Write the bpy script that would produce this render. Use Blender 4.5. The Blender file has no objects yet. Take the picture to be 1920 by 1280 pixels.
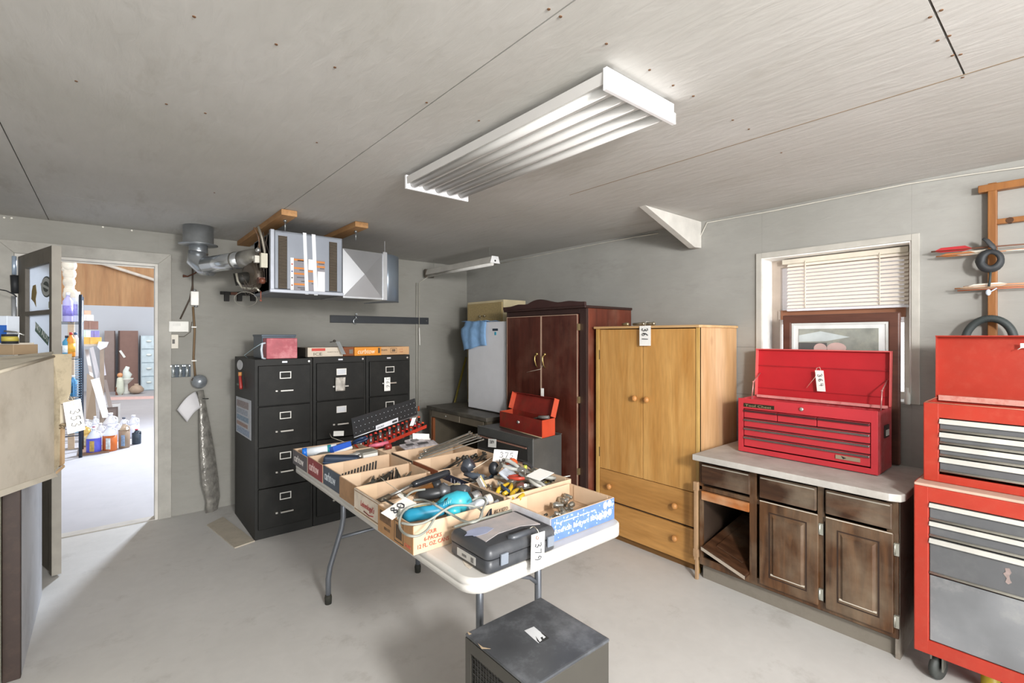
import bpy, bmesh, math, random
from mathutils import Vector, Matrix, Euler
random.seed(7)
SC = bpy.context.scene
COL = SC.collection
R = math.radians
PI = math.pi
# ------------------------------------------------------------------ camera
cam_d = bpy.data.cameras.new('camera'); cam = bpy.data.objects.new('camera', cam_d); COL.objects.link(cam)
cam_d.sensor_width = 36.0; cam_d.lens = 905.0/1920*36; cam_d.shift_y = -10/1920.0
cam_d.clip_start = .05; cam_d.clip_end = 120
cam.location = (0, 0, 1.49); cam.rotation_euler = (R(90), 0, R(-40))
SC.camera = cam
# ------------------------------------------------------------------ world, lights, exposure
W = bpy.data.worlds.new('world'); SC.world = W; W.use_nodes = True
bg = W.node_tree.nodes['Background']; bg.inputs[0].default_value = (.9, .95, 1, 1); bg.inputs[1].default_value = 3.0
SC.view_settings.view_transform = 'Standard'; SC.view_settings.look = 'None'
SC.view_settings.exposure = -.03; SC.view_settings.gamma = 1; SC.view_settings.use_curve_mapping = False
def area(name, loc, aim, sx, sy, power, col=(1, 1, 1)):
    l = bpy.data.lights.new(name, 'AREA'); l.shape = 'RECTANGLE'; l.size = sx; l.size_y = sy; l.energy = power; l.color = col
    o = bpy.data.objects.new(name, l); COL.objects.link(o); o.location = loc
    o.rotation_euler = (Vector(aim)-Vector(loc)).to_track_quat('-Z', 'Y').to_euler()
    return o
area('unseen_key_light', (.55, -1.35, 2.05), (1.5, 3.2, 1.15), .34, .34, 125, (1, .98, .96))  # unseen key behind the camera, set from where the shadows fall
area('open_door_daylight', (-.5, -5.2, 1.5), (.9, 2.5, 1.2), 4.6, 2.4, 330, (1, .985, .97))
area('barn_daylight', (2.05, 9.5, 3.0), (-.1, 4.0, .0), .5, .5, 430, (.8, .88, 1))
area('barn_fill_light', (.9, 13.5, 4.6), (.9, 15.5, 0), 6, 6, 370, (.93, .96, 1))  # fill added under the barn ceiling to brighten its far end
# ------------------------------------------------------------------ pixel of the photograph -> point on a plane of the room
FX = 905.0; HC = 1.49; S40, C40 = math.sin(R(40)), math.cos(R(40))
def ray(px, py):
    u = (px-960)/FX
    return S40+u*C40, C40-u*S40, (630-py)/FX
def atZ(px, py, z):
    r = ray(px, py); t = (z-HC)/r[2]; return Vector((r[0]*t, r[1]*t, z))
def atY(px, py, y):
    r = ray(px, py); t = y/r[1]; return Vector((r[0]*t, y, HC+r[2]*t))
def atX(px, py, x):
    r = ray(px, py); t = x/r[0]; return Vector((x, r[1]*t, HC+r[2]*t))
# ------------------------------------------------------------------ materials
def lin(h):
    h = h.lstrip('#'); h = h if len(h) == 6 else ''.join(c*2 for c in h); v = [int(h[i:i+2], 16)/255 for i in (0, 2, 4)]
    return tuple(x/12.92 if x <= .04045 else ((x+.055)/1.055)**2.4 for x in v)+(1,)
_MC = {}
def M(hexc, rough=.55, metal=0., var=.10, scale=9., dirt=None, damt=.35, dscale=4., bump=.0, stretch=(1, 1, 1), bscale=None, spec=.5):
    key = (hexc, rough, metal, var, scale, dirt, damt, dscale, bump, stretch, bscale, spec)
    if key in _MC: return _MC[key]
    m = bpy.data.materials.new('paint_'+hexc.strip('#')); m.use_nodes = True
    nt = m.node_tree; N = nt.nodes; L = nt.links; b = N['Principled BSDF']
    b.inputs['Roughness'].default_value = rough; b.inputs['Metallic'].default_value = metal; b.inputs['Specular IOR Level'].default_value = spec
    tc = N.new('ShaderNodeTexCoord'); mp = N.new('ShaderNodeMapping'); mp.inputs['Scale'].default_value = stretch
    L.new(tc.outputs['Object'], mp.inputs[0])
    n = N.new('ShaderNodeTexNoise'); n.inputs['Scale'].default_value = scale; n.inputs['Detail'].default_value = 5
    L.new(mp.outputs[0], n.inputs['Vector'])
    c = lin(hexc); cr = N.new('ShaderNodeValToRGB')
    cr.color_ramp.elements[0].position = .3; cr.color_ramp.elements[1].position = .7
    cr.color_ramp.elements[0].color = tuple(x*(1-var) for x in c[:3])+(1,)
    cr.color_ramp.elements[1].color = tuple(min(1, x*(1+var)) for x in c[:3])+(1,)
    L.new(n.outputs[0], cr.inputs[0]); out = cr.outputs[0]
    if dirt:
        n2 = N.new('ShaderNodeTexNoise'); n2.inputs['Scale'].default_value = dscale; n2.inputs['Detail'].default_value = 8; n2.inputs['Roughness'].default_value = .7
        L.new(tc.outputs['Object'], n2.inputs['Vector'])
        r2 = N.new('ShaderNodeValToRGB'); r2.color_ramp.elements[0].position = .48; r2.color_ramp.elements[1].position = .72
        r2.color_ramp.elements[0].color = (0, 0, 0, 1); r2.color_ramp.elements[1].color = (damt,)*3+(1,)
        L.new(n2.outputs[0], r2.inputs[0])
        mx = N.new('ShaderNodeMix'); mx.data_type = 'RGBA'; L.new(r2.outputs[0], mx.inputs[0]); L.new(out, mx.inputs[6]); mx.inputs[7].default_value = lin(dirt)
        out = mx.outputs[2]
    L.new(out, b.inputs['Base Color'])
    if bump:
        bp = N.new('ShaderNodeBump'); bp.inputs['Strength'].default_value = bump; bp.inputs['Distance'].default_value = .01
        nb = N.new('ShaderNodeTexNoise'); nb.inputs['Scale'].default_value = bscale or scale*4; nb.inputs['Detail'].default_value = 4
        L.new(mp.outputs[0], nb.inputs['Vector']); L.new(nb.outputs[0], bp.inputs['Height']); L.new(bp.outputs[0], b.inputs['Normal'])
    _MC[key] = m; return m
def wood(c1, c2, axis='z', rough=.5, knots=0., scale=5., name='wood', kc='#6b3f1c', dust=None):
    key = ('w', c1, c2, axis, rough, knots, scale, dust)
    if key in _MC: return _MC[key]
    m = bpy.data.materials.new(name); m.use_nodes = True; nt = m.node_tree; N = nt.nodes; L = nt.links; b = N['Principled BSDF']
    b.inputs['Roughness'].default_value = rough
    tc = N.new('ShaderNodeTexCoord'); mp = N.new('ShaderNodeMapping')
    st = {'x': (.12, 1, 1), 'y': (1, .12, 1), 'z': (1, 1, .12)}[axis]
    mp.inputs['Scale'].default_value = st; L.new(tc.outputs['Object'], mp.inputs[0])
    n = N.new('ShaderNodeTexNoise'); n.inputs['Scale'].default_value = scale*2.2; n.inputs['Detail'].default_value = 6; n.inputs['Distortion'].default_value = 1.2
    L.new(mp.outputs[0], n.inputs['Vector'])
    cr = N.new('ShaderNodeValToRGB'); cr.color_ramp.elements[0].position = .3; cr.color_ramp.elements[1].position = .68
    cr.color_ramp.elements[0].color = lin(c2); cr.color_ramp.elements[1].color = lin(c1); L.new(n.outputs[0], cr.inputs[0]); out = cr.outputs[0]
    n3 = N.new('ShaderNodeTexNoise'); n3.inputs['Scale'].default_value = scale*16; n3.inputs['Detail'].default_value = 2; L.new(mp.outputs[0], n3.inputs['Vector'])
    mx = N.new('ShaderNodeMix'); mx.data_type = 'RGBA'; mx.blend_type = 'MULTIPLY'; mx.inputs[0].default_value = .35
    L.new(out, mx.inputs[6]); L.new(n3.outputs[0], mx.inputs[7]); out = mx.outputs[2]
    if knots:
        v = N.new('ShaderNodeTexVoronoi'); v.inputs['Scale'].default_value = knots
        mk = N.new('ShaderNodeMapping'); s2 = [1, 1, 1]; s2['xyz'.index(axis)] = .6; mk.inputs['Scale'].default_value = s2
        L.new(tc.outputs['Object'], mk.inputs[0]); L.new(mk.outputs[0], v.inputs['Vector'])
        r2 = N.new('ShaderNodeValToRGB'); r2.color_ramp.elements[0].position = .03; r2.color_ramp.elements[1].position = .11
        r2.color_ramp.elements[0].color = (.85,)*3+(1,); r2.color_ramp.elements[1].color = (0, 0, 0, 1); L.new(v.outputs['Distance'], r2.inputs[0])
        m2 = N.new('ShaderNodeMix'); m2.data_type = 'RGBA'; L.new(r2.outputs[0], m2.inputs[0]); L.new(out, m2.inputs[6]); m2.inputs[7].default_value = lin(kc); out = m2.outputs[2]
    if dust:
        n2 = N.new('ShaderNodeTexNoise'); n2.inputs['Scale'].default_value = 5; n2.inputs['Detail'].default_value = 8
        L.new(tc.outputs['Object'], n2.inputs['Vector']); r3 = N.new('ShaderNodeValToRGB')
        r3.color_ramp.elements[0].position = .46; r3.color_ramp.elements[1].position = .75; r3.color_ramp.elements[1].color = (.55,)*3+(1,)
        L.new(n2.outputs[0], r3.inputs[0]); m3 = N.new('ShaderNodeMix'); m3.data_type = 'RGBA'; L.new(r3.outputs[0], m3.inputs[0]); L.new(out, m3.inputs[6]); m3.inputs[7].default_value = lin(dust); out = m3.outputs[2]
    L.new(out, b.inputs['Base Color'])
    bp = N.new('ShaderNodeBump'); bp.inputs['Strength'].default_value = .15; bp.inputs['Distance'].default_value = .004
    L.new(n3.outputs[0], bp.inputs['Height']); L.new(bp.outputs[0], b.inputs['Normal'])
    _MC[key] = m; return m
def glass(name='glass', col=(.95, .98, 1), alpha=.35, rough=.1, trans=1.):
    key = ('g', name)
    if key in _MC: return _MC[key]
    m = bpy.data.materials.new(name); m.use_nodes = True; b = m.node_tree.nodes['Principled BSDF']
    N = m.node_tree.nodes; L = m.node_tree.links
    n = N.new('ShaderNodeTexNoise'); n.inputs['Scale'].default_value = 3; r = N.new('ShaderNodeValToRGB')
    r.color_ramp.elements[0].color = (rough*.8,)*3+(1,); r.color_ramp.elements[1].color = (rough*1.3,)*3+(1,)
    L.new(n.outputs[0], r.inputs[0]); L.new(r.outputs[0], b.inputs['Roughness'])
    b.inputs['Base Color'].default_value = (*col, 1); b.inputs['Alpha'].default_value = alpha
    _MC[key] = m; return m
# ------------------------------------------------------------------ mesh collector
class MB:
    def __init__(s): s.v = []; s.f = []; s.sm = []; s.nb = 0
    def add(s, vs, fs, smooth=False):
        k = len(s.v); s.v += [Vector(v) for v in vs]; s.f += [tuple(i+k for i in f) for f in fs]; s.sm += [smooth]*len(fs); return s
    def box(s, x0, x1, y0, y1, z0, z1):
        if x0 > x1: x0, x1 = x1, x0
        if y0 > y1: y0, y1 = y1, y0
        if z0 > z1: z0, z1 = z1, z0
        e = min(.00012*(s.nb % 6), (x1-x0)*.2, (y1-y0)*.2, (z1-z0)*.2); s.nb += 1   # keeps touching boards from sharing one plane
        x0 += e; x1 -= e; y0 += e; y1 -= e; z0 += e; z1 -= e
        vs = [(x, y, z) for z in (z0, z1) for y in (y0, y1) for x in (x0, x1)]
        return s.add(vs, [(0, 2, 3, 1), (4, 5, 7, 6), (0, 1, 5, 4), (2, 6, 7, 3), (0, 4, 6, 2), (1, 3, 7, 5)])
    def hexa(s, vs):  # 4 bottom (ccw from above), 4 top
        return s.add(vs, [(3, 2, 1, 0), (4, 5, 6, 7), (0, 1, 5, 4), (1, 2, 6, 5), (2, 3, 7, 6), (3, 0, 4, 7)])
    def slab(s, o, u, v, n):  # parallelepiped from a corner
        o, u, v, n = Vector(o), Vector(u), Vector(v), Vector(n)
        if u.cross(v).dot(n) < 0: u, v = v, u
        return s.hexa([o, o+u, o+u+v, o+v, o+n, o+n+u, o+n+u+v, o+n+v])
    def prism(s, poly, ext):
        poly = [Vector(p) for p in poly]; e = Vector(ext); n = len(poly)
        nn = Vector((0, 0, 0))
        for i in range(n): nn += poly[i].cross(poly[(i+1) % n])
        if nn.dot(e) > 0: poly.reverse()
        return s.add(poly+[p+e for p in poly], [tuple(range(n)), tuple(range(2*n-1, n-1, -1))]+[(i, i+n, (i+1) % n+n, (i+1) % n) for i in range(n)])
    def cyl(s, p0, p1, r0, r1=None, n=16, caps=True):
        return s.tube([p0, p1], [r0, r0 if r1 is None else r1], n, caps)
    def tube(s, pts, r, n=8, caps=True, closed=False, flat=1.):
        pts = [Vector(p) for p in pts]; m = len(pts); rs = r if isinstance(r, (list, tuple)) else [r]*m
        k = len(s.v); prev = None
        for i, p in enumerate(pts):
            if closed: d = pts[(i+1) % m]-pts[i-1]
            else: d = pts[min(i+1, m-1)]-pts[max(i-1, 0)]
            d = d.normalized() if d.length > 1e-9 else Vector((0, 0, 1))
            if prev is None: a = d.orthogonal().normalized()
            else:
                a = prev-d*prev.dot(d); a = a.normalized() if a.length > 1e-6 else d.orthogonal().normalized()
            prev = a; b = d.cross(a)
            for j in range(n):
                t = 2*PI*j/n; s.v.append(p+(a*math.cos(t)+b*math.sin(t)*flat)*rs[i])
        for i in range(m if closed else m-1):
            i2 = (i+1) % m
            for j in range(n):
                s.f.append((k+i*n+j, k+i*n+(j+1) % n, k+i2*n+(j+1) % n, k+i2*n+j)); s.sm.append(True)
        if caps and not closed:
            s.f.append(tuple(k+j for j in range(n-1, -1, -1))); s.sm.append(False)
            s.f.append(tuple(k+(m-1)*n+j for j in range(n))); s.sm.append(False)
        return s
    def lathe(s, prof, o=(0, 0, 0), axis=(0, 0, 1), n=20, sx=1, sy=1):
        o = Vector(o); az = Vector(axis).normalized(); ax = az.orthogonal().normalized()
        if abs(az.z) > .999: ax = Vector((1, 0, 0))
        ay = az.cross(ax); k = len(s.v); m = len(prof)
        for (r, h) in prof:
            for j in range(n):
                t = 2*PI*j/n; s.v.append(o+az*h+ax*(r*math.cos(t)*sx)+ay*(r*math.sin(t)*sy))
        for i in range(m-1):
            for j in range(n): s.f.append((k+i*n+j, k+i*n+(j+1) % n, k+(i+1)*n+(j+1) % n, k+(i+1)*n+j)); s.sm.append(True)
        s.f.append(tuple(k+j for j in range(n-1, -1, -1))); s.sm.append(False)
        s.f.append(tuple(k+(m-1)*n+j for j in range(n))); s.sm.append(False)
        return s
    def grid(s, fn, nu, nv, smooth=True):
        k = len(s.v)
        for i in range(nu+1):
            for j in range(nv+1): s.v.append(Vector(fn(i/nu, j/nv)))
        for i in range(nu):
            for j in range(nv):
                a = k+i*(nv+1)+j; s.f.append((a, a+nv+1, a+nv+2, a+1)); s.sm.append(smooth)
        return s
    def ball(s, c, r, n=12, sc=(1, 1, 1)):
        c = Vector(c)
        prof = [(max(1e-4, math.sin(PI*i/8))*r, -math.cos(PI*i/8)*r) for i in range(9)]
        k = len(s.v); s.lathe(prof, (0, 0, 0), n=n)
        for i in range(k, len(s.v)):
            v = s.v[i]; s.v[i] = Vector((v.x*sc[0], v.y*sc[1], v.z*sc[2]))+c
        return s
    def xf(s, mat, k=0):
        for i in range(k, len(s.v)): s.v[i] = mat @ s.v[i]
        return s
ORG = {}
def mesh_of(name, mb, mat, off, solid=0, bevel=0, sub=0):
    me = bpy.data.meshes.new(name)
    me.from_pydata([v-off for v in mb.v], [], mb.f); me.polygons.foreach_set('use_smooth', mb.sm); me.update()
    o = bpy.data.objects.new(name, me); COL.objects.link(o)
    for mm in (mat if isinstance(mat, (list, tuple)) else [mat]): me.materials.append(mm)
    if solid:
        md = o.modifiers.new('solid', 'SOLIDIFY'); md.thickness = solid; md.offset = 0
    if bevel:
        md = o.modifiers.new('bevel', 'BEVEL'); md.width = bevel; md.segments = 2; md.limit_method = 'ANGLE'; md.angle_limit = R(40)
    if sub:
        md = o.modifiers.new('sub', 'SUBSURF'); md.levels = sub; md.render_levels = sub
    return o
def props(o, label=None, cat=None, group=None, kind=None):
    if label: o['label'] = label
    if cat: o['category'] = cat
    if group: o['group'] = group
    if kind: o['kind'] = kind
    return o
def thing(name, label, cat, loc=(0, 0, 0), rot=(0, 0, 0), group=None, local=False):
    o = bpy.data.objects.new(name, None); COL.objects.link(o); o.location = loc; o.rotation_euler = rot
    o.empty_display_size = .05
    ORG[o.name] = Vector((0, 0, 0)) if local else Vector(loc)
    return props(o, label, cat, group)
def part(name, mb, mat, parent, label=None, **kw):
    off = ORG[parent.name]; o = mesh_of(name, mb, mat, off, **kw); o.parent = parent; ORG[o.name] = off
    if label: o['label'] = label
    return o
def one(name, mb, mat, label, cat, group=None, **kw):
    n = len(mb.v); lo = Vector([min(v[i] for v in mb.v) for i in range(3)]); hi = Vector([max(v[i] for v in mb.v) for i in range(3)])
    c = Vector(((lo.x+hi.x)/2, (lo.y+hi.y)/2, lo.z)); o = mesh_of(name, mb, mat, c, **kw); o.location = c; ORG[o.name] = c
    return props(o, label, cat, group)
def struct(name, mb, mat, parent=None, **kw):
    o = mesh_of(name, mb, mat, Vector((0, 0, 0)), **kw); ORG[o.name] = Vector((0, 0, 0))
    if parent: o.parent = parent
    else: o['kind'] = 'structure'
    return o
def dup(root, loc, rot, label=None, group=None):
    r = root.copy(); COL.objects.link(r); r.location = loc; r.rotation_euler = rot
    if label: r['label'] = label
    if group: r['group'] = group
    for ch in list(root.children):
        c = ch.copy(); COL.objects.link(c); c.parent = r
        for g in ch.children:
            d = g.copy(); COL.objects.link(d); d.parent = c
    return r
# lettering fitted between corners: o = lower left, u = baseline vector, v = height vector
def text_mesh(body):
    cu = bpy.data.curves.new('lettering', 'FONT'); cu.body = body; cu.extrude = .02; cu.resolution_u = 2
    ob = bpy.data.objects.new('lettering', cu); COL.objects.link(ob)
    dg = bpy.context.evaluated_depsgraph_get(); me = bpy.data.meshes.new_from_object(ob.evaluated_get(dg))
    vs = [v.co.copy() for v in me.vertices]; fs = [tuple(p.vertices) for p in me.polygons]
    bpy.data.objects.remove(ob); bpy.data.curves.remove(cu); bpy.data.meshes.remove(me)
    return vs, fs
def text(body, o, u, v, mat, parent, th=.0008, slant=0., name='lettering'):
    vs, fs = text_mesh(body); o, u, v = Vector(o), Vector(u), Vector(v); n = u.cross(v).normalized()
    x0 = min(p.x for p in vs); x1 = max(p.x for p in vs); y0 = min(p.y for p in vs); y1 = max(p.y for p in vs)
    mb = MB(); out = []
    for p in vs:
        a = (p.x-x0)/(x1-x0); b = (p.y-y0)/(y1-y0); out.append(o+u*(a+slant*b)+v*b+n*(th*(.6+(p.z+.02)/.04)))
    mb.add(out, fs); return part(name, mb, mat, parent)
DIG = {'0': [[(.5, 1), (.1, .7), (.1, .25), (.5, 0), (.9, .3), (.9, .75), (.5, 1)]], '3': [[(.1, .9), (.6, 1), (.85, .75), (.35, .55), (.9, .35), (.6, 0), (.1, .1)]],
       '5': [[(.9, 1), (.25, .95), (.2, .55), (.7, .6), (.9, .3), (.5, 0), (.1, .1)]], '6': [[(.75, 1), (.25, .6), (.15, .2), (.5, 0), (.85, .2), (.6, .5), (.2, .3)]],
       '7': [[(.1, .95), (.9, 1), (.45, 0)]], '8': [[(.85, .9), (.4, 1), (.2, .75), (.8, .3), (.5, 0), (.15, .25), (.8, .75), (.85, .9)]],
       '9': [[(.85, .9), (.4, 1), (.15, .7), (.5, .5), (.85, .85), (.8, .4), (.6, 0)]], '1': [[(.5, 1), (.45, 0)]], '4': [[(.3, 1), (.15, .5), (.9, .5)], [(.7, .95), (.6, 0)]],
       '2': [[(.1, .8), (.5, 1), (.85, .75), (.1, 0), (.9, .05)]]}
def scribble(s, o, u, v, mat, parent, r=.0012):
    o, u, v = Vector(o), Vector(u), Vector(v); n = len(s); mb = MB(); nn = u.cross(v).normalized()*r*.5
    for i, ch in enumerate(s):
        for st in DIG.get(ch, []): mb.tube([o+u*((i+.08+.78*a)/n)+v*b+nn for a, b in st], r, n=5, flat=.6)
    return part('lettering', mb, mat, parent)
WHITE = M('#efeee9', .6, var=.03); INK = M('#22242c', .6)
def lot_tag(o, u, v, num, label, string=None, hole=True, nu=None, nv=None, no=None):
    """paper lot tag: o lower-left corner, u width, v height; number drawn over the (no, nu, nv) frame"""
    o, u, v = Vector(o), Vector(u), Vector(v); n = u.cross(v).normalized()
    t = thing('lot_tag', label, 'tag', o)
    part('card', MB().slab(o, u, v, n*-.0012), WHITE, t)
    if num: scribble(num, no if no is not None else o+u*.25+v*.25+n*.0004, nu if nu is not None else u*.6, nv if nv is not None else v*.5, INK, t, r=max(.0016, min(u.length, v.length)*.036))
    if string: part('string', MB().tube(string, .0011, n=5), M('#d8d2c0', .8), t)
    return t
# ================================================================== the setting
def surf_mat(name, c1, c2, stain, bumpy=.25, scale=1.3, grain=(1, 1, 1), rough=.85, gs=26):
    m = bpy.data.materials.new(name); m.use_nodes = True; nt = m.node_tree; N = nt.nodes; L = nt.links; b = N['Principled BSDF']
    b.inputs['Roughness'].default_value = rough
    tc = N.new('ShaderNodeTexCoord'); mp = N.new('ShaderNodeMapping'); mp.inputs['Scale'].default_value = grain; L.new(tc.outputs['Object'], mp.inputs[0])
    n = N.new('ShaderNodeTexNoise'); n.inputs['Scale'].default_value = scale; n.inputs['Detail'].default_value = 7; L.new(tc.outputs['Object'], n.inputs['Vector'])
    cr = N.new('ShaderNodeValToRGB'); cr.color_ramp.elements[0].position = .32; cr.color_ramp.elements[1].position = .66
    cr.color_ramp.elements[0].color = lin(c2); cr.color_ramp.elements[1].color = lin(c1); L.new(n.outputs[0], cr.inputs[0])
    n2 = N.new('ShaderNodeTexNoise'); n2.inputs['Scale'].default_value = scale*3.4; n2.inputs['Detail'].default_value = 9; n2.inputs['Roughness'].default_value = .72; L.new(mp.outputs[0], n2.inputs['Vector'])
    r2 = N.new('ShaderNodeValToRGB'); r2.color_ramp.elements[0].position = .56; r2.color_ramp.elements[1].position = .78; r2.color_ramp.elements[1].color = (.5,)*3+(1,)
    L.new(n2.outputs[0], r2.inputs[0]); mx = N.new('ShaderNodeMix'); mx.data_type = 'RGBA'; L.new(r2.outputs[0], mx.inputs[0]); L.new(cr.outputs[0], mx.inputs[6]); mx.inputs[7].default_value = lin(stain)
    n3 = N.new('ShaderNodeTexNoise'); n3.inputs['Scale'].default_value = gs; n3.inputs['Detail'].default_value = 6; n3.inputs['Distortion'].default_value = .6; L.new(mp.outputs[0], n3.inputs['Vector'])
    r3 = N.new('ShaderNodeValToRGB'); r3.color_ramp.elements[0].color = (.88,)*3+(1,); r3.color_ramp.elements[1].color = (1, 1, 1, 1); L.new(n3.outputs[0], r3.inputs[0])
    m3 = N.new('ShaderNodeMix'); m3.data_type = 'RGBA'; m3.blend_type = 'MULTIPLY'; m3.inputs[0].default_value = 1; L.new(mx.outputs[2], m3.inputs[6]); L.new(r3.outputs[0], m3.inputs[7])
    L.new(m3.outputs[2], b.inputs['Base Color'])
    bp = N.new('ShaderNodeBump'); bp.inputs['Strength'].default_value = bumpy; bp.inputs['Distance'].default_value = .01; L.new(n3.outputs[0], bp.inputs['Height']); L.new(bp.outputs[0], b.inputs['Normal'])
    return m
MCEIL = surf_mat('painted_plywood_ceiling', '#cac8c4', '#bdbbb5', '#928979', .25, 1.1, (1, .25, 1))
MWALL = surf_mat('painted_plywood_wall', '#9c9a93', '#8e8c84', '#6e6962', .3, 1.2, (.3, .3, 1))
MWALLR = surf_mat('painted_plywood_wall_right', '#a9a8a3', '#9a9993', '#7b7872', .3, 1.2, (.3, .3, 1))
MFLOOR = surf_mat('concrete_floor', '#d3d1cd', '#c5c3bf', '#857e73', .12, .9, rough=.6, gs=14)
BY = 4.86; RX = 3.36; CZ = 2.335
struct('floor', MB().box(-3, RX+.1, -2.6, BY+.06, -.1, 0), MFLOOR)
cm = MB()
struct('floor_driveway', MB().box(-6, 8, -9, -2.6, -.12, -.01), surf_mat('driveway', '#c9c6c0', '#b9b5ae', '#98938a', .1, .7, gs=8))
# ceiling boards with open seams between them
xs = [-2.4, .61, 1.875, RX+.12]; 
sx0 = atZ(800, 200, CZ).x; sx1 = atZ(1808, 140, CZ).x; sy1 = atZ(1808, 140, CZ).y
ys0 = atZ(250, 385, CZ).y
seam = .0022
def sheet(x0, x1, y0, y1): cm.box(x0+seam, x1-seam, y0+seam, y1-seam, CZ, CZ+.015)
sxl = atZ(20, 270, CZ).x
ym = atZ(1425, 262, CZ).y
for (x0, x1) in ((-2.6, sxl), (sxl, sx0), (sx0, sx1)):
    if x1 == sx1:
        sheet(x0, x1, -2.4, sy1); sheet(x0, x1, sy1, BY+.1)
    else: sheet(x0, x1, -2.4, ys0); sheet(x0, x1, ys0, BY+.1)
sheet(sx1, RX+.1, -2.4, BY+.1)
ym = atZ(1425, 262, CZ).y
ceil = struct('ceiling', cm, MCEIL)
struct('ceiling_joist_layer', MB().box(-2.6, RX+.1, -2.4, BY+.1, CZ+.02, CZ+.12), M('#7a5c40', .9), ceil)
struct('panel_joint', MB().box(sx1-.003, sx1+.003, -.5, atZ(1070, 366, CZ).y, CZ-.0006, CZ+.001), M('#8a7a66', .9), ceil)
nm = MB()
for (px, py) in [(364, 31), (518, 83), (628, 126), (143, 152), (312, 195), (385, 212), (594, 267), (800, 192), (898, 226), (402, 361), (1218, 131), (1137, 82), (1029, 17), (1051, 31), (1262, 160), (1300, 180), (1374, 225), (1404, 242), (1465, 286), (1765, 19), (1744, 32), (1780, 67), (1758, 76), (1786, 104), (1801, 102), (1805, 145)]:
    p = atZ(px, py, CZ); nm.lathe([(.0045, -.0015), (.0045, .004)], p, n=8)
struct('nail_heads', nm, M('#6b4c33', .8), ceil)
# back wall with the doorway
DX0, DX1, DZ = -.50, .318, 2.075
wb = MB().box(-2.6, DX0, BY, BY+.12, 0, CZ).box(DX0, DX1, BY, BY+.12, DZ, CZ).box(DX1, RX+.2, BY, BY+.12, 0, CZ)
struct('wall_back', wb, MWALL)
tm = MB()
CW = .088
tm.prism([(DX1, BY-.018, 0), (DX1+CW, BY-.018, 0), (DX1+CW, BY-.018, DZ+CW), (DX1, BY-.018, DZ)], (0, .018, 0))
tm.prism([(DX0, BY-.018, 0), (DX0-CW, BY-.018, 0), (DX0-CW, BY-.018, DZ+CW), (DX0, BY-.018, DZ)], (0, .018, 0))
tm.prism([(DX0, BY-.018, DZ), (DX1, BY-.018, DZ), (DX1+CW, BY-.018, DZ+CW), (DX0-CW, BY-.018, DZ+CW)], (0, .018, 0))
MTRIM = M('#a9a69e', .75, dirt='#77736a', bump=.1)
struct('trim_1', tm, MTRIM, bevel=.003)
struct('trim_2', MB().box(DX1-.02, DX1+.001, BY, BY+.12, 0, DZ).box(DX0-.001, DX0+.02, BY, BY+.12, 0, DZ).box(DX0, DX1, BY, BY+.12, DZ-.02, DZ).box(DX0+.02, DX1-.02, BY+.05, BY+.062, DZ-.032, DZ-.02), M('#d4d0c8', .7))
struct('trim_3', MB().box(DX0+.02, DX1-.02, BY, BY+.1, 0, .006), M('#b9b4ac', .7))
# right wall with the window hole
wc = [atX(1433, 482, RX), atX(1712, 448, RX), atX(1427, 668, RX)]
WY0, WY1, WZ0, WZ1 = .615, 1.40, 1.12, 2.01
wr = MB().box(RX, RX+.2, -2.6, WY0, 0, CZ).box(RX, RX+.2, WY1, BY+.2, 0, CZ).box(RX, RX+.2, WY0, WY1, 0, WZ0).box(RX, RX+.2, WY0, WY1, WZ1, CZ)
wall_r = struct('wall_right', wr, MWALLR)
struct('wall_left', MB().box(-2.7, -2.6, -2.6, BY, 0, CZ), MWALL)
g = MB()
for (a, b) in (((1380, 650), (1422, 649)), ((1380, 737), (1423, 737))):
    A = atX(a[0], a[1], RX-.001)
    g.box(RX-.0015, RX, WY1+.02, 2.4, A.z-.001, A.z+.001)
g.box(RX-.0015, RX, -.5, WY0-.02, 1.118, 1.121)
struct('board_joints', g, M('#6f6c66', .9), wall_r)
# window
win = struct('window_1', MB().box(RX-.012, RX, WY0-.035, WY0, WZ0, WZ1+.035).box(RX-.012, RX, WY1, WY1+.035, WZ0, WZ1+.035).box(RX-.012, RX, WY0, WY1, WZ1, WZ1+.035), M('#b8b5ad', .7), bevel=.002)
struct('window_reveal', MB().box(RX-.004, RX+.2, WY1-.008, WY1, WZ0, WZ1).box(RX-.004, RX+.2, WY0, WY0+.008, WZ0, WZ1).box(RX-.004, RX+.2, WY0, WY1, WZ1-.008, WZ1).box(RX-.004, RX+.2, WY0, WY1, WZ0, WZ0+.01), M('#eceae6', .7, dirt='#b5afa4'), win)
wf = MB(); a, b = RX+.14, RX+.18
wf.box(a, b, WY1-.06, WY1-.008, WZ0, WZ1).box(a, b, WY0+.008, WY0+.06, WZ0, WZ1).box(a, b, WY0, WY1, WZ1-.06, WZ1-.008).box(a, b, WY0, WY1, WZ0, WZ0+.05).box(a-.01, b, WY0+.05, WY1-.05, 1.60, 1.66)
struct('window_frame', wf, M('#b3a598', .6), win, bevel=.002)
struct('window_sash_rail', MB().box(RX+.125, RX+.135, WY0+.05, WY1-.07, 1.60, 1.662), M('#8f5f45', .6), win)
struct('gap_dimming_sheet', MB().box(RX+.185, RX+.187, WY0+.01, WY1-.01, 1.57, WZ1-.01), glass('dimming_sheet_brown', (.42, .27, .2), .62, .8), win)  # brown sheet added outside to dim the daylight between the slats
struct('window_pane', MB().box(RX+.155, RX+.159, WY0+.06, WY1-.06, WZ0+.05, WZ1-.06), glass('window_glass', (.97, .98, 1), .12, .05), win)
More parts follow.
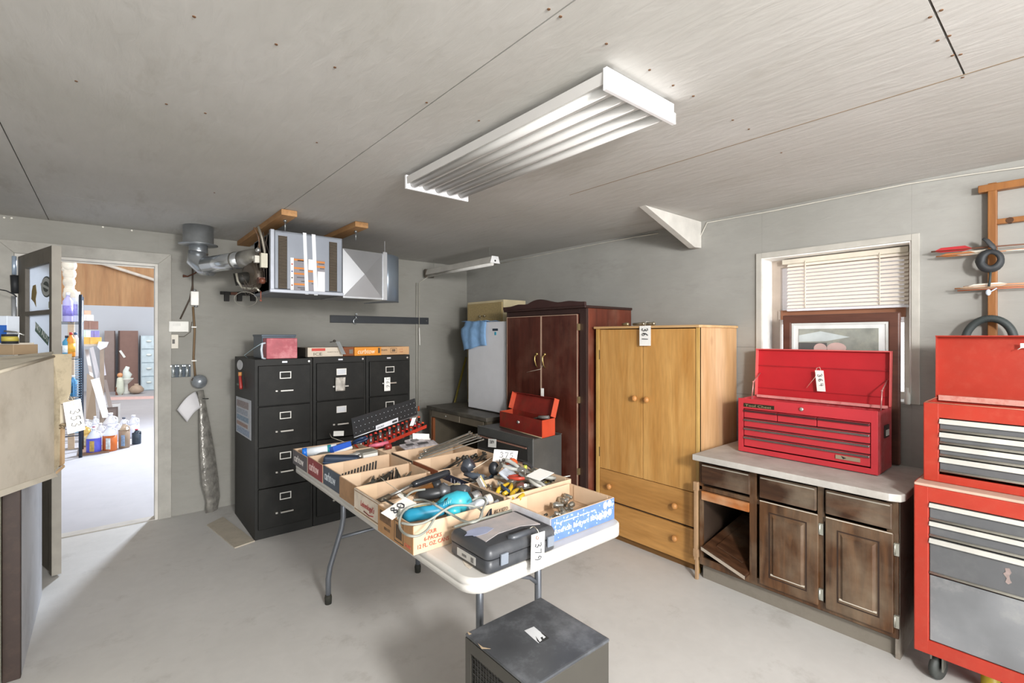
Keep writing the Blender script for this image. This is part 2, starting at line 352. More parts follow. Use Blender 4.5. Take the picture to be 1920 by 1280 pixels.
# barn on the far side of the doorway
FBY = 17.4
struct('floor_barn', MB().box(-4, 9, BY+.12, FBY+.1, -.1, 0), surf_mat('pale_concrete', '#b7b6ba', '#abaab0', '#8d8b91', .08, .5, rough=.6, gs=6))
struct('wall_barn_lower', MB().box(-4, 6, FBY, FBY+.15, 0, 2.33), M('#c3c8d0', .7, var=.04, scale=1))
struct('wall_barn_upper', MB().box(-4, 6, FBY+.02, FBY+.15, 2.33, 5), wood('#c79a6b', '#a8754a', 'z', .6, 0, 1.2, 'barn_plywood'))
struct('wall_barn_right', MB().box(6, 6.1, BY+.12, FBY, 0, 5.2), M('#c9c6c2', .8))
struct('wall_barn_left', MB().box(-2.6, -2.5, BY+.12, FBY, 0, 5), M('#c9c6c2', .8))
struct('ceiling_barn', MB().box(-4, 9, BY+.12, FBY+.2, 5.2, 5.3), M('#c9b79d', .8))
pA, pB = atY(205, 498, FBY-.1), atY(300, 528, FBY-.1)
one('conduit', MB().tube([pA+(pA-pB)*((pA.x+2.5)/(pB.x-pA.x)), pB+(pB-pA)*1.2], .045, n=8), M('#d8cfc2', .6), 'pale slanting conduit across the wooden upper barn wall', 'conduit')
# cable stapled along the top of the right wall
cb = [atX(x, y, RX-.008) for x, y in [(880, 505), (1000, 481), (1100, 461), (1185, 445), (1235, 437)]]
cb2 = [atX(x, y, RX-.008) for x, y in [(1305, 463), (1315, 440), (1326, 417), (1450, 395), (1540, 377), (1700, 345), (1810, 328), (1920, 313), (2050, 292)]]
one('cable', MB().tube(cb, .004, n=6), M('#cfccc2', .6), 'thin pale cable along the right wall top, stretch behind the gusset', 'cable', 'cable stretches under the ceiling')
one('cable', MB().tube(cb2, .004, n=6), M('#cfccc2', .6), 'thin pale cable along the right wall top, from the gusset over the window', 'cable', 'cable stretches under the ceiling')
# plywood gusset between ceiling and right wall
gp = [(2.655, 1.90, CZ), (RX, 1.86, CZ), (RX, 1.86, 2.14), (3.28, 1.86, 2.135)]
one('gusset_brace', MB().prism([(2.655, 1.83, CZ-.001), (RX-.001, 1.83, CZ-.001), (RX-.001, 1.83, 2.14), (3.27, 1.83, 2.135)], (0, .05, 0)), M('#c9c6bf', .8, bump=.1), 'triangular grey plywood brace between ceiling and right wall', 'brace', bevel=.002)
# ================================================================== the open glazed door
HG = Vector((DX0+.02, BY-.02, 0)); FE = Vector((-.262, 4.105, 0)); dd = (FE-HG); DL = dd.length; du = dd.normalized(); dn = Vector((du.y, -du.x, 0))
if dn.x < 0: dn = -dn
DT = .045; MDOOR = M('#6d675e', .7, var=.12, dirt='#4c4740', bump=.1); MDOORE = M('#a19c92', .7)
def dbox(mb, s0, s1, z0, z1, t0=0., t1=DT):
    return mb.slab(HG+du*s0+dn*t0+Vector((0, 0, z0)), du*(s1-s0), Vector((0, 0, z1-z0)), dn*(t1-t0))
f = MB(); ST = .11
GZ = [(1.09, 1.34), (1.36, 1.63), (1.665, 1.93)]
def px_on_leaf(px):
    r = ray(px, 600)
    # intersection with leaf face line HG + du*s
    det = r[0]*(-du.y)+du.x*r[1]; t = (HG.x*(-du.y)+du.x*HG.y)/det
    P = Vector((r[0]*t, r[1]*t, 0)); return (P-HG).dot(du), t
frosted = glass('frosted_door_glass', (.9, .95, 1), 1., .5)
_nt = frosted.node_tree; _tr = _nt.nodes.new('ShaderNodeBsdfTranslucent'); _tr.inputs[0].default_value = (.93, .96, 1, 1); _mx = _nt.nodes.new('ShaderNodeMixShader'); _mx.inputs[0].default_value = .7
_nt.links.new(_nt.nodes['Principled BSDF'].outputs[0], _mx.inputs[1]); _nt.links.new(_tr.outputs[0], _mx.inputs[2]); _nt.links.new(_mx.outputs[0], _nt.nodes['Material Output'].inputs[0])
s0, t0 = px_on_leaf(47); s1, t1 = px_on_leaf(92)
zt = lambda py, px: HC+(630-py)/FX*px_on_leaf(px)[1]*1
GZ = [(zt(668, 70), zt(590, 70)), (zt(582, 70), zt(497, 70))]
gb = GZ[0][0]; gt = GZ[1][1]
dbox(f, 0, s0, .01, 2.05); dbox(f, s1, DL, .01, 2.05); dbox(f, s0, s1, gt, 2.05); dbox(f, s0, s1, .9, gb); dbox(f, s0, s1, GZ[0][1], GZ[1][0]); dbox(f, s0, s1, .01, .9, .01, DT-.01)
door = struct('door_1', f, MDOOR, bevel=.002)
struct('door_edge', dbox(MB(), DL, DL+.003, .01, 2.05), MDOORE, door)
struct('door_glass', dbox(dbox(MB(), s0, s1, GZ[0][0], GZ[0][1], .02, .024), s0, s1, GZ[1][0], GZ[1][1], .02, .024), frosted, door)
struct('latch', dbox(MB(), DL, DL+.006, .93, .99, .012, .033), M('#b9b5a8', .3, 1), door)
# stickers on the panes; face towards the camera is -dn side or +dn side, whichever looks at the origin
face = -1 if (HG+du*.4).dot(dn) > 0 else 1
tf = .017 if face < 0 else .027
def stick(pts, col, t=tf, nm='sticker'):
    P = [HG+du*a+Vector((0, 0, b))+dn*t for a, b in pts]
    return struct(nm, MB().prism(P, dn*(.001*(-face))), M(col, .5), door)
def lp(px, py):
    s, t = px_on_leaf(px); return s, HC+(630-py)/FX*t
def ell(cx, cy, rx, ry, n=20): return [lp(cx+rx*math.cos(2*PI*i/n), cy+ry*math.sin(2*PI*i/n)) for i in range(n)]
stick(ell(80.5, 537, 10, 20), '#3c4a48'); stick(ell(80.5, 537, 8.6, 17.5), '#b5b9b8', tf+.002*face); stick(ell(80.5, 537, 5, 10), '#2f3b38', tf+.004*face)
stick([lp(72, 530), lp(90, 540), lp(90, 545), lp(72, 535)], '#b5b9b8', tf+.006*face)
stick([lp(55, 535), lp(60, 533), lp(62, 548), lp(60, 560), lp(61, 575), lp(57, 566), lp(52, 560), lp(53, 545)], '#8a7434')
stick([lp(60, 603), lp(85, 632), lp(83, 648), lp(59, 620)], '#5d8077')
o_, u_ = HG+du*lp(61, 616)[0]+Vector((0, 0, lp(61, 616)[1])), None
stick([lp(84, 565), lp(91, 565), lp(91, 577), lp(84, 577)], '#b6b79b'); stick([lp(50, 646), lp(53, 646), lp(53, 660), lp(50, 660)], '#8e8f95')
tp = HG+du*lp(60.5, 612)[0]+dn*(tf+.0015*face); tq = HG+du*lp(84, 641)[0]+dn*(tf+.0015*face)
tp.z = lp(60.5, 615)[1]; tq.z = lp(84, 642)[1]
text('NO ADS', tp, tq-tp, (0, 0, .045), M('#dfe6e2', .5), door, name='sticker_lettering')
# ================================================================== file cabinets
MBLK = M('#242422', .5, var=.12, dirt='#4b4a45', damt=.2, dscale=3, spec=.25)
MBLK2 = M('#1b1b19', .5, var=.12, dirt='#45443f', damt=.2, dscale=5, spec=.25)
CHR = M('#d5d3cc', .28, .85); CHRW = M('#dedcd6', .4, .3)
def file_cabinet(x0, x1, yf, h, label, holders, nd=4, badge=True):
    t = thing('file_cabinet', label, 'cabinet', ((x0+x1)/2, yf, 0), group='black steel file cabinets')
    part('body', MB().box(x0, x1, yf+.012, BY-.26, .0, h), MBLK, t, bevel=.004)
    fw = .022; top = h-.045; bot = .07; dh = (top-bot)/nd
    for k in range(nd):
        z1 = top-k*dh-.003; z0 = top-(k+1)*dh+.003
        d = part('drawer', MB().box(x0+fw, x1-fw, yf-.010, yf+.02, z0, z1), MBLK2, t, bevel=.004)
        cx = (x0+x1)/2; zc = z0+(z1-z0)*.75; zh = z0+(z1-z0)*.36
        fr = MB()
        hw, hh, b = .040, .026, .006
        y = yf-.014
        fr.box(cx-hw, cx+hw, y, y+.005, zc+hh-b, zc+hh).box(cx-hw, cx+hw, y, y+.005, zc-hh, zc-hh+b).box(cx-hw, cx-hw+b, y, y+.005, zc-hh, zc+hh).box(cx+hw-b, cx+hw, y, y+.005, zc-hh, zc+hh)
        part('card_holder', fr, CHRW, d)
        if k in holders: part('card', MB().box(cx-hw+b, cx+hw-b, yf-.012, yf-.0105, zc-hh+b, zc+hh-b), M('#c9ccd0', .6), d)
        hm = MB().box(cx-.038, cx+.052, yf-.034, yf-.026, zh-.006, zh+.006).box(cx-.038, cx-.030, yf-.034, yf-.01, zh-.005, zh+.005).box(cx+.044, cx+.052, yf-.034, yf-.01, zh-.005, zh+.005)
        part('handle', hm, CHR, d, bevel=.002)
        part('latch', MB().box(cx-.072, cx-.055, yf-.026, yf-.01, zh-.007, zh+.007), CHR, d, bevel=.003)
    part('lock', MB().lathe([(.008, 0), (.008, .01)], (x1-.03, yf+.012, h-.024), (0, -1, 0), n=12), CHR, t)
    if badge: part('badge', MB().box((x0+x1)/2-.018, (x0+x1)/2+.018, yf+.008, yf+.011, h-.03, h-.018), M('#d7dbe2', .3, .6), t)
    return t
YF = 3.882
X0, X1, X2, X3 = .822, 1.232, 1.665, 2.075
file_cabinet(X0, X1, YF, 1.32, 'black file cabinet on the left, red box on top and notice on its side', [], badge=True)
file_cabinet(X1+.004, X2, YF, 1.325, 'black file cabinet in the middle of three, clear bag on its top handle', [0, 1, 3])
file_cabinet(X2+.004, X3, YF, 1.325, 'black file cabinet nearest the corner, paper tag 366 on its top handle', [2])
def on_cab(px, py): return atY(px, py, YF-.04)
p = on_cab(720.5, 736); q = on_cab(735, 736)
lot_tag(on_cab(720.5, 733), Vector((.055, 0, 0)), Vector((0, 0, .115)), '366', 'small white paper tag 366 hanging from the top right file drawer', no=on_cab(724, 707)+Vector((0, -.001, 0)), nu=Vector((0, 0, -.095)), nv=Vector((.032, 0, 0)))
part_bag = MB(); o = on_cab(629, 733)
bag = thing('plastic_bag', 'small clear plastic bag with papers on the middle cabinet handle', 'bag', on_cab(629, 733))
part('bag_film', MB().grid(lambda a, b: o+Vector((a*.078, .006*math.sin(7*a+3*b)-.006, b*.108)), 8, 8), M('#b3aea6', .25, var=.3, scale=30), bag, solid=.002)
# poster on the side of the left cabinet
def side(px, py): return atX(px, py, X0-.002)
P = [side(443, 742), side(471, 751), side(471, 826), side(443, 808)]
t = thing('safety_poster', 'faded printed notice sheet stuck on the left file cabinet side', 'poster', P[3])
part('sheet', MB().prism(P, (-.001, 0, 0)), M('#b9bcc0', .6), t)
def pq(a, b): return (P[0]*(1-a)+P[1]*a)*(1-b)+(P[3]*(1-a)+P[2]*a)*b+Vector((-.0016, 0, 0))
for (b0, b1, c, a1) in ((.08, .26, '#8b7f7d', .85), (.30, .44, '#9aa0ab', .8), (.48, .61, '#7f93a5', .85), (.66, .76, '#9b8176', .8), (.80, .96, '#8f9cb0', .9)):
    part('printed_block', MB().prism([pq(.06, b0), pq(a1, b0), pq(a1, b1), pq(.06, b1)], (-.0008, 0, 0)), M(c, .6, var=.35, scale=60), t)
P0 = [side(450+5.2*math.cos(a*PI/8), 684+9.5*math.sin(a*PI/8)) for a in range(16)]
one('oval_sticker', MB().prism(P0, (-.002, 0, 0)), M('#c9cacb', .5), 'small pale oval sticker on the left file cabinet side', 'sticker')
sd = thing('screwdriver', 'red handled screwdriver held upright on the left file cabinet side', 'tool', side(458, 730)+Vector((-.02, 0, 0)))
a, b, c = side(458, 729)+Vector((-.022, 0, 0)), side(456, 704)+Vector((-.022, 0, 0)), side(456, 697)+Vector((-.022, 0, 0))
part('handle', MB().tube([a, a+(b-a)*.1, a+(b-a)*.9, b], [.008, .013, .011, .012], n=10), M('#9c2b26', .35), sd)
part('ferrule', MB().cyl(b, c, .013, n=10), M('#c98a4f', .4), sd)
hb = side(452, 698)
part('holder_clip', MB().box(X0-.03, X0, hb.y-.02, hb.y+.02, hb.z-.1, hb.z-.085), M('#566b5c', .5), sd)
# things on top of the cabinets
one('metal_box', MB().box(.90, 1.14, 4.02, 4.3, 1.32, 1.50).box(.895, 1.145, 4.015, 4.305, 1.487, 1.503), M('#4a5560', .4, .2, dirt='#30302e'), 'dark blue-grey steel box behind the red box on the file cabinet', 'box', bevel=.003)
rb = thing('red_metal_box', 'scuffed red metal box with white carrying handle on the left file cabinet', 'box', (1.0, 3.95, 1.32))
A = atZ(483, 663, 1.32); x0 = .905; x1 = 1.122
part('body', MB().box(x0, x1, 3.905, 4.01, 1.321, 1.475), M('#b0505a', .45, var=.2, scale=12, dirt='#d8a7a8', damt=.7, dscale=6), rb, bevel=.004)
part('carry_handle', MB().tube([(x0-.008, 3.91, 1.44), (x0-.03, 3.905, 1.435), (x0-.036, 3.9, 1.39), (x0-.028, 3.905, 1.33), (x0-.006, 3.91, 1.322)], .008, n=8), M('#c8d2dc', .4), rb)
one('cord', MB().tube([(.868, 3.9, 1.435), (.84, 4.0, 1.40), (.80, 4.12, 1.345), (.83, 4.15, 1.322)], .0025, n=5), M('#9fb4bb', .5), 'thin pale cord from the red box handle to the cabinet edge', 'cord')
def carton(name, x0, x1, y0, y1, z0, z1, col, label, cat='carton', **k):
    t = thing(name, label, cat, ((x0+x1)/2, (y0+y1)/2, z0)); part('body', MB().box(x0, x1, y0, y1, z0, z1), M(col, .75, var=.06), t, bevel=.002, **k); return t
MCARD = '#b8926b'
def fy(px, y=3.93): return atY(px, 660, y).x
ic = carton('flat_carton', fy(577), fy(643), 3.93, 4.2, 1.326, 1.40, '#cfc3b2', 'cream flat carton marked ICE on the middle file cabinet')
x0, x1 = fy(577), fy(643)
part('side_panel', MB().box(x0-.014, x0, 3.94, 4.2, 1.326, 1.398), M('#3c352c', .8), ic)
part('banner', MB().box(x0+.03, x0+.135, 3.927, 3.93, 1.372, 1.393), M('#c4463b', .6), ic)
text('ICE', (x0+.045, 3.929, 1.336), (.065, 0, 0), (0, 0, .024), M('#4a4a34', .6), ic)
text('VARIETY PACK', (x0+.15, 3.929, 1.358), (.09, 0, 0), (0, 0, .008), M('#6b6156', .6), ic)
bc = carton('flat_carton', fy(644), fy(663.5), 3.935, 4.2, 1.326, 1.40, '#7c4526', 'brown flat carton end between the cream and orange cartons')
part('grey_label', MB().box(fy(655), fy(662), 3.932, 3.935, 1.345, 1.38), M('#6f6a63', .6), bc)
oc = carton('flat_carton', fy(664), fy(714), 3.92, 4.2, 1.326, 1.397, '#dd8f32', 'bright orange flat carton with white script on the file cabinets')
x0, x1 = fy(664), fy(714)
text('curbtow', (x0+.025, 3.919, 1.342), (.15, 0, 0), (0, 0, .04), M('#f3e7d0', .5), oc, slant=.04)
part('dark_strip', MB().box(x1-.03, x1-.012, 3.917, 3.92, 1.345, 1.39), M('#5c4526', .6), oc)
kc = carton('flat_carton', fy(714.5), fy(767.5), 3.935, 4.2, 1.327, 1.397, '#c29a70', 'kraft flat carton with printed square at the right cabinet end')
x0 = fy(714.5)
text('bum', (x0+.002, 3.934, 1.362), (.055, 0, 0), (0, 0, .02), M('#3a2f25', .6), kc)
fr = MB(); u = x0+.09
for q in ((u, u+.06, 1.344, 1.347), (u, u+.06, 1.382, 1.385), (u, u+.003, 1.344, 1.385), (u+.057, u+.06, 1.344, 1.385), (u+.014, u+.046, 1.354, 1.376)): fr.box(q[0], q[1], 3.933, 3.935, q[2], q[3])
part('printed_square', fr, M('#6d5842', .7), kc)
text('12 FL', (x0+.175, 3.934, 1.366), (.035, 0, 0), (0, 0, .014), M('#b06a4a', .6), kc)
text('CANS', (x0+.175, 3.934, 1.346), (.035, 0, 0), (0, 0, .010), M('#b06a4a', .6), kc)
sc = thing('silver_strap', 'silver strap with dark clip draped over the cream carton', 'strap', (1.4, 3.92, 1.33))
a, b = atY(629, 640, 3.91), atY(641, 664, 3.865)
part('strap', MB().slab(a, (.032, 0, 0), b-a, (0, -.004, 0)), M('#b9bec0', .3, .6), sc)
part('clip', MB().slab(atY(621, 642, 3.925), (.04, 0, .008), (.0, .03, 0), (0, 0, .006)).ball(atY(627, 639, 3.92), .011), M('#3a352d', .5), sc)
# plywood scrap below the cabinets
one('plywood_scrap', MB().prism([atZ(388, 985, .0), atZ(418, 970, .0), atZ(478, 1015, .0), atZ(440, 1028, 0)], (0, 0, .008)), M('#b3aa9a', .8, dirt='#8a8172', dscale=20), 'worn plywood scrap on the floor at the file cabinets', 'board')
# ================================================================== desk, black tool cabinet, appliance, corner cupboard
MDTOP = M('#4a463f', .45, dirt='#8d877b', damt=.5); MDESK = M('#5e5648', .5, dirt='#3d382f')
dk = thing('desk', 'old dark steel desk behind the black tool cabinet in the corner', 'desk', (2.95, 3.9, 0))
DXF = 2.60
part('top', MB().box(DXF-.02, RX-.01, 3.43, 4.48, .725, .76), MDTOP, dk, bevel=.004)
part('side_panel', MB().box(DXF, RX-.03, 4.42, 4.45, 0, .725), MDESK, dk)
part('side_panel', MB().box(DXF, RX-.03, 3.45, 3.48, 0, .725), MDESK, dk)
part('back_panel', MB().box(RX-.06, RX-.04, 3.48, 4.42, .15, .725), M('#8f8577', .6, dirt='#4b443a', dscale=2), dk)
part('leg_edge', MB().box(DXF+.005, DXF+.03, 4.385, 4.42, 0, .64), M('#8a4d28', .6), dk)
d = part('drawer', MB().box(DXF-.005, DXF+.4, 3.88, 4.40, .655, .72), M('#7a7061', .45, dirt='#554d41'), dk, bevel=.003)
part('lock', MB().lathe([(.008, 0), (.008, .008)], (DXF-.005, 4.12, .69), (-1, 0, 0), n=10), CHR, d)
part('drawer', MB().box(DXF-.003, DXF+.4, 3.50, 3.875, .655, .72), M('#6f6657', .45), dk, bevel=.003)
fp = thing('mini_fridge', 'white upright appliance with small dark badge on the old desk', 'appliance', (2.95, 3.76, .76))
part('cabinet', MB().box(2.85, 3.02, 3.45, 4.05, .765, 1.628), M('#cfd1d4', .4, var=.03), fp, bevel=.006)
part('door', MB().box(2.815, 2.848, 3.45, 4.05, .77, 1.628), M('#dfe0e4', .35, var=.03), fp, bevel=.008)
part('badge', MB().box(2.812, 2.815, 3.56, 3.64, 1.54, 1.562), M('#2c3a48', .4), fp)
part('blue_sticker', MB().box(2.812, 2.815, 3.585, 3.61, 1.50, 1.53), M('#3aa0bb', .4), fp)
# blue cloth draped over its corner
def cl(a, b):
    y = 4.12-a*.40; dz = b*.22
    x = 2.80-.006*math.sin(16*a)-.012*math.sin(PI*b) - (.03*(1-a) if b > .2 else 0)
    if a < .25: x += (.25-a)*.12; y += .02*math.sin(b*5)
    z = 1.638-dz*(1.35-.3*a)+.006*math.sin(11*a)
    return (x, y, z)
cb_ = MB().grid(cl, 18, 12)
cb_.grid(lambda a, b: (2.80+b*.17-.004*math.sin(16*a), 4.12-a*.40 + (.0 if a > .25 else (.25-a)*.1), 1.638+.004*math.sin(9*b+8*a)), 18, 6)
one('cloth', cb_, M('#7fa6cf', .85, var=.12, scale=20, bump=.3), 'light blue cloth draped over the white appliance corner', 'cloth', solid=.004)
kd = thing('cupboard', 'pale beige two-door cupboard in the corner behind the white appliance', 'cabinet', (3.18, 4.1, .76))
part('body', MB().box(3.045, 3.34, 3.76, 4.385, .762, 1.858), M('#cdbf9b', .6), kd, bevel=.002)
for (a, b) in ((3.775, 4.07), (4.075, 4.37)):
    dd_ = part('door', MB().box(3.03, 3.044, a, b, .80, 1.835), M('#a89468', .6, var=.15, scale=60), kd)
for y in (4.03, 4.115): part('knob', MB().lathe([(.005, 0), (.006, .012), (.013, .018), (.011, .028), (.004, .03)], (3.03, y, 1.70), (-1, 0, 0), n=12), M('#b0a58c', .3, .8), kd)
one('cord', MB().tube([(3.01, 4.11, 1.695), (2.93, 4.0, 1.66), (2.88, 3.9, 1.64)], .003, n=5), M('#c9c3b4', .6), 'thin cord from the beige cupboard knob to the appliance top', 'cord')
sA, sB = atY(853, 760, 4.62), atY(874, 672, 4.80)
sA = Vector((3.13, 4.55, .0)); sB = atY(873, 672, 4.83); sdir = (sB-atY(855, 745, 4.72)); sC = atY(855, 745, 4.70)
one('broom_handle', MB().tube([(2.83, 4.64, .012), (3.13, 4.75, .772), (3.32, 4.82, 1.235)], .012, n=8), M('#8d7f2f', .5), 'yellow broom handle leaning into the corner behind the desk', 'handle')
tc_ = thing('tool_cabinet', 'black steel tool cabinet with open red toolbox on top', 'cabinet', (2.6, 3.0, 0))
TX0, TX1, TY0, TY1, TZ = 2.43, 2.74, 2.655, 3.36, .72
part('body', MB().box(TX0, TX1, TY0, TY1, .02, TZ), M('#4a4a48', .42, var=.08, dirt='#6b6a66'), tc_, bevel=.008)
part('top_rim', MB().box(TX0, TX0+.012, TY0, TY1, TZ, TZ+.006).box(TX1-.012, TX1, TY0, TY1, TZ, TZ+.006), M('#5b5a57', .4), tc_)
for k in range(5):
    z = .60-k*.12
    part('drawer', MB().box(TX0-.008, TX0, TY0+.05, TY1-.03, z-.05, z+.055), M('#2f2e2c', .45), tc_)
    part('drawer_pull', MB().box(TX0-.016, TX0-.008, TY0+.06, TY1-.04, z+.04, z+.05), M('#8e6a5c', .4), tc_)
# open red toolbox on the black cabinet
def toolbox_corner(): pass
tbx = thing('toolbox', 'small scuffed red toolbox with open lid on the black tool cabinet', 'toolbox', (2.6, 2.95, TZ))
MR = M('#86281f', .5, var=.25, scale=8, dirt='#5a3a26', damt=.8, dscale=9); MRO = M('#c84a2e', .45, dirt='#a86a50')
a, b = atZ(935, 799, TZ), atZ(1017, 821, TZ); c = atZ(1049, 813, TZ)
hx = 2.47; bw = .16
y0, y1 = 2.66, 3.02
a = atZ(937, 800, TZ); b = atZ(1016, 822, TZ); c = atZ(1048, 814, TZ); uu = (b-a); vv = (c-b); vv = vv.normalized()*.165
hz = Vector((0, 0, .135)); n_ = uu.normalized()
bx = MB(); th = .003
bx.slab(a, uu, vv, (0, 0, th)); bx.slab(a, uu, vv.normalized()*th, hz); bx.slab(a+vv-vv.normalized()*th, uu, vv.normalized()*th, hz)
part('front_and_tray', bx, MR, tbx)
part('end_plate', MB().slab(a, vv, n_*th, hz), MRO, tbx); part('end_plate', MB().slab(b-n_*th, vv, n_*th, hz), MRO, tbx)
part('clasp', MB().box(0, .0, 0, 0, 0, 0) if False else MB().lathe([(.014, 0), (.014, .008), (.006, .012)], a+uu*.48+hz*.6-vv.normalized()*.001, -vv, n=10), CHR, tbx)
part('bottom_edge', MB().tube([a+Vector((0, 0, .006))-vv.normalized()*.003, b+Vector((0, 0, .006))-vv.normalized()*.003], .004, n=6), M('#a08d72', .5), tbx)
# lid standing open, hinged at the back, leaning back
lv = Vector((vv.normalized().x*.35, vv.normalized().y*.35, .94)).normalized()*.145; lo = a+vv+hz
ln = uu.cross(lv).normalized(); ln = -ln if ln.dot(vv) > 0 else ln
part('lid', MB().slab(lo, uu, lv, -ln*th).slab(lo+lv, uu, ln*.045, -lv.normalized()*th), M('#8a2b22', .5, var=.25, dirt='#5a3a2a', damt=.6, dscale=8), tbx)
part('lid_end', MB().slab(lo, lv, ln*.05, n_*th), MRO, tbx); part('lid_end', MB().slab(lo+uu, lv, ln*.05, n_*th), MRO, tbx)
part('tool_grip', MB().tube([a+uu*.95+vv*.7+hz*1.05, a+uu*.80+vv*.45+hz*1.0], .014, n=10), M('#6f6a66', .5), tbx)
part('tool_grip', MB().tube([a+uu*.80+vv*.45+hz*1.0, a+uu*.45+vv*.5+hz*.5], .007, n=8), M('#55524c', .4, .6), tbx)
# ================================================================== dark red-brown wardrobe
MMAH = wood('#5a2a1e', '#40190f', 'z', .42, 0, 6, 'mahogany', dust='#6d4a3c'); MMAHS = wood('#7a3b28', '#5c2a1c', 'z', .5, 0, 5, 'mahogany_side', dust='#94705c')
MDRK = M('#33201c', .45)
wd = thing('wardrobe', 'dark red-brown two-door wardrobe with carved crest, behind the pine one', 'wardrobe', (3.07, 2.93, 0))
WX, WYa, WYb, WH = 2.79, 2.445, 3.40, 1.705
part('body', MB().box(WX+.022, RX-.01, WYa, WYb, .04, WH), MMAHS, wd, bevel=.003)
part('face_frame', MB().box(WX, WX+.022, WYa, WYa+.07, .04, WH).box(WX, WX+.022, WYb-.02, WYb, .04, WH).box(WX, WX+.022, WYa+.07, WYb-.02, WH-.04, WH).box(WX, WX+.022, WYa+.07, WYb-.02, .04, .2), MDRK, wd, bevel=.002)
part('plinth', MB().box(WX+.03, RX-.02, WYa+.01, WYb-.01, 0, .04), MDRK, wd)
ym_ = 2.925
for (a, b, hy, k) in ((WYa+.075, ym_-.003, ym_-.045, 0), (ym_+.003, WYb-.025, ym_+.05, 1)):
    d = part('door', MB().box(WX-.018, WX-.001, a, b, .21, WH-.045), MMAH, wd, bevel=.002)
    e = MB().box(WX-.020, WX-.016, a, a+.005, .21, WH-.045).box(WX-.020, WX-.016, b-.004, b, .21, WH-.045).box(WX-.020, WX-.016, a, b, WH-.05, WH-.045)
    part('worn_edge', e, M('#b79b86', .6), d)
    hm = MB().tube([(WX-.02, hy, 1.335), (WX-.042, hy+.004, 1.32), (WX-.046, hy, 1.29), (WX-.036, hy-.003, 1.25), (WX-.02, hy-.003, 1.23)], [.007, .006, .006, .005, .006], n=8).ball((WX-.02, hy, 1.34), .012)
    part('handle', hm, M('#b39a62', .3, .85), d)
    yh = a+.004 if k == 0 else b-.004
    if k == 0:
        for z in (1.56, 1.0, .45): part('hinge', MB().box(WX-.022, WX+.0, a-.012, a+.0, z-.025, z+.025), M('#b09a70', .35, .8), d)
part('cornice', MB().box(WX-.03, RX-.01, WYa-.012, WYb+.01, WH, WH+.02), MDRK, wd, bevel=.004)
cr_ = [(WYb+.012, 0), (WYb+.012, .03)]
for i in range(25):
    a = i/24; y = WYb+.005-a*(WYb-WYa+.015)
    h = .028+.045*math.exp(-((a-.48)/.17)**2)+.012*math.exp(-((a-.2)/.07)**2)+.014*math.exp(-((a-.83)/.09)**2)-.008*math.exp(-((a-.33)/.04)**2)
    cr_.append((y, h))
cr_.append((WYa-.012, 0))
part('crest', MB().prism([(WX-.034, y, WH+.018+h) for y, h in cr_], (.022, 0, 0)), M('#3a2320', .45), wd, bevel=.003)
tg = lot_tag(atX(1019, 728, WX-.05)+Vector((0, .03, -.13)), Vector((.004, -.03, 0)), Vector((0, 0, .13)), None, 'narrow paper tag tied to the dark wardrobe handle, seen edge on',
        string=[(WX-.046, ym_-.045, 1.25), (WX-.06, ym_-.04, 1.22), (WX-.07, ym_+.05, 1.20), (WX-.075, ym_+.12, 1.185)])
# ================================================================== pine wardrobe
MPINE = wood('#dba964', '#bf8844', 'z', .45, 3.2, 4, 'pine', kc='#7a4a22'); MPINEH = wood('#d09b58', '#b27e40', 'y', .5, 3., 4, 'pine_drawers', kc='#7a4a22'); MPINES = wood('#dfb78c', '#c99c6a', 'z', .5, 3.1, 3, 'pine_side', kc='#8a5a30')
pw = thing('wardrobe', 'honey pine wardrobe with two doors and two drawers beside the vanity cabinet', 'wardrobe', (3.1, 2.0, 0))
PX, PYa, PYb, PH = 2.85, 1.565, 2.40, 1.545
part('body', MB().box(PX+.004, RX-.01, PYa, PYa+.02, 0.03, PH).box(PX+.004, RX-.01, PYb-.02, PYb, .03, PH).box(RX-.02, RX-.01, PYa, PYb, .03, PH).box(PX+.02, RX-.01, PYa, PYb, .08, .1), MPINES, pw, bevel=.002)
part('front_stile', MB().box(PX-.004, PX+.02, PYa, PYa+.022, .0, PH).box(PX-.004, PX+.02, PYb-.03, PYb, .0, PH), wood('#dcb670', '#c59a52', 'z', .5, 0, 4, 'pine_stile'), pw, bevel=.002)
part('top', MB().box(PX-.02, RX-.005, PYa-.01, PYb+.01, PH, PH+.017), wood('#dfb988', '#cda26d', 'y', .5, 0, 4, 'pine_top'), pw, bevel=.004)
zs = .50
KN = M('#b9824a', .4)
def knob(y, z, par): part('knob', MB().lathe([(.009, 0), (.008, .008), (.019, .016), (.022, .026), (.016, .036), (.003, .04)], (PX-.002, y, z), (-1, 0, 0), n=16), KN, par)
ymid = 1.985
for (a, b, ky) in ((PYa+.024, ymid-.002, ymid-.045), (ymid+.002, PYb-.032, ymid+.052)):
    d = part('door', MB().box(PX+.001, PX+.018, a, b, zs, PH-.006), MPINE, pw, bevel=.002)
    knob(ky, 1.055, d)
for y, z in ((PYb-.031, 1.35), (PYb-.031, .62)): part('hinge', MB().box(PX-.003, PX+.003, y-.004, y+.004, z-.035, z+.035), M('#5b4a35', .5, .5), pw)
for (z0, z1, kz) in ((.277, zs-.004, .385), (.045, .265, .175)):
    d = part('drawer', MB().box(PX+.001-(.006 if z0 < .1 else 0), PX+.3, PYa+.024, PYb-.032, z0, z1), MPINEH, pw, bevel=.002)
    for y in (PYa+.16, PYb-.14): knob(y, kz, d)
part('drawer_gap', MB().box(PX+.012, PX+.28, PYa+.024, PYb-.032, .262, .279), M('#2c1d10', .9), pw)
part('plinth', MB().box(PX+.02, PX+.035, PYa+.02, PYb-.02, 0, .045), M('#6b4a22', .7), pw)
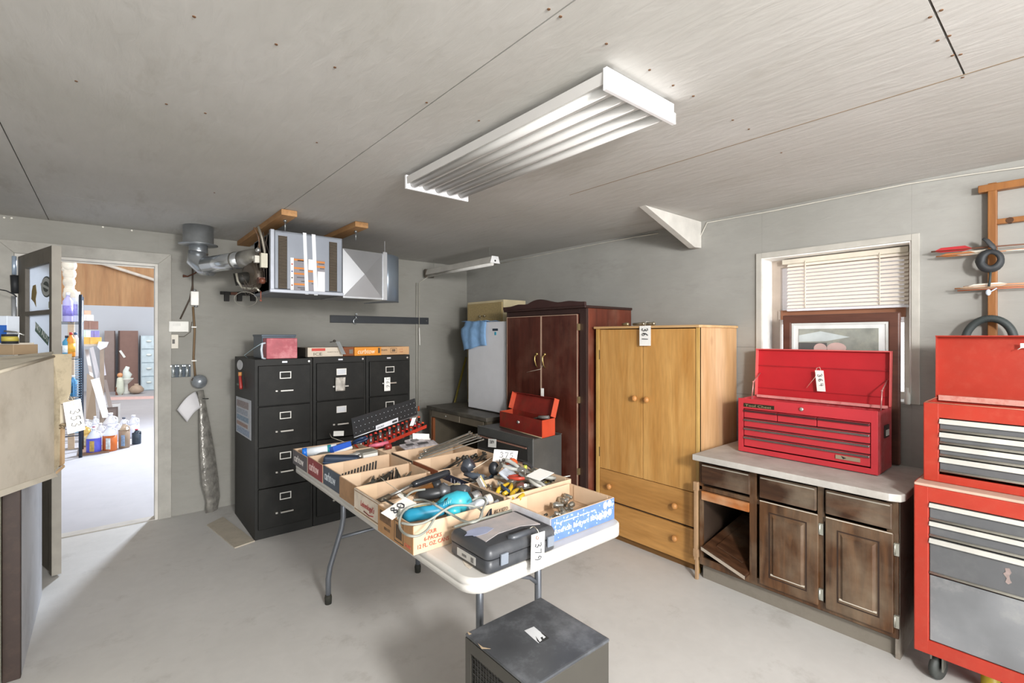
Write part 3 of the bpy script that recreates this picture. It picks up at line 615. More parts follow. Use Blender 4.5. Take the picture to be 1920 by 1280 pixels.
# lamp fittings and tag on top of it
for i, (px, w, lab) in enumerate(((1171, .05, 'small brass fitting on the front edge of the pine wardrobe top'), (1196, .09, 'chromed clamp fitting in the middle of the pine wardrobe top'), (1216, .08, 'chromed clamp fitting beside the tag on the pine wardrobe top'))):
    c = atX(px, 607, PX+.03); c.z = PH+.017
    cf = thing('metal_fitting', lab, 'fitting', c)
    part('barrel', MB().cyl(c+Vector((0, -w/2, .013)), c+Vector((.01, w/2, .013)), .012, .009, n=12).ball(c+Vector((0, -w/2, .014)), .014), M('#b0a690' if i else '#b9a984', .28, .85), cf)
    part('arm', MB().tube([c+Vector((0, 0, .012)), c+Vector((.04, .02, .022)), c+Vector((.1, .03, .01))], .006, n=8), M('#8c8576', .35, .8), cf)
c = atX(1199, 648, PX-.03); c2 = atX(1220, 648, PX-.03); c3 = atX(1199, 611, PX-.03)
lot_tag(c, c2-c, c3-c, '361', 'white paper tag 361 hanging on the front of the pine wardrobe', string=[(c2+c3-c)*.5+c3*.5-Vector((0, 0, .0)), c3+(c2-c)*.45+Vector((.02, 0, .03)), c3+(c2-c)*.45+Vector((.06, 0, .03))],
        no=atX(1204, 614, PX-.032), nu=atX(1204, 640, PX-.032)-atX(1204, 614, PX-.032), nv=atX(1215, 614, PX-.032)-atX(1204, 614, PX-.032))
# ================================================================== vanity cabinet
MVAN = wood('#674529', '#3b2413', 'z', .35, 0, 9, 'dark_cabinet_wood', dust='#8a7c68'); MVANH = wood('#5a3c28', '#331f13', 'y', .32, 0, 9, 'dark_cabinet_wood_rail', dust='#8f8270')
MVD = M('#8b8378', .6, dirt='#5b4a3c', damt=.8, dscale=9)
vn = thing('vanity_cabinet', 'dark brown base cabinet with dusty worktop carrying the red tool chest', 'cabinet', (3.07, 1.04, 0))
VX, VYa, VYb, VZ = 2.775, .555, 1.525, .775
part('worktop', MB().prism([(VX-.075, VYb+.005, VZ-.03), (RX-.005, VYb+.005, VZ-.03), (RX-.005, VYa-.03, VZ-.03), (VX-.02, VYa-.03, VZ-.03), (VX-.055, VYa-.02, VZ-.03), (VX-.075, VYa+.02, VZ-.03)], (0, 0, .035)), M('#b7b3ad', .6, dirt='#8a8276', damt=.5, dscale=5, var=.12), vn, bevel=.004)
fr = MB(); z0 = .10; zt = VZ-.03
ys = [VYb, 1.215, 1.190, .87, .845, VYa]
fr.box(VX, VX+.02, VYb-.02, VYb, z0, zt).box(VX, VX+.02, 1.185, 1.225, z0, zt).box(VX, VX+.02, .855, .885, z0, zt).box(VX, VX+.02, VYa, VYa+.045, z0, zt)
fr.box(VX, VX+.02, VYa, VYb, zt-.02, zt).box(VX, VX+.02, VYa, VYb, z0, z0+.045)
fr.box(VX, VX+.02, VYa, VYb, .555, .58)
part('face_frame', fr, MVAN, vn, bevel=.002)
part('carcass', MB().box(VX+.02, RX-.01, VYb-.018, VYb, .09, zt).box(RX-.03, RX-.01, VYa, VYb, .09, zt).box(VX+.02, RX-.01, VYa, VYb, .09, .105).box(VX+.02, RX-.02, 1.19, 1.205, .1, zt), M('#3a2c22', .6), vn)
part('side_panel', MB().box(VX+.02, RX-.01, VYa-.002, VYa+.016, .0, zt), MVD, vn)
part('toe_kick', MB().box(VX+.045, VX+.06, VYa, VYb, .0, .1), M('#7c756a', .7, dirt='#4a4239', dscale=9), vn)
part('shelf_slat', MB().box(VX-.012, VX+.008, 1.225, VYb-.02, .50, .55), wood('#c0773a', '#9a5526', 'y', .6, 0, 5, 'raw_slat', dust='#d9c4a2'), vn)
for (a, b) in ((1.215, 1.505), (.885, 1.165), (.575, .845)):
    d = part('drawer', MB().box(VX-.018, VX, a, b, .60, .722), MVANH, vn, bevel=.006)
    part('drawer_bead', MB().box(VX-.021, VX-.018, a+.008, b-.008, .708, .714), M('#a19a8d', .4), d)
def raised_door(a, b, z0, z1):
    d = part('door', MB().box(VX-.018, VX, a, b, z0, z1), MVAN, vn, bevel=.005)
    s = .058
    part('panel', MB().hexa([(VX-.012, a+s, z0+s), (VX-.012, b-s, z0+s), (VX-.026, b-s-.02, z0+s+.02), (VX-.026, a+s+.02, z0+s+.02), (VX-.012, a+s, z1-s), (VX-.012, b-s, z1-s), (VX-.026, b-s-.02, z1-s-.02), (VX-.026, a+s+.02, z1-s-.02)]), MVAN, d)
    gr = MB()
    for q in ((a+s-.006, a+s, z0+s-.006, z1-s+.006), (b-s, b-s+.006, z0+s-.006, z1-s+.006), (a+s-.006, b-s+.006, z1-s, z1-s+.006), (a+s-.006, b-s+.006, z0+s-.006, z0+s)): gr.box(VX-.020, VX-.016, q[0], q[1], q[2], q[3])
    part('moulding', gr, M('#2f1f16', .5), d)
    part('dusty_ledge', MB().box(VX-.024, VX-.014, a+s+.004, b-s-.004, z0+s+.012, z0+s+.02).box(VX-.019, VX-.015, a+.004, b-.004, z1-.003, z1+.0015), M('#bdb3a3', .8), d)
    for z in (z1-.07, z0+.06):
        part('hinge', MB().box(VX-.014, VX+.001, a-.02, a-.001, z-.028, z+.028).cyl((VX-.014, a-.004, z-.024), (VX-.014, a-.004, z+.024), .005, n=8), M('#b9b9ae', .35, .7), d)
raised_door(.875, 1.165, .125, .585); raised_door(.57, .845, .125, .585)
# broken door lying inside and broken hinge stile
bd = thing('cabinet_door', 'loose panelled cabinet door lying inside the open vanity bay', 'door', (3.0, 1.35, .12))
a = Vector((VX-.02, 1.50, .2)); b = Vector((VX-.03, 1.235, .125)); c = Vector((3.12, 1.42, .34))
part('slab', MB().slab(a, b-a, c-a, (0, 0, .018)), MVANH, bd, bevel=.004)
part('panel', MB().slab(a+(b-a)*.2+(c-a)*.15+Vector((0, 0, .018)), (b-a)*.6, (c-a)*.7, (0, 0, .008)), MVANH, bd, bevel=.004)
part('broken_edge', MB().slab(a+Vector((-.004, 0, .0)), b-a, (0, 0, .018), (-.003, 0, 0)), M('#a79b8c', .6), bd)
one('broken_stile', MB().box(VX-.02, VX+.0, VYb+.004, VYb+.026, .12, .60).box(VX-.022, VX+.002, VYb+.0, VYb+.03, .14, .19).box(VX-.022, VX+.002, VYb+.0, VYb+.03, .545, .6).box(VX-.012, VX+.008, VYb+.005, VYb+.024, 0, .12), M('#a58564', .6, dirt='#6f5a45', dscale=15), 'splintered wooden stile between the pine wardrobe and vanity cabinet', 'board', bevel=.003)
# ================================================================== red tool chest on the vanity
RED = M('#bb343c', .33, var=.05); REDD = M('#9e1f28', .35); REDI = M('#b51f24', .45, dirt='#8d1a1e')
tcst = thing('tool_chest', 'bright red tool chest with open lid on the brown base cabinet', 'tool chest', (3.13, 1.03, VZ+.005))
CX, CXb, CYa, CYb, CZ0, CZ1 = 2.985, 3.25, .680, 1.385, .785, 1.11
b_ = MB().box(CX+.006, CXb, CYa, CYa+.004, CZ0, CZ1-.004).box(CX+.006, CXb, CYb-.004, CYb, CZ0, CZ1-.004).box(CXb-.004, CXb, CYa, CYb, CZ0, CZ1).box(CX+.006, CXb, CYa, CYb, CZ0, CZ0+.004).box(CX+.006, CXb, CYa, CYb, CZ1-.055, CZ1-.05)
part('shell', b_, M('#b03a40', .38, dirt='#c9888a', damt=.4, dscale=25), tcst)
fm = MB().box(CX, CX+.01, CYa, CYa+.03, CZ0, CZ1).box(CX, CX+.01, CYb-.03, CYb, CZ0, CZ1).box(CX, CX+.01, CYa, CYb, CZ0, CZ0+.03).box(CX, CX+.01, CYa, CYb, CZ1-.062, CZ1)
part('front_frame', fm, RED, tcst, bevel=.002)
part('inside_tray', MB().box(CX+.012, CXb-.006, CYa+.006, CYb-.006, CZ1-.05, CZ1-.046), REDI, tcst)
part('rim', MB().box(CXb-.03, CXb-.02, CYa+.01, CYb-.01, CZ1-.012, CZ1+.004), M('#d98f8c', .6, dirt='#b33', damt=.5, dscale=30), tcst)
PULL = M('#8b7f7c', .25, .8)
rows = [(CZ1-.064, CZ1-.118, (0, .3, .62, 1)), (CZ1-.120, CZ1-.172, (0, 1)), (CZ1-.174, CZ1-.226, (0, 1)), (CZ1-.228, CZ0+.034, (0, 1))]
ya, yb = CYa+.032, CYb-.032
for z1, z0, cuts in rows:
    for i in range(len(cuts)-1):
        p1 = yb-(yb-ya)*cuts[i]-.002; p0 = yb-(yb-ya)*cuts[i+1]+.002
        d = part('drawer', MB().box(CX+.004, CX+.2, p0, p1, z0+.002, z1-.002), RED, tcst, bevel=.002)
        part('drawer_pull', MB().box(CX-.008, CX+.004, p0, p1, z1-.016, z1-.004), PULL if len(cuts) == 2 else M('#5d3a3c', .3, .6), d, bevel=.003)
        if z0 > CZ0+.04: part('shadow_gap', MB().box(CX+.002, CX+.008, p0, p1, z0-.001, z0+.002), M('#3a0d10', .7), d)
part('nameplate', MB().box(CX-.003, CX, CYb-.21, CYb-.035, CZ1-.05, CZ1-.028), M('#3c3a2c', .3, .5), tcst)
text('Tool Chest', (CX-.0035, CYb-.045, CZ1-.047), (0, -.15, 0), (0, 0, .014), M('#b9ad86', .3, .5), tcst, th=.001)
part('lock', MB().lathe([(.011, 0), (.011, .006), (.004, .008)], (CX, 1.03, CZ1-.03), (-1, 0, 0), n=14), CHR, tcst)
part('badge', MB().box(CX-.002, CX+.004, CYa+.075, CYa+.185, CZ0+.052, CZ0+.072), M('#b8ab92', .3, .6), tcst)
part('badge_flash', MB().prism([(CX-.0032, CYa+.16, CZ0+.07), (CX-.0032, CYa+.135, CZ0+.062), (CX-.0032, CYa+.15, CZ0+.055)], (.001, 0, 0)), M('#222', .4), tcst)
part('side_handle', MB().box(CX+.11, CX+.19, CYa-.006, CYa, CZ1-.15, CZ1-.085), M('#2b2423', .5), tcst)
part('side_handle', MB().box(CX+.125, CX+.175, CYa-.009, CYa-.006, CZ1-.14, CZ1-.11), M('#d3d8d2', .4), tcst)
# lid
lid = MB(); LX = CXb; LZ = 1.405; tl = .02
lid.hexa([(LX, CYa, CZ1), (LX, CYb, CZ1), (LX+.004, CYb, CZ1), (LX+.004, CYa, CZ1), (LX+tl, CYa, LZ), (LX+tl, CYb, LZ), (LX+tl+.004, CYb, LZ), (LX+tl+.004, CYa, LZ)])
ld = part('lid', lid, M('#b5212a', .42, var=.06), tcst)
part('lid_rim', MB().slab((LX+tl-.04, CYa, LZ-.001), (0, CYb-CYa, 0), (.045, 0, 0), (0, 0, .005)).slab((LX, CYa, CZ1), (0, .004, 0), (-.035, 0, .0), (tl*.9, 0, LZ-CZ1)).slab((LX, CYb-.004, CZ1), (0, .004, 0), (-.035, 0, .0), (tl*.9, 0, LZ-CZ1)), M('#d6605f', .45), ld)
cz = CZ1+.19; part('lid_crease', MB().box(LX+.006, LX+.012, CYa+.01, CYb-.01, cz-.003, cz+.002).box(LX-.002, LX+.004, CYa+.01, CYb-.01, CZ1+.045, CZ1+.048), REDD, ld)
for y in (CYa+.02, CYb-.02):
    part('lid_stay', MB().tube([(CX+.14, y, CZ1-.03), (CX+.165, y, CZ1+.09), (LX+.0, y, CZ1+.14)], .0035, n=6).ball((CX+.165, y, CZ1+.09), .006), M('#c98f8c', .35, .5), tcst)
c = atX(1532, 733, CXb-.03); c2 = atX(1548, 734, CXb-.03); c3 = atX(1528, 694, CXb-.03)
lot_tag(c, c2-c, c3-c, '364', 'white paper tag 364 hanging inside the open red chest lid', string=[atX(1512, 727, CXb-.02), atX(1529, 706, CXb-.03), atX(1531, 690, CXb-.03), atX(1537, 688, CXb-.025), atX(1539, 694, CXb-.03)],
        no=atX(1533, 700, CXb-.032), nu=atX(1537, 726, CXb-.032)-atX(1533, 700, CXb-.032), nv=atX(1541, 699, CXb-.032)-atX(1533, 700, CXb-.032))
# ================================================================== rolling cabinet and its top chest
ORED = M('#a63222', .38, var=.06, dirt='#c0745c', damt=.12, dscale=30)
rc = thing('rolling_tool_cabinet', 'large red and grey rolling tool cabinet on casters at the right', 'tool cabinet', (3.0, .14, 0))
QX, QYa, QYb, Q0, Q1 = 2.70, -.21, .487, .125, .855
DG = M('#5a5b5d', .4, var=.08, dirt='#7d7d7c', damt=.3, dscale=6)
s_ = MB().box(QX+.012, QX+.46, QYb-.004, QYb, Q0, Q1).box(QX+.012, QX+.46, QYa, QYa+.004, Q0, Q1).box(QX+.456, QX+.46, QYa, QYb, Q0, Q1).box(QX+.012, QX+.46, QYa, QYb, Q0, Q0+.005)
part('shell', s_, ORED, rc)
part('top', MB().box(QX, QX+.46, QYa, QYb, Q1-.012, Q1), M('#c3a290', .7, dirt='#b9867a', dscale=20), rc, bevel=.004)
part('front_frame', MB().box(QX, QX+.014, QYb-.05, QYb, Q0, Q1-.012).box(QX, QX+.014, QYa, QYa+.05, Q0, Q1-.012).box(QX, QX+.014, QYa, QYb, Q0, Q0+.06).box(QX, QX+.014, QYa, QYb, Q1-.075, Q1-.012), ORED, rc, bevel=.004)
WPULL = M('#e3e1da', .25, .55); WP2 = M('#b4b1a6', .3, .6)
def rdrawer(par, x, a, b, z0, z1, strip=.016, low=True, mat=DG):
    d = part('drawer', MB().box(x+.006, x+.35, a, b, z0+.002, z1-.002), mat, par, bevel=.002)
    part('drawer_pull', MB().hexa([(x-.010, a, z1-strip-.002), (x+.006, a, z1-strip-.002), (x+.006, b, z1-strip-.002), (x-.010, b, z1-strip-.002), (x-.002, a, z1-.002), (x+.006, a, z1-.002), (x+.006, b, z1-.002), (x-.002, b, z1-.002)]), WPULL, d)
    if low: part('lower_lip', MB().tube([(x+.004, a, z0+.008), (x+.004, b, z0+.008)], .006, n=6), WP2, d)
a, b = QYa+.052, QYb-.052
rdrawer(rc, QX, a, b, .700, .778); rdrawer(rc, QX, a, b, .630, .700); rdrawer(rc, QX, a, b, .470, .628, .018)
part('bottom_panel', MB().box(QX+.008, QX+.014, a, b, Q0+.062, .466), M('#8c8e91', .4, .3, var=.3, scale=2.4, dirt='#b9b7b2', damt=.6, dscale=3), rc, bevel=.002)
part('paint_chip', MB().prism([(QX+.0045, y, z) for y, z in ((.208, .578), (.196, .582), (.190, .566), (.196, .552), (.194, .537), (.189, .528), (.199, .518), (.207, .524), (.203, .54), (.213, .556), (.206, .564))], (.0028, 0, 0)), M('#8d7d78', .7, var=.2, scale=60), rc)
for x in (QX+.07, QX+.4):
    for y in (QYb-.07, QYa+.07):
        w = part('caster', MB().lathe([(.02, -.012), (.05, -.011), (.052, 0), (.05, .011), (.02, .012)], (x, y, .053), (.35, 1, 0), n=20), M('#3a3d3a', .6, dirt='#8a8a84'), rc)
        part('caster_fork', MB().box(x-.03, x+.03, y-.022, y-.016, .05, .125).box(x-.03, x+.03, y+.016, y+.022, .05, .125).box(x-.035, x+.035, y-.03, y+.03, .115, .125), M('#85867f', .4, .7), w)
one('yellow_can', MB().lathe([(.028, 0), (.03, .004), (.03, .075), (.02, .085)], (QX+.13, .26, 0), n=16), M('#b9a52c', .4), 'yellow can on the floor under the red rolling cabinet', 'can')
up = thing('tool_chest', 'orange-red tool chest with grey drawers on the rolling cabinet, lid open', 'tool chest', (3.0, .14, Q1))
UX = 2.77; UYa, UYb = -.21, .4665
pz = atX(1723, 755, UX); uz1 = 1.197; uz0 = Q1+.001
part('shell', MB().box(UX+.012, UX+.30, UYb-.004, UYb, uz0, uz1-.004).box(UX+.012, UX+.30, UYa, UYa+.004, uz0, uz1-.004).box(UX+.296, UX+.30, UYa, UYb, uz0, uz1).box(UX+.01, UX+.3, UYa, UYb, uz0, uz0+.004).box(UX+.01, UX+.3, UYa, UYb, uz1-.05, uz1-.046), ORED, up)
part('front_frame', MB().box(UX, UX+.014, UYb-.052, UYb, uz0, uz1).box(UX, UX+.014, UYa, UYa+.052, uz0, uz1).box(UX, UX+.014, UYa, UYb, uz0, uz0+.035).box(UX, UX+.014, UYa, UYb, uz1-.062, uz1), ORED, up, bevel=.003)
part('rim', MB().tube([(UX+.012, UYa, uz1), (UX+.012, UYb-.003, uz1), (UX+.29, UYb-.003, uz1)], .003, n=6), M('#d59a80', .5), up)
part('back_rim', MB().box(UX+.27, UX+.29, UYa+.01, UYb-.01, uz1-.012, uz1+.012), M('#cf9a8d', .7, dirt='#b5493a', damt=.6, dscale=30), up)
a, b = UYa+.054, UYb-.054; zz = uz1-.064; hs = (.058, .054, .054, .068)
for k, h in enumerate(hs): rdrawer(up, UX, a, b, zz-h, zz, .019, True); zz -= h
lx = UX+.30; lz = 1.49
part('lid', MB().hexa([(lx, UYa, uz1), (lx, UYb, uz1), (lx+.004, UYb, uz1), (lx+.004, UYa, uz1), (lx+.01, UYa, lz), (lx+.01, UYb, lz), (lx+.014, UYb, lz), (lx+.014, UYa, lz)]).box(lx-.04, lx+.014, UYa, UYb, lz-.002, lz+.003), ORED, up)
part('lid_side', MB().slab((lx+.004, UYb-.003, uz1), (-.04, 0, 0), (0, .003, 0), (.006, 0, lz-uz1)), M('#a53626', .4), up)
one('tag_string', MB().tube([atX(1908, 655, lx-.03), atX(1914, 652, lx-.03), atX(1924, 650, lx-.03)], .002, n=5), M('#e8e4d8', .7), 'end of a white tag string on the orange-red lid', 'string')
one('cotton_tag', MB().slab(atX(1913, 652, lx-.025), (0, -.03, 0), (0, 0, .02), (.002, 0, 0)), WHITE, 'white paper tag at the photo edge on the orange-red lid', 'tag')
# ================================================================== black box in the foreground
hb_ = thing('heater_box', 'black steel box with side grille on the floor in front', 'box', (1.02, 1.1, 0))
BX0, BX1, BY0, BY1, BZ = .860, 1.187, .945, 1.254, .56
MBOX = M('#494b4f', .36, .2, var=.3, scale=5, dirt='#8a8d92', damt=.6, dscale=5); MBOXS = M('#45423c', .4, .2, var=.06)
part('top_panel', MB().box(BX0, BX1, BY0, BY1, BZ-.012, BZ), MBOX, hb_, bevel=.005)
part('body', MB().box(BX0+.012, BX1-.002, BY0+.002, BY1-.002, .02, BZ-.011), MBOXS, hb_, bevel=.003)
part('grille_frame', MB().box(BX0, BX0+.012, BY1-.03, BY1-.002, .02, BZ-.012).box(BX0, BX0+.012, BY0+.002, BY0+.03, .02, BZ-.012).box(BX0, BX0+.012, BY0+.03, BY1-.03, BZ-.05, BZ-.012).box(BX0, BX0+.012, BY0+.03, BY1-.03, .02, .08), MBOXS, hb_)
gm = MB()
for k in range(28): gm.box(BX0+.004, BX0+.007, BY0+.03, BY1-.03, .09+k*.015, .093+k*.015)
for k in range(18): gm.box(BX0+.003, BX0+.006, BY0+.035+k*.014, BY0+.037+k*.014, .08, BZ-.05)
part('grille', gm, M('#2c2b29', .4), hb_)
S = [atZ(*p, BZ+.0008) for p in ((983, 1182), (1001, 1174.5), (1014, 1185), (1016, 1188), (1023, 1194), (1019, 1197), (1017, 1193), (1013, 1195), (1016, 1200), (1012, 1203), (1004, 1192), (1007, 1201), (1011, 1205), (1009, 1205), (1002, 1199))]
part('torn_label', MB().prism(S, (0, 0, .0006)), M('#c9cbcd', .5), hb_)
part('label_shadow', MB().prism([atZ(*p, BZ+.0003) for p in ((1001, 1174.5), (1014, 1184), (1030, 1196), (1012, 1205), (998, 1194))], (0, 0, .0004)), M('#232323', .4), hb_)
part('chipped_corner', MB().prism([atZ(*p, BZ+.0004) for p in ((876, 1184), (884, 1188), (879, 1190))], (0, 0, .0006)).prism([atZ(*p, BZ+.0004) for p in ((896, 1206), (905, 1213), (920, 1216), (903, 1216))], (0, 0, .0006)), M('#b09a7e', .6), hb_)
for x, y in ((BX0+.03, BY0+.03), (BX1-.03, BY0+.03), (BX0+.03, BY1-.03), (BX1-.03, BY1-.03)): part('foot', MB().lathe([(.015, 0), (.018, .02)], (x, y, 0), n=10), M('#1f1f1e', .7), hb_)
# ================================================================== wall rack, arrows, hose
MLAD = wood('#b5793f', '#8f5a2a', 'z', .5, 0, 5, 'rack_wood')
rk = thing('wooden_rack', 'narrow varnished wooden wall rack above the red tool chests', 'rack', (RX-.02, .3, 1.2))
uy = atX(1861, 500, RX-.03).y
part('upright', MB().box(RX-.045, RX-.003, uy-.016, uy+.016, 1.2, 2.24), MLAD, rk, bevel=.003)
part('upright', MB().box(RX-.045, RX-.003, uy-.62, uy-.588, 1.2, 2.24), MLAD, rk, bevel=.003)
part('top_rail', MB().box(RX-.05, RX-.003, uy-.66, uy+.05, 2.20, 2.235), MLAD, rk, bevel=.003)
part('middle_rail', MB().box(RX-.04, RX-.01, uy-.59, uy-.01, 2.035, 2.06), MLAD, rk, bevel=.003)
for k in range(5): part('rail_notch', MB().lathe([(.014, 0), (.014, .03)], (RX-.042, uy-.06-k*.1, 2.047), (1, 0, 0), n=10), M('#4d2f16', .7), rk)
def arrow(pts, label, fl, shaft, tipcol=None, fx=.012):
    t = thing('arrow', label, 'arrow', pts[0], group='arrows across the wall rack')
    part('shaft', MB().tube(pts, .0035, n=6), shaft, t)
    if fl:
        d = (pts[1]-pts[0]).normalized(); n = Vector((-.3, 0, 1)); o = pts[0]+d*.01
        f = MB()
        for n in (Vector((-.3, 0, 1)), Vector((-.8, 0, -.5))):
            n.normalize(); f.prism([o, o+d*.03+n*fx, o+d*.12+n*fx*1.1, o+d*.15], d.cross(n).normalized()*.0015)
        part('fletching', f, fl, t)
    return t
xr = RX-.065
A_ = lambda px, py, x=xr: atX(px, py, x)
TAN = M('#b5794f', .5); SIL = M('#b9b4a8', .35, .4); BRN = M('#6d4632', .5)
arrow([A_(1746, 472), A_(1840, 464), A_(1990, 452)], 'arrow with bright red fletching, topmost on the wall rack', M('#b02a30', .6), BRN, fx=.016)
arrow([A_(1755, 481), A_(1840, 474), A_(1990, 460)], 'arrow with orange-brown fletching just under the red one', M('#a5683a', .6), TAN)
arrow([A_(1785, 478), A_(1850, 472), A_(1990, 463)], 'arrow with pale silvery fletching in the upper arrow bundle', M('#c9c3b6', .5), SIL)
arrow([A_(1806, 538), A_(1860, 534), A_(1990, 527)], 'arrow with long white fletching in the lower arrow bundle', M('#dcd5c8', .6), M('#c98c66', .5), fx=.01)
arrow([A_(1790, 541), A_(1860, 538), A_(1990, 531)], 'arrow with tan shaft and grey tip, lower arrow bundle', M('#a39a88', .6), TAN, fx=.008)
arrow([A_(1795, 545), A_(1860, 541), A_(1990, 535)], 'lowest arrow of the lower bundle, plain copper shaft', None, M('#b0694a', .5))
one('rack_dowel', MB().cyl((RX-.065, uy, 1.945), (RX-.003, uy, 1.945), .007, n=8), MLAD, 'wooden peg carrying the upper arrow bundle', 'peg')
one('rack_dowel', MB().cyl((RX-.065, uy, 1.733), (RX-.003, uy, 1.733), .007, n=8), MLAD, 'wooden peg carrying the lower arrow bundle', 'peg')
rg = thing('rubber_ring_strap', 'black rubber ring with strap hung in front of the rack upright', 'ring', A_(1858, 530, RX-.09))
cc = A_(1857, 488, RX-.09); cc2 = A_(1857, 488, RX-.09)
k = MB(); pts = []
for i in range(20):
    t = 2*PI*i/20; pts.append(cc+Vector((0, math.cos(t)*.036, math.sin(t)*.042)))
k.tube(pts, [.016+.007*max(0, math.cos(2*PI*i/20))+.006*max(0, -math.sin(2*PI*i/20)) for i in range(20)], n=8, closed=True, flat=.7)
part('ring', k, M('#2f3235', .6), rg)
part('upper_flap', MB().tube([A_(1843, 447, RX-.09), A_(1851, 451, RX-.09), A_(1860, 461, RX-.09), A_(1866, 468, RX-.09)], [.008, .012, .014, .008], n=8, flat=.5), M('#37393b', .6), rg)
part('strap', MB().tube([A_(1857, 508, RX-.09), A_(1856, 525, RX-.085), A_(1854, 537, RX-.085)], .005, n=6), M('#2f3a3a', .6), rg)
part('tied_tag', MB().ball(A_(1853, 548, RX-.085), .011, sc=(.6, .9, 1.4)).tube([A_(1855, 548, RX-.085), A_(1862, 544, RX-.085), A_(1869, 540, RX-.08)], .003, n=5), M('#c2cede', .5), rg)
hp = []
for i in range(25):
    t = i/24*PI; hp.append(A_(1855-46*math.cos(t)+2*math.sin(t), 640-43*math.sin(t), RX-.09))
for i in range(1, 8): hp.append(hp[24]+Vector((0, -.003*i, -.03*i)))
hp = [hp[0]+Vector((0, .004*i, -.04*i)) for i in (3, 2, 1)]+hp
hm = MB(); fine = []
for i in range(len(hp)-1):
    for j in range(6): fine.append(hp[i].lerp(hp[i+1], j/6))
hm.tube(fine, [.017+(.0018 if i % 2 else -.0012) for i in range(len(fine))], n=10)
one('corrugated_hose', hm, M('#3c4343', .55), 'black corrugated hose looped over the rack behind the red lid', 'hose')
# ================================================================== blind and leaning picture in the window
bl = thing('window_blind', 'cream slatted blind pulled halfway down in the window', 'blind', (RX+.10, 1.0, 1.6))
bx_ = RX+.09; ya, yb = .645, 1.275
zt_ = 1.975; zb = 1.672; NSL = 13
part('head_rail', MB().box(bx_-.01, bx_+.025, ya, yb+.03, zt_-.01, zt_+.02), M('#d9d2c2', .5), bl, bevel=.002)
sm = MB(); ns = NSL
for i in range(ns):
    z = zb+.012+(zt_-zb-.03)*i/(ns-1)
    sm.hexa([(bx_-.009, ya, z-.011), (bx_-.0075, ya, z-.0115), (bx_-.0075, yb, z-.0115), (bx_-.009, yb, z-.011), (bx_+.0065, ya, z+.0055), (bx_+.008, ya, z+.005), (bx_+.008, yb, z+.005), (bx_+.0065, yb, z+.0055)])
part('slats', sm, M('#fbf4ea', .5, var=.02), bl)
part('ladder_cord', MB().tube([(bx_-.012, yb-.11, zb), (bx_-.012, yb-.11, zt_)], .003, n=5), M('#e6dccb', .7), bl)
part('ladder_cord', MB().tube([(bx_-.012, ya+.13, zb), (bx_-.012, ya+.13, zt_)], .003, n=5), M('#e6dccb', .7), bl)
part('bottom_rail', MB().box(bx_-.014, bx_+.014, ya, yb, zb-.018, zb-.004), M('#e4e2e6', .45), bl, bevel=.003)
pf = thing('framed_picture', 'brown framed landscape picture leaning in the window behind the red lid', 'picture', (RX, 1.0, 1.12))
# frame plane leans: bottom on the worktop behind the chest, top in the recess
fx = RX-.055
FM = wood('#6d4638', '#54332a', 'y', .45, 0, 5, 'frame_wood')
f0, f1, fz0, fz1 = atX(1703, 585, fx).y, atX(1467, 596, fx).y, .785, atX(1467, 594, fx).z
fz1 = 1.622
w_ = .052; f0 = .655; f1 = atX(1467, 594, fx).y
part('frame', MB().box(fx, fx+.03, f0, f1, fz1-w_, fz1).box(fx, fx+.03, f0, f1, fz0, fz0+w_).box(fx, fx+.03, f0, f0+w_, fz0, fz1).box(fx, fx+.03, f1-w_, f1, fz0, fz1), FM, pf, bevel=.008)
part('mat_board', MB().box(fx+.012, fx+.016, f0+w_-.001, f1-w_+.001, fz0+w_, fz1-w_), M('#d9dcdc', .6), pf)
part('inner_liner', MB().box(fx+.006, fx+.013, f0+w_, f1-w_, fz1-w_-.012, fz1-w_).box(fx+.006, fx+.013, f0+w_, f0+w_+.012, fz0+w_, fz1-w_).box(fx+.006, fx+.013, f1-w_-.012, f1-w_, fz0+w_, fz1-w_), M('#c9ccca', .5), pf)
y0, y1, z0, z1 = f0+w_+.045, f1-w_-.04, fz0+w_+.05, fz1-w_-.035
part('print', MB().box(fx+.009, fx+.012, y0, y1, z0, z1), M('#8c9089', .6, var=.3, scale=9, dirt='#b9b7a2', dscale=14), pf)
part('printed_shore', MB().box(fx+.0078, fx+.009, (y0+y1)/2+.05, y1, z0, z1-.085), M('#565656', .6), pf)
def blob(cy, cz, ry, rz, n=18): return [(fx+.0075, cy+ry*math.cos(2*PI*i/n), cz+rz*math.sin(2*PI*i/n)) for i in range(n)]
part('printed_stones', MB().prism(blob((y0+y1)/2+.0, z1-.115, .05, .032), (.001, 0, 0)).prism(blob((y0+y1)/2+.085, z1-.12, .035, .032), (.001, 0, 0)), M('#c6aaa4', .6), pf)
part('printed_cloud', MB().prism([(fx+.0082, y1, z1-.04), (fx+.0082, y1-.12, z1-.015), (fx+.0082, y1-.27, z1-.05), (fx+.0082, y1-.15, z1-.075), (fx+.0082, y1, z1-.08)], (.001, 0, 0)), M('#b9c3c4', .6, var=.15), pf)
one('white_bottle', MB().lathe([(.012, 0), (.014, .01), (.014, .05), (.006, .07), (.006, .09)], (RX-.03, .628, WZ0+.0), n=12), M('#e6ede6', .3), 'little white bottle beside the picture frame at the window', 'bottle')
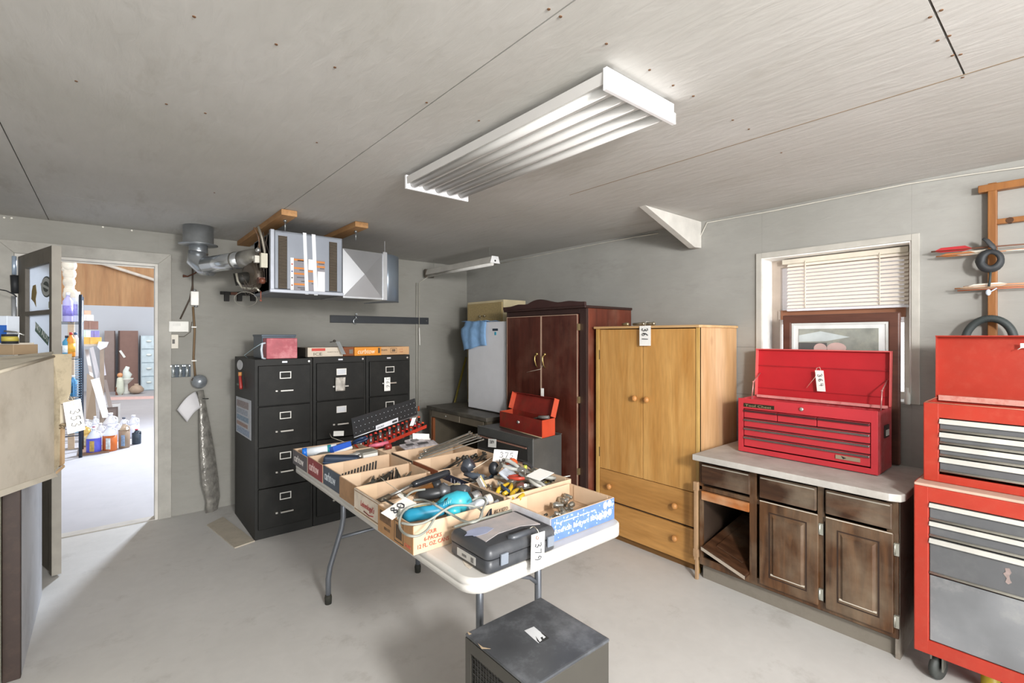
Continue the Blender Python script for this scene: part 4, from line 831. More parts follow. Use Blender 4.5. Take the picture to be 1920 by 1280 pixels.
# ================================================================== ceiling light
MW = M('#c9c9cb', .4, var=.02)
lf = thing('ceiling_light', 'large white fluorescent ceiling fixture with bare tubes', 'ceiling light', (1.36, 1.6, CZ))
LX0, LX1, LY0, LY1 = 1.185, 1.555, .965, 2.26
part('housing', MB().box(LX0+.04, LX1-.04, LY0, LY1, CZ-.03, CZ-.001), MW, lf, bevel=.002)
rf = MB(); xs_ = LX0; n = 5; pw_ = (LX1-LX0)/n
prof = [(LX0-.0, CZ-.048), (LX0, CZ-.016), (LX1, CZ-.016), (LX1, CZ-.048)]
poly = [(LX0-.002, LY0, CZ-.022)]+[(LX0+pw_*(i/2), LY0, CZ-(.060 if i % 2 == 0 else .046)) for i in range(2*n+1)]+[(LX1+.002, LY0, CZ-.022)]
part('reflector', MB().prism(poly, (0, LY1-LY0, 0)), M('#cfcdca', .45, var=.02), lf)
for i in range(n):
    x = LX0+pw_*(i+.5); part('fluorescent_tube', MB().cyl((x, LY0+.012, CZ-.056), (x, LY1-.012, CZ-.056), .019, n=16), M('#c9c8c5', .35, var=.02), lf)
for y0, y1 in ((LY0-.012, LY0+.003), (LY1-.003, LY1+.012)):
    part('end_cap', MB().prism([(LX0-.004, y0, CZ-.012), (LX0-.004, y0, CZ-.082), (LX1+.016, y0, CZ-.082), (LX1+.016, y0, CZ-.042), (LX1+.004, y0, CZ-.042), (LX1+.004, y0, CZ-.012)], (0, y1-y0, 0)), M('#f4f4f6', .35, var=.01), lf, bevel=.0015)
# hanging shop light
hs_ = thing('shop_light', 'narrow white shop light hanging on chains near the far corner', 'ceiling light', (2.83, 4.2, 2.19))
n0 = atZ(922, 492, 2.175); hx_, hy0 = n0.x-.03, n0.y; hy1 = hy0+1.22; hx_ = 2.78
part('housing', MB().prism([(hx_-.055, hy0, 2.175), (hx_+.055, hy0, 2.175), (hx_+.035, hy0, 2.235), (hx_-.035, hy0, 2.235)], (0, 1.20, 0)), M('#c4c1ba', .45), hs_, bevel=.003)
part('end_cap', MB().prism([(hx_-.058, hy0-.004, 2.172), (hx_+.058, hy0-.004, 2.172), (hx_+.038, hy0-.004, 2.238), (hx_-.038, hy0-.004, 2.238)], (0, .004, 0)), M('#e8e8e8', .4), hs_)
part('knockout', MB().lathe([(.009, 0), (.009, .003)], (hx_, hy0-.004, 2.195), (0, -1, 0), n=10), M('#222', .6), hs_)
part('fluorescent_tube', MB().cyl((hx_-.02, hy0+.01, 2.165), (hx_-.02, hy1-.03, 2.165), .0165, n=12), M('#dddbd6', .3), hs_)
part('far_cap', MB().box(hx_-.055, hx_+.055, hy1-.03, hy1-.005, 2.15, 2.24), M('#4b4238', .5), hs_)
def chain(x, y, z0, z1, par):
    m_ = MB(); n = int((z1-z0)/.018)
    for i in range(n):
        z = z0+(i+.5)*(z1-z0)/n; a = .004; l = .009
        pts = [(a*math.cos(t), 0, l*math.sin(t)) for t in [2*PI*j/8 for j in range(8)]]
        pts = [(x+(p[0] if i % 2 else 0), y+(0 if i % 2 else p[0]), z+p[2]*1.1) for p in pts]
        m_.tube(pts, .0013, n=4, closed=True)
    part('chain', m_, M('#8f8f88', .4, .7), par)
chain(hx_, hy0+.08, 2.238, CZ, hs_); chain(hx_, hy1-.12, 2.238, CZ, hs_)
pc = thing('pull_cord', 'long pale pull cord with grip hanging down the back wall', 'cord', (2.7, 4.8, .8))
c0 = Vector((hx_-.02, hy1-.05, 2.16)); w1 = atY(786, 530, BY-.03); w2 = atY(786, 640, BY-.03); w3 = atY(785, 762, BY-.03)
part('line', MB().tube([c0, w1, w2, w3], .0028, n=5), M('#c9c4b7', .6), pc)
part('grip', MB().tube([atY(786, 614, BY-.03), atY(787, 647, BY-.03)], [.006, .008], n=8), M('#e9e6df', .5), pc)
part('orange_end', MB().tube([atY(785, 761, BY-.03), atY(785, 770, BY-.03)], [.008, .012], n=8), M('#c9633a', .5), pc)
one('conduit', MB().tube([atY(781, 530, BY-.012), atY(781, 760, BY-.012)], .008, n=8), M('#a3a096', .6), 'thin grey conduit running down the back wall by the pull cord', 'conduit')
# ================================================================== furnace on its joists
for i, (e, w, lab, gh) in enumerate(((atZ(538, 398, CZ), atZ(433, 452, CZ), 'raw wooden board on the ceiling above the furnace left end', 0), (atZ(688, 420, CZ), atZ(600, 460, CZ), 'raw wooden board on the ceiling above the furnace right end', 0))):
    cx = e.x if i else e.x
    x = (.955, 1.465)[i]-.02; y0 = (3.43, 3.45)[i]
    t = one('ceiling_board', MB().box(x-.05, x+.05, y0, BY-.01, CZ-.04, CZ-.001), wood('#c99a67', '#a77746', 'y', .7, 0, 5, 'raw_pine', kc='#6b4a2a'), lab, 'board', bevel=.003)
    o = thing('hanger_bolt', lab.replace('raw wooden board on the ceiling above', 'steel hanger bolt under the board over'), 'bolt', (x, y0+.12, CZ-.04))
    part('nut', MB().lathe([(.012, -.014), (.012, 0)], (x+.01, y0+.14, CZ-.04), n=6), M('#9aa0a2', .35, .8), o)
    part('rod', MB().cyl((x+.01, y0+.14, CZ-.04), (x+.01, y0+.14, 2.22), .005, n=8), M('#8b8f90', .35, .8), o)
FY = 3.65
fn = thing('furnace', 'grey-blue hanging furnace with louvred vents under the ceiling boards', 'furnace', (1.12, 3.95, 1.80))
FX0, FX1, FZ0, FZ1 = .868, 1.378, 1.803, 2.235
MF = M('#8a909a', .45, .1, var=.05); 
part('cabinet', MB().box(FX0+.03, FX1, FY+.01, FY+.62, FZ0, FZ1), M('#7b8087', .5, .2), fn, bevel=.004)
part('access_panel', MB().box(FX0+.028, FX1-.012, FY-.012, FY+.01, FZ0+.02, FZ1-.012), MF, fn, bevel=.005)
part('frame_edge', MB().box(FX0, FX0+.026, FY-.012, FY+.03, FZ0-.006, FZ1).box(FX0-.004, FX1, FY-.02, FY+.01, FZ0-.008, FZ0+.016), M('#aeb3bd', .4, .2), fn, bevel=.004)
for k, (a, b) in enumerate(((562, 586), (0, 0))): pass
def fp_(px, py): return atY(px, py, FY-.012)
for (pa, pb, ta, tb) in ((521.5, 538.5, 441, 541.5), (617, 632, 453, 546.5)):
    a, b = fp_(pa, ta), fp_(pb, tb)
    g = part('vent_recess', MB().box(a.x, b.x, FY-.0135, FY-.012, b.z, a.z), M('#2f2b24', .8), fn)
    lm = MB(); n = 34
    for i in range(n):
        z = b.z+(a.z-b.z)*(i+.5)/n; lm.slab((a.x+.003, FY-.018, z), (b.x-a.x-.006, 0, 0), (0, .004, .005), (0, .001, -.001))
    part('vent_louvres', lm, M('#75695a', .5), fn)
a = fp_(544.5, 484.5); b = fp_(609, 547); yl = FY-.0135
lb = part('warning_label', MB().box(a.x, b.x, yl, FY-.012, b.z, fp_(609, 489).z), M('#87858b', .6), fn)
def lbx(u0, u1, v0, v1, c, t=.0006):
    x0 = a.x+(b.x-a.x)*u0; x1 = a.x+(b.x-a.x)*u1; zt = fp_(609, 489).z; z0 = zt+(b.z-zt)*v1; z1 = zt+(b.z-zt)*v0
    part('label_block', MB().box(x0, x1, yl-t, yl, z0, z1), M(c, .6), lb) if False else bl_.setdefault(c, MB()).box(x0, x1, yl-t, yl, z0, z1)
bl_ = {}
lbx(0, .09, 0, 1, '#e9e7e4', .001)
for v in (.02, .28, .45, .78): lbx(.1, .42, v, v+.06, '#c87d35')
for (u0, u1, v) in ((.74, 1, .03), (.74, 1, .18), (.5, .66, .35), (.5, .66, .66)): lbx(u0, u1, v, v+.06, '#c87d35')
for (u0, u1, v) in ((.2, .42, .06), (.25, .42, .35), (.18, .42, .58), (.3, .42, .7), (.2, .42, .9), (.28, .42, .95), (.8, .98, .1), (.85, .98, .25), (.6, .66, .75)): lbx(u0, u1, v, v+.03, '#4e4b4c')
lbx(.51, .68, .0, .33, '#ecebe6', .001); lbx(.78, 1, .36, 1., '#dcdbdf', .001)
for v, c in ((.2, '#b5473f'), (.42, '#4d5f93'), (.62, '#555'), (.85, '#8a4b33')): lbx(.02, .07, v-.02, v+.02, c, .0014)
for c, m_ in bl_.items(): part('label_print', m_, M(c, .6), lb)
for pa, pb, w, h in ((567.5, 574, 6.5, 0), (584, 591, 6.5, 0)):
    t0 = fp_(pa, 436 if pa < 570 else 439); t1 = fp_(pa+4.5, 551.5 if pa < 570 else 553); wv = fp_(pb, 440).x-fp_(pa, 440).x
    part('tape_strip', MB().slab(t0+Vector((0, -.003, 0)), (wv, 0, 0), (t1-t0), (0, -.001, 0)), M('#e6e9ef', .3, var=.04), fn)
# burner side on the left: pipes, controls, wiring
sx_ = FX0-.0
part('burner_compartment', MB().box(FX0+.03, FX0+.06, FY+.03, FY+.6, FZ0+.02, FZ1-.01), M('#2d2822', .8), fn)
part('inducer_housing', MB().lathe([(.08, -.03), (.115, -.02), (.115, .02), (.08, .03)], (FX0-.05, 3.95, 1.93), (1, .3, 0), n=20), M('#5e5449', .5, .3), fn)
part('inducer_motor', MB().cyl((FX0-.16, 3.98, 1.90), (FX0-.06, 3.96, 1.92), .045, n=14), M('#26241f', .6), fn)
part('control_box', MB().box(FX0-.055, FX0-.012, 3.66, 3.70, 1.965, 2.065), M('#c5c1ae', .5), fn, bevel=.003)
part('control_box', MB().box(FX0-.085, FX0-.055, 3.70, 3.74, 2.0, 2.05), M('#cfccc0', .5), fn, bevel=.003)
part('gas_valve', MB().box(FX0-.06, FX0-.02, 3.7, 3.76, 1.86, 1.90).ball((FX0-.04, 3.69, 1.875), .022), M('#6b3d2c', .5), fn)
part('pressure_can', MB().ball((FX0-.06, 3.72, 2.09), .018), M('#c9c9c6', .25, .8), fn)
def vp(px, py, y): return atY(px, py, y)
part('flex_conduit', MB().tube([vp(484, 424, 3.7), vp(491, 445, 3.7), vp(496, 470, 3.7), vp(497, 488, 3.7)], .009, n=8), M('#8c867a', .45, .5), fn)
part('flex_conduit', MB().tube([vp(476, 426, 3.75), vp(485, 445, 3.75), vp(488, 480, 3.75)], .006, n=8), M('#7a5c45', .5, .3), fn)
part('gas_line', MB().tube([vp(443, 512, 3.85), vp(446, 527, 3.85), vp(454, 539, 3.83), vp(470, 541, 3.8), vp(481, 540, 3.76), vp(487, 546, 3.75)], .008, n=8), M('#b5b1a4', .35, .6), fn)
wm = MB(); random.seed(3)
for k in range(7):
    x0, y0 = random.uniform(452, 480), random.uniform(515, 535); x1, y1 = random.uniform(470, 492), random.uniform(520, 545); s = random.uniform(8, 20)
    wm.tube([vp(x0, y0, 3.78), vp((x0+x1)/2-4, max(y0, y1)+s, 3.78), vp(x1, y1, 3.76)], .002, n=5)
for k in range(6):
    x0 = random.uniform(480, 503); wm.tube([vp(x0, random.uniform(425, 440), 3.74), vp(x0+random.uniform(-5, 4), 455, 3.73), vp(x0+random.uniform(-3, 3), 480, 3.74), vp(x0+random.uniform(-3, 3), random.uniform(500, 530), 3.74)], .0025, n=5)
part('wiring', wm, M('#4a4138', .6), fn)
part('drain_fitting', MB().tube([vp(489, 546, 3.74), vp(489, 560, 3.74)], .004, n=6).ball(vp(489, 563, 3.74), .008), M('#8a5242', .5), fn)
part('wire_guard', MB().tube([vp(462, 470+8*0, 3.7)+Vector((.07*math.cos(2*PI*i/16)-.0, .02, .0+.05*math.sin(2*PI*i/16)-.33)) for i in range(16)], .0018, n=4, closed=True), M('#8c8a80', .4, .6), fn)
# supply duct
MG = M('#98999b', .36, .6, var=.1, scale=3); 
dc = thing('supply_duct', 'galvanised sheet metal duct joined to the right of the furnace', 'duct', (1.65, 3.9, 1.80))
A_, B_, C_, D_ = atY(642, 465, FY), atY(719, 475.5, FY), atY(717, 561, FY), atY(641, 556, FY)
A_.x = D_.x = FX1; B_.x = C_.x = 1.705
ctr = (A_+C_)/2+Vector((0, -.022, 0))
dm = MB(); dm.add([A_, B_, C_, D_, ctr], [(0, 4, 1), (1, 4, 2), (2, 4, 3), (3, 4, 0)])
dm.box(FX1, 1.705, FY+.001, FY+.5, C_.z+.01, B_.z)
part('panel', dm, MG, dc)
part('corner_seam', MB().box(1.700, 1.735, FY-.012, FY+.02, C_.z-.005, B_.z+.012).box(FX1, 1.705, FY-.006, FY+.004, C_.z-.004, C_.z+.01).box(1.712, 1.716, FY-.012, FY-.008, B_.z, B_.z+.1), M('#cfd2d6', .28, .7), dc)
em = MB(); n = 8
ea = []; 
def el(a, b): 
    ang = a*R(55); rr = .30
    return (1.735+math.sin(ang)*.22, FY+.0+(1-math.cos(ang))*.35, C_.z-.01+(B_.z-C_.z+.01)*b)
em.grid(el, 8, 2); 
e1 = Vector(el(1, 0))
part('elbow', em, M('#8f9aa6', .38, .6, var=.15, scale=3), dc, solid=.004)
part('elbow_bottom', MB().prism([el(i/8, 0) for i in range(9)]+[(1.735, FY+.45, C_.z-.01)], (0, 0, .004)), M('#8f9aa6', .38, .6), dc)
# round vent pipe
vpz = CZ
vt = thing('vent_pipe', 'galvanised round flue pipe from the furnace to the ceiling', 'pipe', (.62, 4.3, 2.0))
vc = Vector((atY(372, 430, 4.40).x, 4.40, CZ))
part('ceiling_collar', MB().lathe([(.112, -.14), (.108, -.135), (.102, -.13), (.102, -.001)], vc, n=28), M('#c6cacd', .36, .92, var=.2, scale=8), vt)
part('collar_rim', MB().lathe([(.08, -.150), (.13, -.146), (.13, -.140), (.09, -.138)], vc, n=28), M('#9ea2a5', .35, .7), vt)
part('vertical_pipe', MB().cyl(vc+Vector((0, 0, -.14)), vc+Vector((0, 0, -.24)), .062, n=20), M('#a8adb1', .3, .75), vt)
e0 = vc+Vector((0, 0, -.20)); e2 = vc+Vector((.05, -.05, -.29)); g0 = atY(378, 478, 4.40); e3 = atY(478, 483, 3.95)
hp0 = vc+Vector((-.005, 0, -.31))
part('elbow', MB().tube([vc+Vector((0, 0, -.20)), vc+Vector((-.01, 0, -.27)), vc+Vector((.03, -.03, -.31)), vc+Vector((.08, -.07, -.315))], .068, n=18), M('#b6babd', .27, .8, var=.1, scale=6), vt)
ed = (e3-hp0)
part('horizontal_pipe', MB().tube([hp0+ed*.15, hp0+ed*.8], .062, n=20), M('#d6dadd', .22, .9, var=.06, scale=6), vt)
part('pipe_clamp', MB().tube([hp0+ed*.66, hp0+ed*.68], .066, n=20), M('#6f6d66', .4, .6), vt)
part('end_elbow', MB().tube([hp0+ed*.78, hp0+ed*.92, e3+Vector((0, .0, .0)), e3+Vector((.03, 0, -.015)), e3+Vector((.05, .0, -.035))], [.064, .068, .066, .058, .045], n=18), M('#a9a69e', .3, .7, var=.2, scale=14), vt)
# hook rail behind, black board, hook
br = thing('wall_hook_rack', 'small dark rack of hooks on the back wall below the flue pipe', 'rack', atY(440, 548, BY-.02))
a, b = atY(413, 549, BY-.02), atY(480, 549, BY-.02)
part('bar', MB().box(a.x, b.x, BY-.03, BY-.005, a.z-.012, a.z+.014), M('#1d1b18', .7), br)
for px in (425, 449, 474): c = atY(px, 558, BY-.03); part('hook', MB().box(c.x-.018, c.x+.018, BY-.05, BY-.01, c.z-.03, c.z+.05), M('#1d1b18', .7), br)
part('rusty_tool', MB().box(atY(431, 550, BY).x, atY(444, 550, BY).x, BY-.045, BY-.03, a.z-.012, a.z+.01), M('#5f3a28', .7), br)
bb = thing('black_rail', 'long black painted board on the back wall below the duct', 'board', (2.25, BY-.01, 1.65))
x0, x1 = atY(619, 592, BY-.01).x, atY(803, 592, BY-.01).x
part('board', MB().box(x0, x1, BY-.02, BY-.001, 1.625, 1.70), M('#34373b', .5), bb, bevel=.002)
part('screw', MB().lathe([(.006, 0), (.004, .006)], (x1-.03, BY-.02, 1.665), (0, -1, 0), n=8), CHR, bb)
hk = thing('steel_hook', 'shiny steel snap hook hanging on the black wall board', 'hook', atY(667, 600, BY-.03))
hc = atY(668, 600, BY-.032)
part('hook', MB().tube([atY(668, 591, BY-.03), atY(667, 594, BY-.034)]+[hc+Vector((-.030*math.cos(t)*.9-.003, 0, .028*math.sin(t)-.012)) for t in [(.75-1.3*i/10)*PI for i in range(11)]], [.004]*2+[.0065]*9+[.004, .002], n=8), M('#c6cdd0', .25, .85), hk)
part('eye', MB().tube([atY(668, 590, BY-.03)+Vector((.008*math.cos(t), 0, .008*math.sin(t)+.006)) for t in [2*PI*i/10 for i in range(10)]], .003, n=6, closed=True), M('#c6cdd0', .25, .85), hk)
# electrical bits on the back wall
wy = BY-.004
def wq(px, py, d=.004): return atY(px, py, BY-d)
one('cable', MB().tube([wq(358, 465, .012), wq(361, 500, .012), wq(361, 535, .012), wq(356, 560, .012), wq(338, 598, .012)], .006, n=6), M('#4b3f35', .7), 'dark cable running down from the flue pipe to the thermostat', 'cable')
one('cable', MB().tube([wq(361, 520, .012), wq(362, 548, .012), wq(362, 560, .012)], .005, n=6), M('#4a3a2d', .7), 'short dark cable entering the white junction box', 'cable')
one('cable', MB().tube([wq(362, 575, .012), wq(365, 620, .01), wq(363, 670, .01), wq(366, 705, .01)], .0085, n=6), M('#7a6348', .7), 'brown sheathed cable stapled down the wall under the white box', 'cable')
one('cable', MB().tube([wq(360, 603, .01), wq(357, 622, .01), wq(345, 631, .01), wq(335, 631, .01)], .003, n=5), M('#6d675d', .7), 'thin grey wire between brown cable and light switch', 'cable')
one('rusty_rod', MB().tube([wq(343, 517, .03), wq(352, 518, .03), wq(366, 512, .05), wq(385, 492, .09)], [.012, .005, .005, .006], n=6), M('#5b3423', .8), 'short rusty bracket rod on the wall below the flue pipe', 'rod')
def plate(name, a, b, c, lab, cat, th=.03, mat=None, bev=.004):
    t = thing(name, lab, cat, wq(a, c)); A = wq(a, b); B = wq(c, c)
    return t
jb = thing('junction_box', 'small white electrical box on the cable beside the doorway', 'box', wq(365, 560))
A, B = wq(356.5, 546), wq(372, 573)
part('box', MB().box(A.x, B.x, BY-.045, BY-.001, B.z, A.z), M('#f0eee8', .4), jb, bevel=.006)
part('connector', MB().cyl((A.x+.03, BY-.022, A.z), (A.x+.03, BY-.022, A.z+.015), .013, n=10).cyl((A.x+.04, BY-.022, B.z-.012), (A.x+.04, BY-.022, B.z), .013, n=10), M('#9fa3a6', .35, .7), jb)
for py in (613, 676):
    q = wq(363.5, py, .012); one('cable_staple', MB().box(q.x-.018, q.x+.018, BY-.022, BY-.001, q.z-.005, q.z+.005), M('#e3e0d8', .4), 'white cable clip on the brown wall cable, %s one' % ('upper' if py < 640 else 'lower'), 'clip')
th_ = thing('thermostat', 'horizontal white thermostat on the wall beside the door trim', 'thermostat', wq(334, 612))
A, B = wq(315.5, 601.5), wq(353.5, 622.5)
part('case', MB().box(A.x, B.x, BY-.035, BY-.001, B.z, A.z), M('#dad8d0', .4), th_, bevel=.006)
part('dial_window', MB().box(A.x+.03, A.x+.08, BY-.037, BY-.035, A.z-.04, A.z-.02), M('#a9a79d', .3), th_)
sw = thing('light_switch', 'almond light switch plate under the thermostat', 'switch', wq(325, 653))
A, B = wq(316, 627), wq(334.5, 653)
part('plate', MB().box(A.x, B.x, BY-.008, BY-.001, B.z, A.z), M('#d6cfc0', .45), sw, bevel=.003)
cx, cz_ = (A.x+B.x)/2, (A.z+B.z)/2; part('toggle', MB().box(cx-.007, cx+.007, BY-.02, BY-.008, cz_-.004, cz_+.016).box(cx-.009, cx+.009, BY-.0095, BY-.008, cz_-.018, cz_+.018), M('#55504a', .5), sw)
cr2 = thing('clip_rack', 'small dark blue rack holding three chrome clips on the wall', 'rack', wq(338, 706))
A, B = wq(317, 684), wq(357.5, 706)
part('back_plate', MB().box(A.x, B.x, BY-.006, BY-.001, B.z, A.z), M('#1f3444', .5), cr2)
for px in (324.5, 338, 350.5): q = wq(px, 695); part('chrome_clip', MB().cyl((q.x, BY-.016, B.z+.003), (q.x, BY-.016, A.z-.002), .014, n=10).box(q.x-.02, q.x+.02, BY-.022, BY-.006, A.z-.014, A.z-.006), M('#d0d8da', .22, .8), cr2)
# plastic wrapped part hanging on the wall with a sheet of paper
wr_ = thing('wrapped_post', 'long fitting wrapped in clear plastic hanging against the wall by the door', 'pipe', wq(390, 975))
hd = wq(374, 715, .06)
pts = [wq(374, 704, .06), wq(374, 716, .06), wq(376, 732, .055), wq(380, 760, .055), wq(384, 800, .06), wq(389, 850, .065), wq(394, 900, .07), wq(400, 935, .06), wq(397, 955, .055), wq(394, 968, .05)]
part('ball_head', MB().ball(hd, .058, n=16), M('#8f9499', .3, .4, var=.25, scale=20), wr_)
random.seed(5)
part('plastic_sleeve', MB().tube(pts[2:], [.03, .035, .055, .075, .085, .07, .065, .05][:8], n=14, flat=.5), M('#8e8b84', .14, .25, var=.35, scale=22, bump=1., bscale=30), wr_)
part('hook_nail', MB().cyl(wq(366, 708), wq(362, 712, .08), .012, n=8), M('#4a3f33', .8), wr_)
part('zip_tie', MB().tube([wq(380, 747, .08), wq(391, 747, .06)], .004, n=5), M('#2b2b2a', .6), wr_)
A, B, C, D = wq(367, 733, .05), wq(380, 762, .07), wq(351, 791, .09), wq(332, 768, .09)
def pg(a, b):
    p_ = (A*(1-a)+B*a)*(1-b)+(D*(1-a)+C*a)*b; return p_+Vector((0, -.03*math.sin(PI*b), .0))+(A-B).normalized()*(.022*math.sin(PI*b))
one('paper_sheet', MB().grid(pg, 6, 10), M('#d8d6d8', .7, var=.02), 'curled blank white paper sheet beside the plastic-wrapped fitting', 'paper', solid=.001)
# ================================================================== folding table
TT = .742
MPL = M('#c4c1bb', .4, var=.04, dirt='#a9a297', damt=.35, dscale=2.5)
tb = thing('folding_table', 'long white plastic folding table crowded with cardboard trays', 'table', (1.225, 2.115, 0))
def rrect(x0, x1, y0, y1, r, z, n=6):
    P = []
    for (cx, cy, a0) in ((x1-r, y1-r, 0), (x0+r, y1-r, 90), (x0+r, y0+r, 180), (x1-r, y0+r, 270)):
        for i in range(n+1):
            t = R(a0+90*i/n); P.append((cx+r*math.cos(t), cy+r*math.sin(t), z))
    return P
tx0, tx1, ty0, ty1 = .845, 1.605, 1.195, 3.03
rings = [(0, .0, .07), (.0, -.004+.0, .07)]
tp_ = MB(); lv = [(-.008, TT, .062), (0, TT-.006, .07), (0, TT-.02, .07), (-.004, TT-.024, .066), (0, TT-.028, .07), (.0, TT-.046, .07), (-.012, TT-.046, .06)]
rl = [rrect(tx0-o, tx1+o, ty0-o, ty1+o, r, z) for o, z, r in lv]; nn = len(rl[0]); k0 = []
for ring in rl: k0.append(len(tp_.v)); tp_.v += [Vector(p) for p in ring]
for i in range(len(rl)-1):
    for j in range(nn): tp_.f.append((k0[i]+j, k0[i]+(j+1) % nn, k0[i+1]+(j+1) % nn, k0[i+1]+j)[::-1]); tp_.sm.append(True)
tp_.f.append(tuple(k0[0]+j for j in range(nn))); tp_.sm.append(False); tp_.f.append(tuple(k0[-1]+j for j in range(nn-1, -1, -1))); tp_.sm.append(False)
part('tabletop', tp_, MPL, tb)
part('torn_corner', MB().prism([atZ(867, 1050, TT+.0006), atZ(873, 1045, TT+.0006), atZ(893, 1058, TT+.0006), atZ(880, 1066, TT+.0006), atZ(872, 1060, TT+.0006)], (0, 0, .0006)), M('#cfc4b4', .7, var=.2, scale=60), tb)
ML = M('#6c7076', .38, .5, var=.12)
def leg(pts, par, r=.0145): return part('leg', MB().tube(pts, r, n=12), ML, par)
yn = 1.47
for x in (1.075, 1.375):
    leg([(x, yn, .695), (x, yn, .35), (x, yn, .012)], tb)
xl = [atZ(923, 1080, .695), atZ(1007, 1070, .695)]
# far pair: wishbone legs bending outwards to the feet
yf_ = 2.72
leg([(1.03, yf_, .695), (1.03, yf_, .46), (1.02, yf_, .40), (.955, yf_, .20), (.945, yf_, .14), (.945, yf_, .012)], tb)
leg([(1.42, yf_, .695), (1.42, yf_, .46), (1.43, yf_, .40), (1.495, yf_, .20), (1.505, yf_, .14), (1.505, yf_, .012)], tb)
part('crossbar', MB().tube([(1.0, yf_, .35), (1.45, yf_, .35)], .010, n=8), ML, tb)
part('crossbar', MB().tube([(1.075, yn, .60), (1.13, yn, .585), (1.33, yn, .50), (1.375, yn, .46)], .009, n=8), ML, tb)
part('brace', MB().tube([(1.225, yn+.02, .55), (1.225, 1.95, .69)], .008, n=8), ML, tb)
part('brace', MB().tube([(1.225, yf_-.02, .40), (1.225, 2.3, .69)], .008, n=8), ML, tb)
for x in (1.075, 1.375): part('rubber_foot', MB().lathe([(.018, 0), (.02, .03), (.016, .04)], (x, yn, 0), n=12), M('#26261f', .8), tb)
for x in (.945, 1.505): part('rubber_foot', MB().lathe([(.018, 0), (.02, .035), (.016, .05)], (x, yf_, 0), n=12), M('#26261f', .8), tb)
part('rivet', MB().ball((1.06, yn-.012, .36), .006).ball((1.09, yn-.010, .38), .005), CHR, tb)
# ------------------------------------------------------------------ trays
KR = '#c9ad90'
def tray(x0, x1, y0, y1, h, label, col=KR, left=None, near=None, inner=None, z=TT+.001, group='cardboard trays on the folding table', cat='tray', skip=''):
    t = thing('cardboard_tray', label, cat, ((x0+x1)/2, (y0+y1)/2, z), group=group)
    th = .004; m = M(col, .8, var=.07, scale=14)
    b = MB().box(x0, x1, y0, y1, z, z+th)
    b.box(x0, x0+th, y0, y1, z, z+h).box(x1-th, x1, y0, y1, z, z+h).box(x0+th, x1-th, y0, y0+th, z, z+h).box(x0+th, x1-th, y1-th, y1, z, z+h)
    part('tray_body', b, m, t)
    if left: part('printed_end', MB().box(x0-.0015, x0-.0002, y0+.001, y1-.001, z+.001, z+h-.002), M(left, .65, var=.12, scale=30), t)
    if near: part('printed_side', MB().box(x0+.001, x1-.001, y0-.0015, y0-.0002, z+.001, z+h-.002), M(near, .6, var=.1, scale=30), t)
    part('flap', MB().box(x0+th, x0+.10, y1-th-.002, y1-th, z+h*.1, z+h-.002), M(inner or '#d6bb9e', .8, var=.05), t)
    part('flap', MB().box(x1-th-.002, x1-th, y0+.03, y1-.03, z+.02, z+h*.97), M(inner or '#d6bb9e', .8, var=.05), t)
    return t
def stripes(t, x0, x1, y, z0, z1, n=9):
    m = MB()
    for i in range(n):
        a = x0+(x1-x0)*i/n; w = (x1-x0)/n*.55; hh = (z1-z0)*(.35+.65*i/n)
        m.prism([(a, y, z0), (a+w, y, z0), (a+w*1.5, y, z0+hh), (a+w*.5, y, z0+hh)], (0, -.0008, 0))
    part('printed_stripes', m, M('#2b2a28', .7), t)
t1 = tray(.838, 1.195, 2.735, 3.0, .085, 'cardboard tray farthest on the table left, dark grey print on its end', left='#5a5557', near='#6d6668')
text('curbtow', (.8362, 2.97, .765), (0, -.17, 0), (0, 0, .042), M('#cfcac6', .6), t1)
t2 = tray(.84, 1.20, 2.50, 2.73, .092, 'cardboard tray with deep red printed end, second along the left table edge', left='#8c3a3c')
text('curbtow', (.838, 2.705, .77), (0, -.15, 0), (0, 0, .045), M('#d8b9b4', .6), t2)
t3 = tray(.842, 1.205, 2.245, 2.495, .094, 'cardboard tray with slate blue printed end beside the red one', left='#4b5460')
text('curbtow', (.840, 2.47, .77), (0, -.15, 0), (0, 0, .045), M('#c3cad0', .6), t3)
stripes(t3, .93, 1.13, 2.489, .755, .815, 12)
t4 = tray(.83, 1.19, 2.03, 2.238, .096, 'plain brown cardboard tray holding dark steel cutters', left='#a27d5a')
stripes(t4, .99, 1.12, 2.232, .775, .825, 8)
t5 = tray(.815, 1.17, 1.77, 2.025, .098, 'cardboard tray with pale end and red script lettering', left='#cfc2b2', inner='#d2b696')
text("Leinenkugel's", (.813, 1.955, .775), (0, -.13, 0), (0, 0, .032), M('#9c3a38', .6), t5, slant=.06)
part('script_flourish', MB().tube([(.8125, 1.92, .768), (.8125, 1.87, .763), (.8125, 1.83, .77)], .002, n=5), M('#9c3a38', .6), t5)
part('edge_line', MB().box(.8128, .8136, 1.772, 2.02, .752, .756).box(.8128, .8136, 1.772, 2.02, .83, .833), M('#8a6a4a', .7), t5)
t6 = tray(.80, 1.235, 1.475, 1.755, .10, 'kraft soda can tray in front, teal power tool inside', left='#a97f55')
text('12 FL. OZ. CANS', (.815, 1.4735, .760), (.125, 0, 0), (0, 0, .014), M('#b4503c', .65), t6)
text('6-PACKS', (.84, 1.4735, .781), (.07, 0, 0), (0, 0, .014), M('#b4503c', .65), t6)
text('FOUR', (.85, 1.4735, .802), (.04, 0, 0), (0, 0, .014), M('#b4503c', .65), t6)
text('JAS V KITO', (1.145, 1.4735, .800), (.07, 0, 0), (0, 0, .018), M('#3b332a', .65), t6)
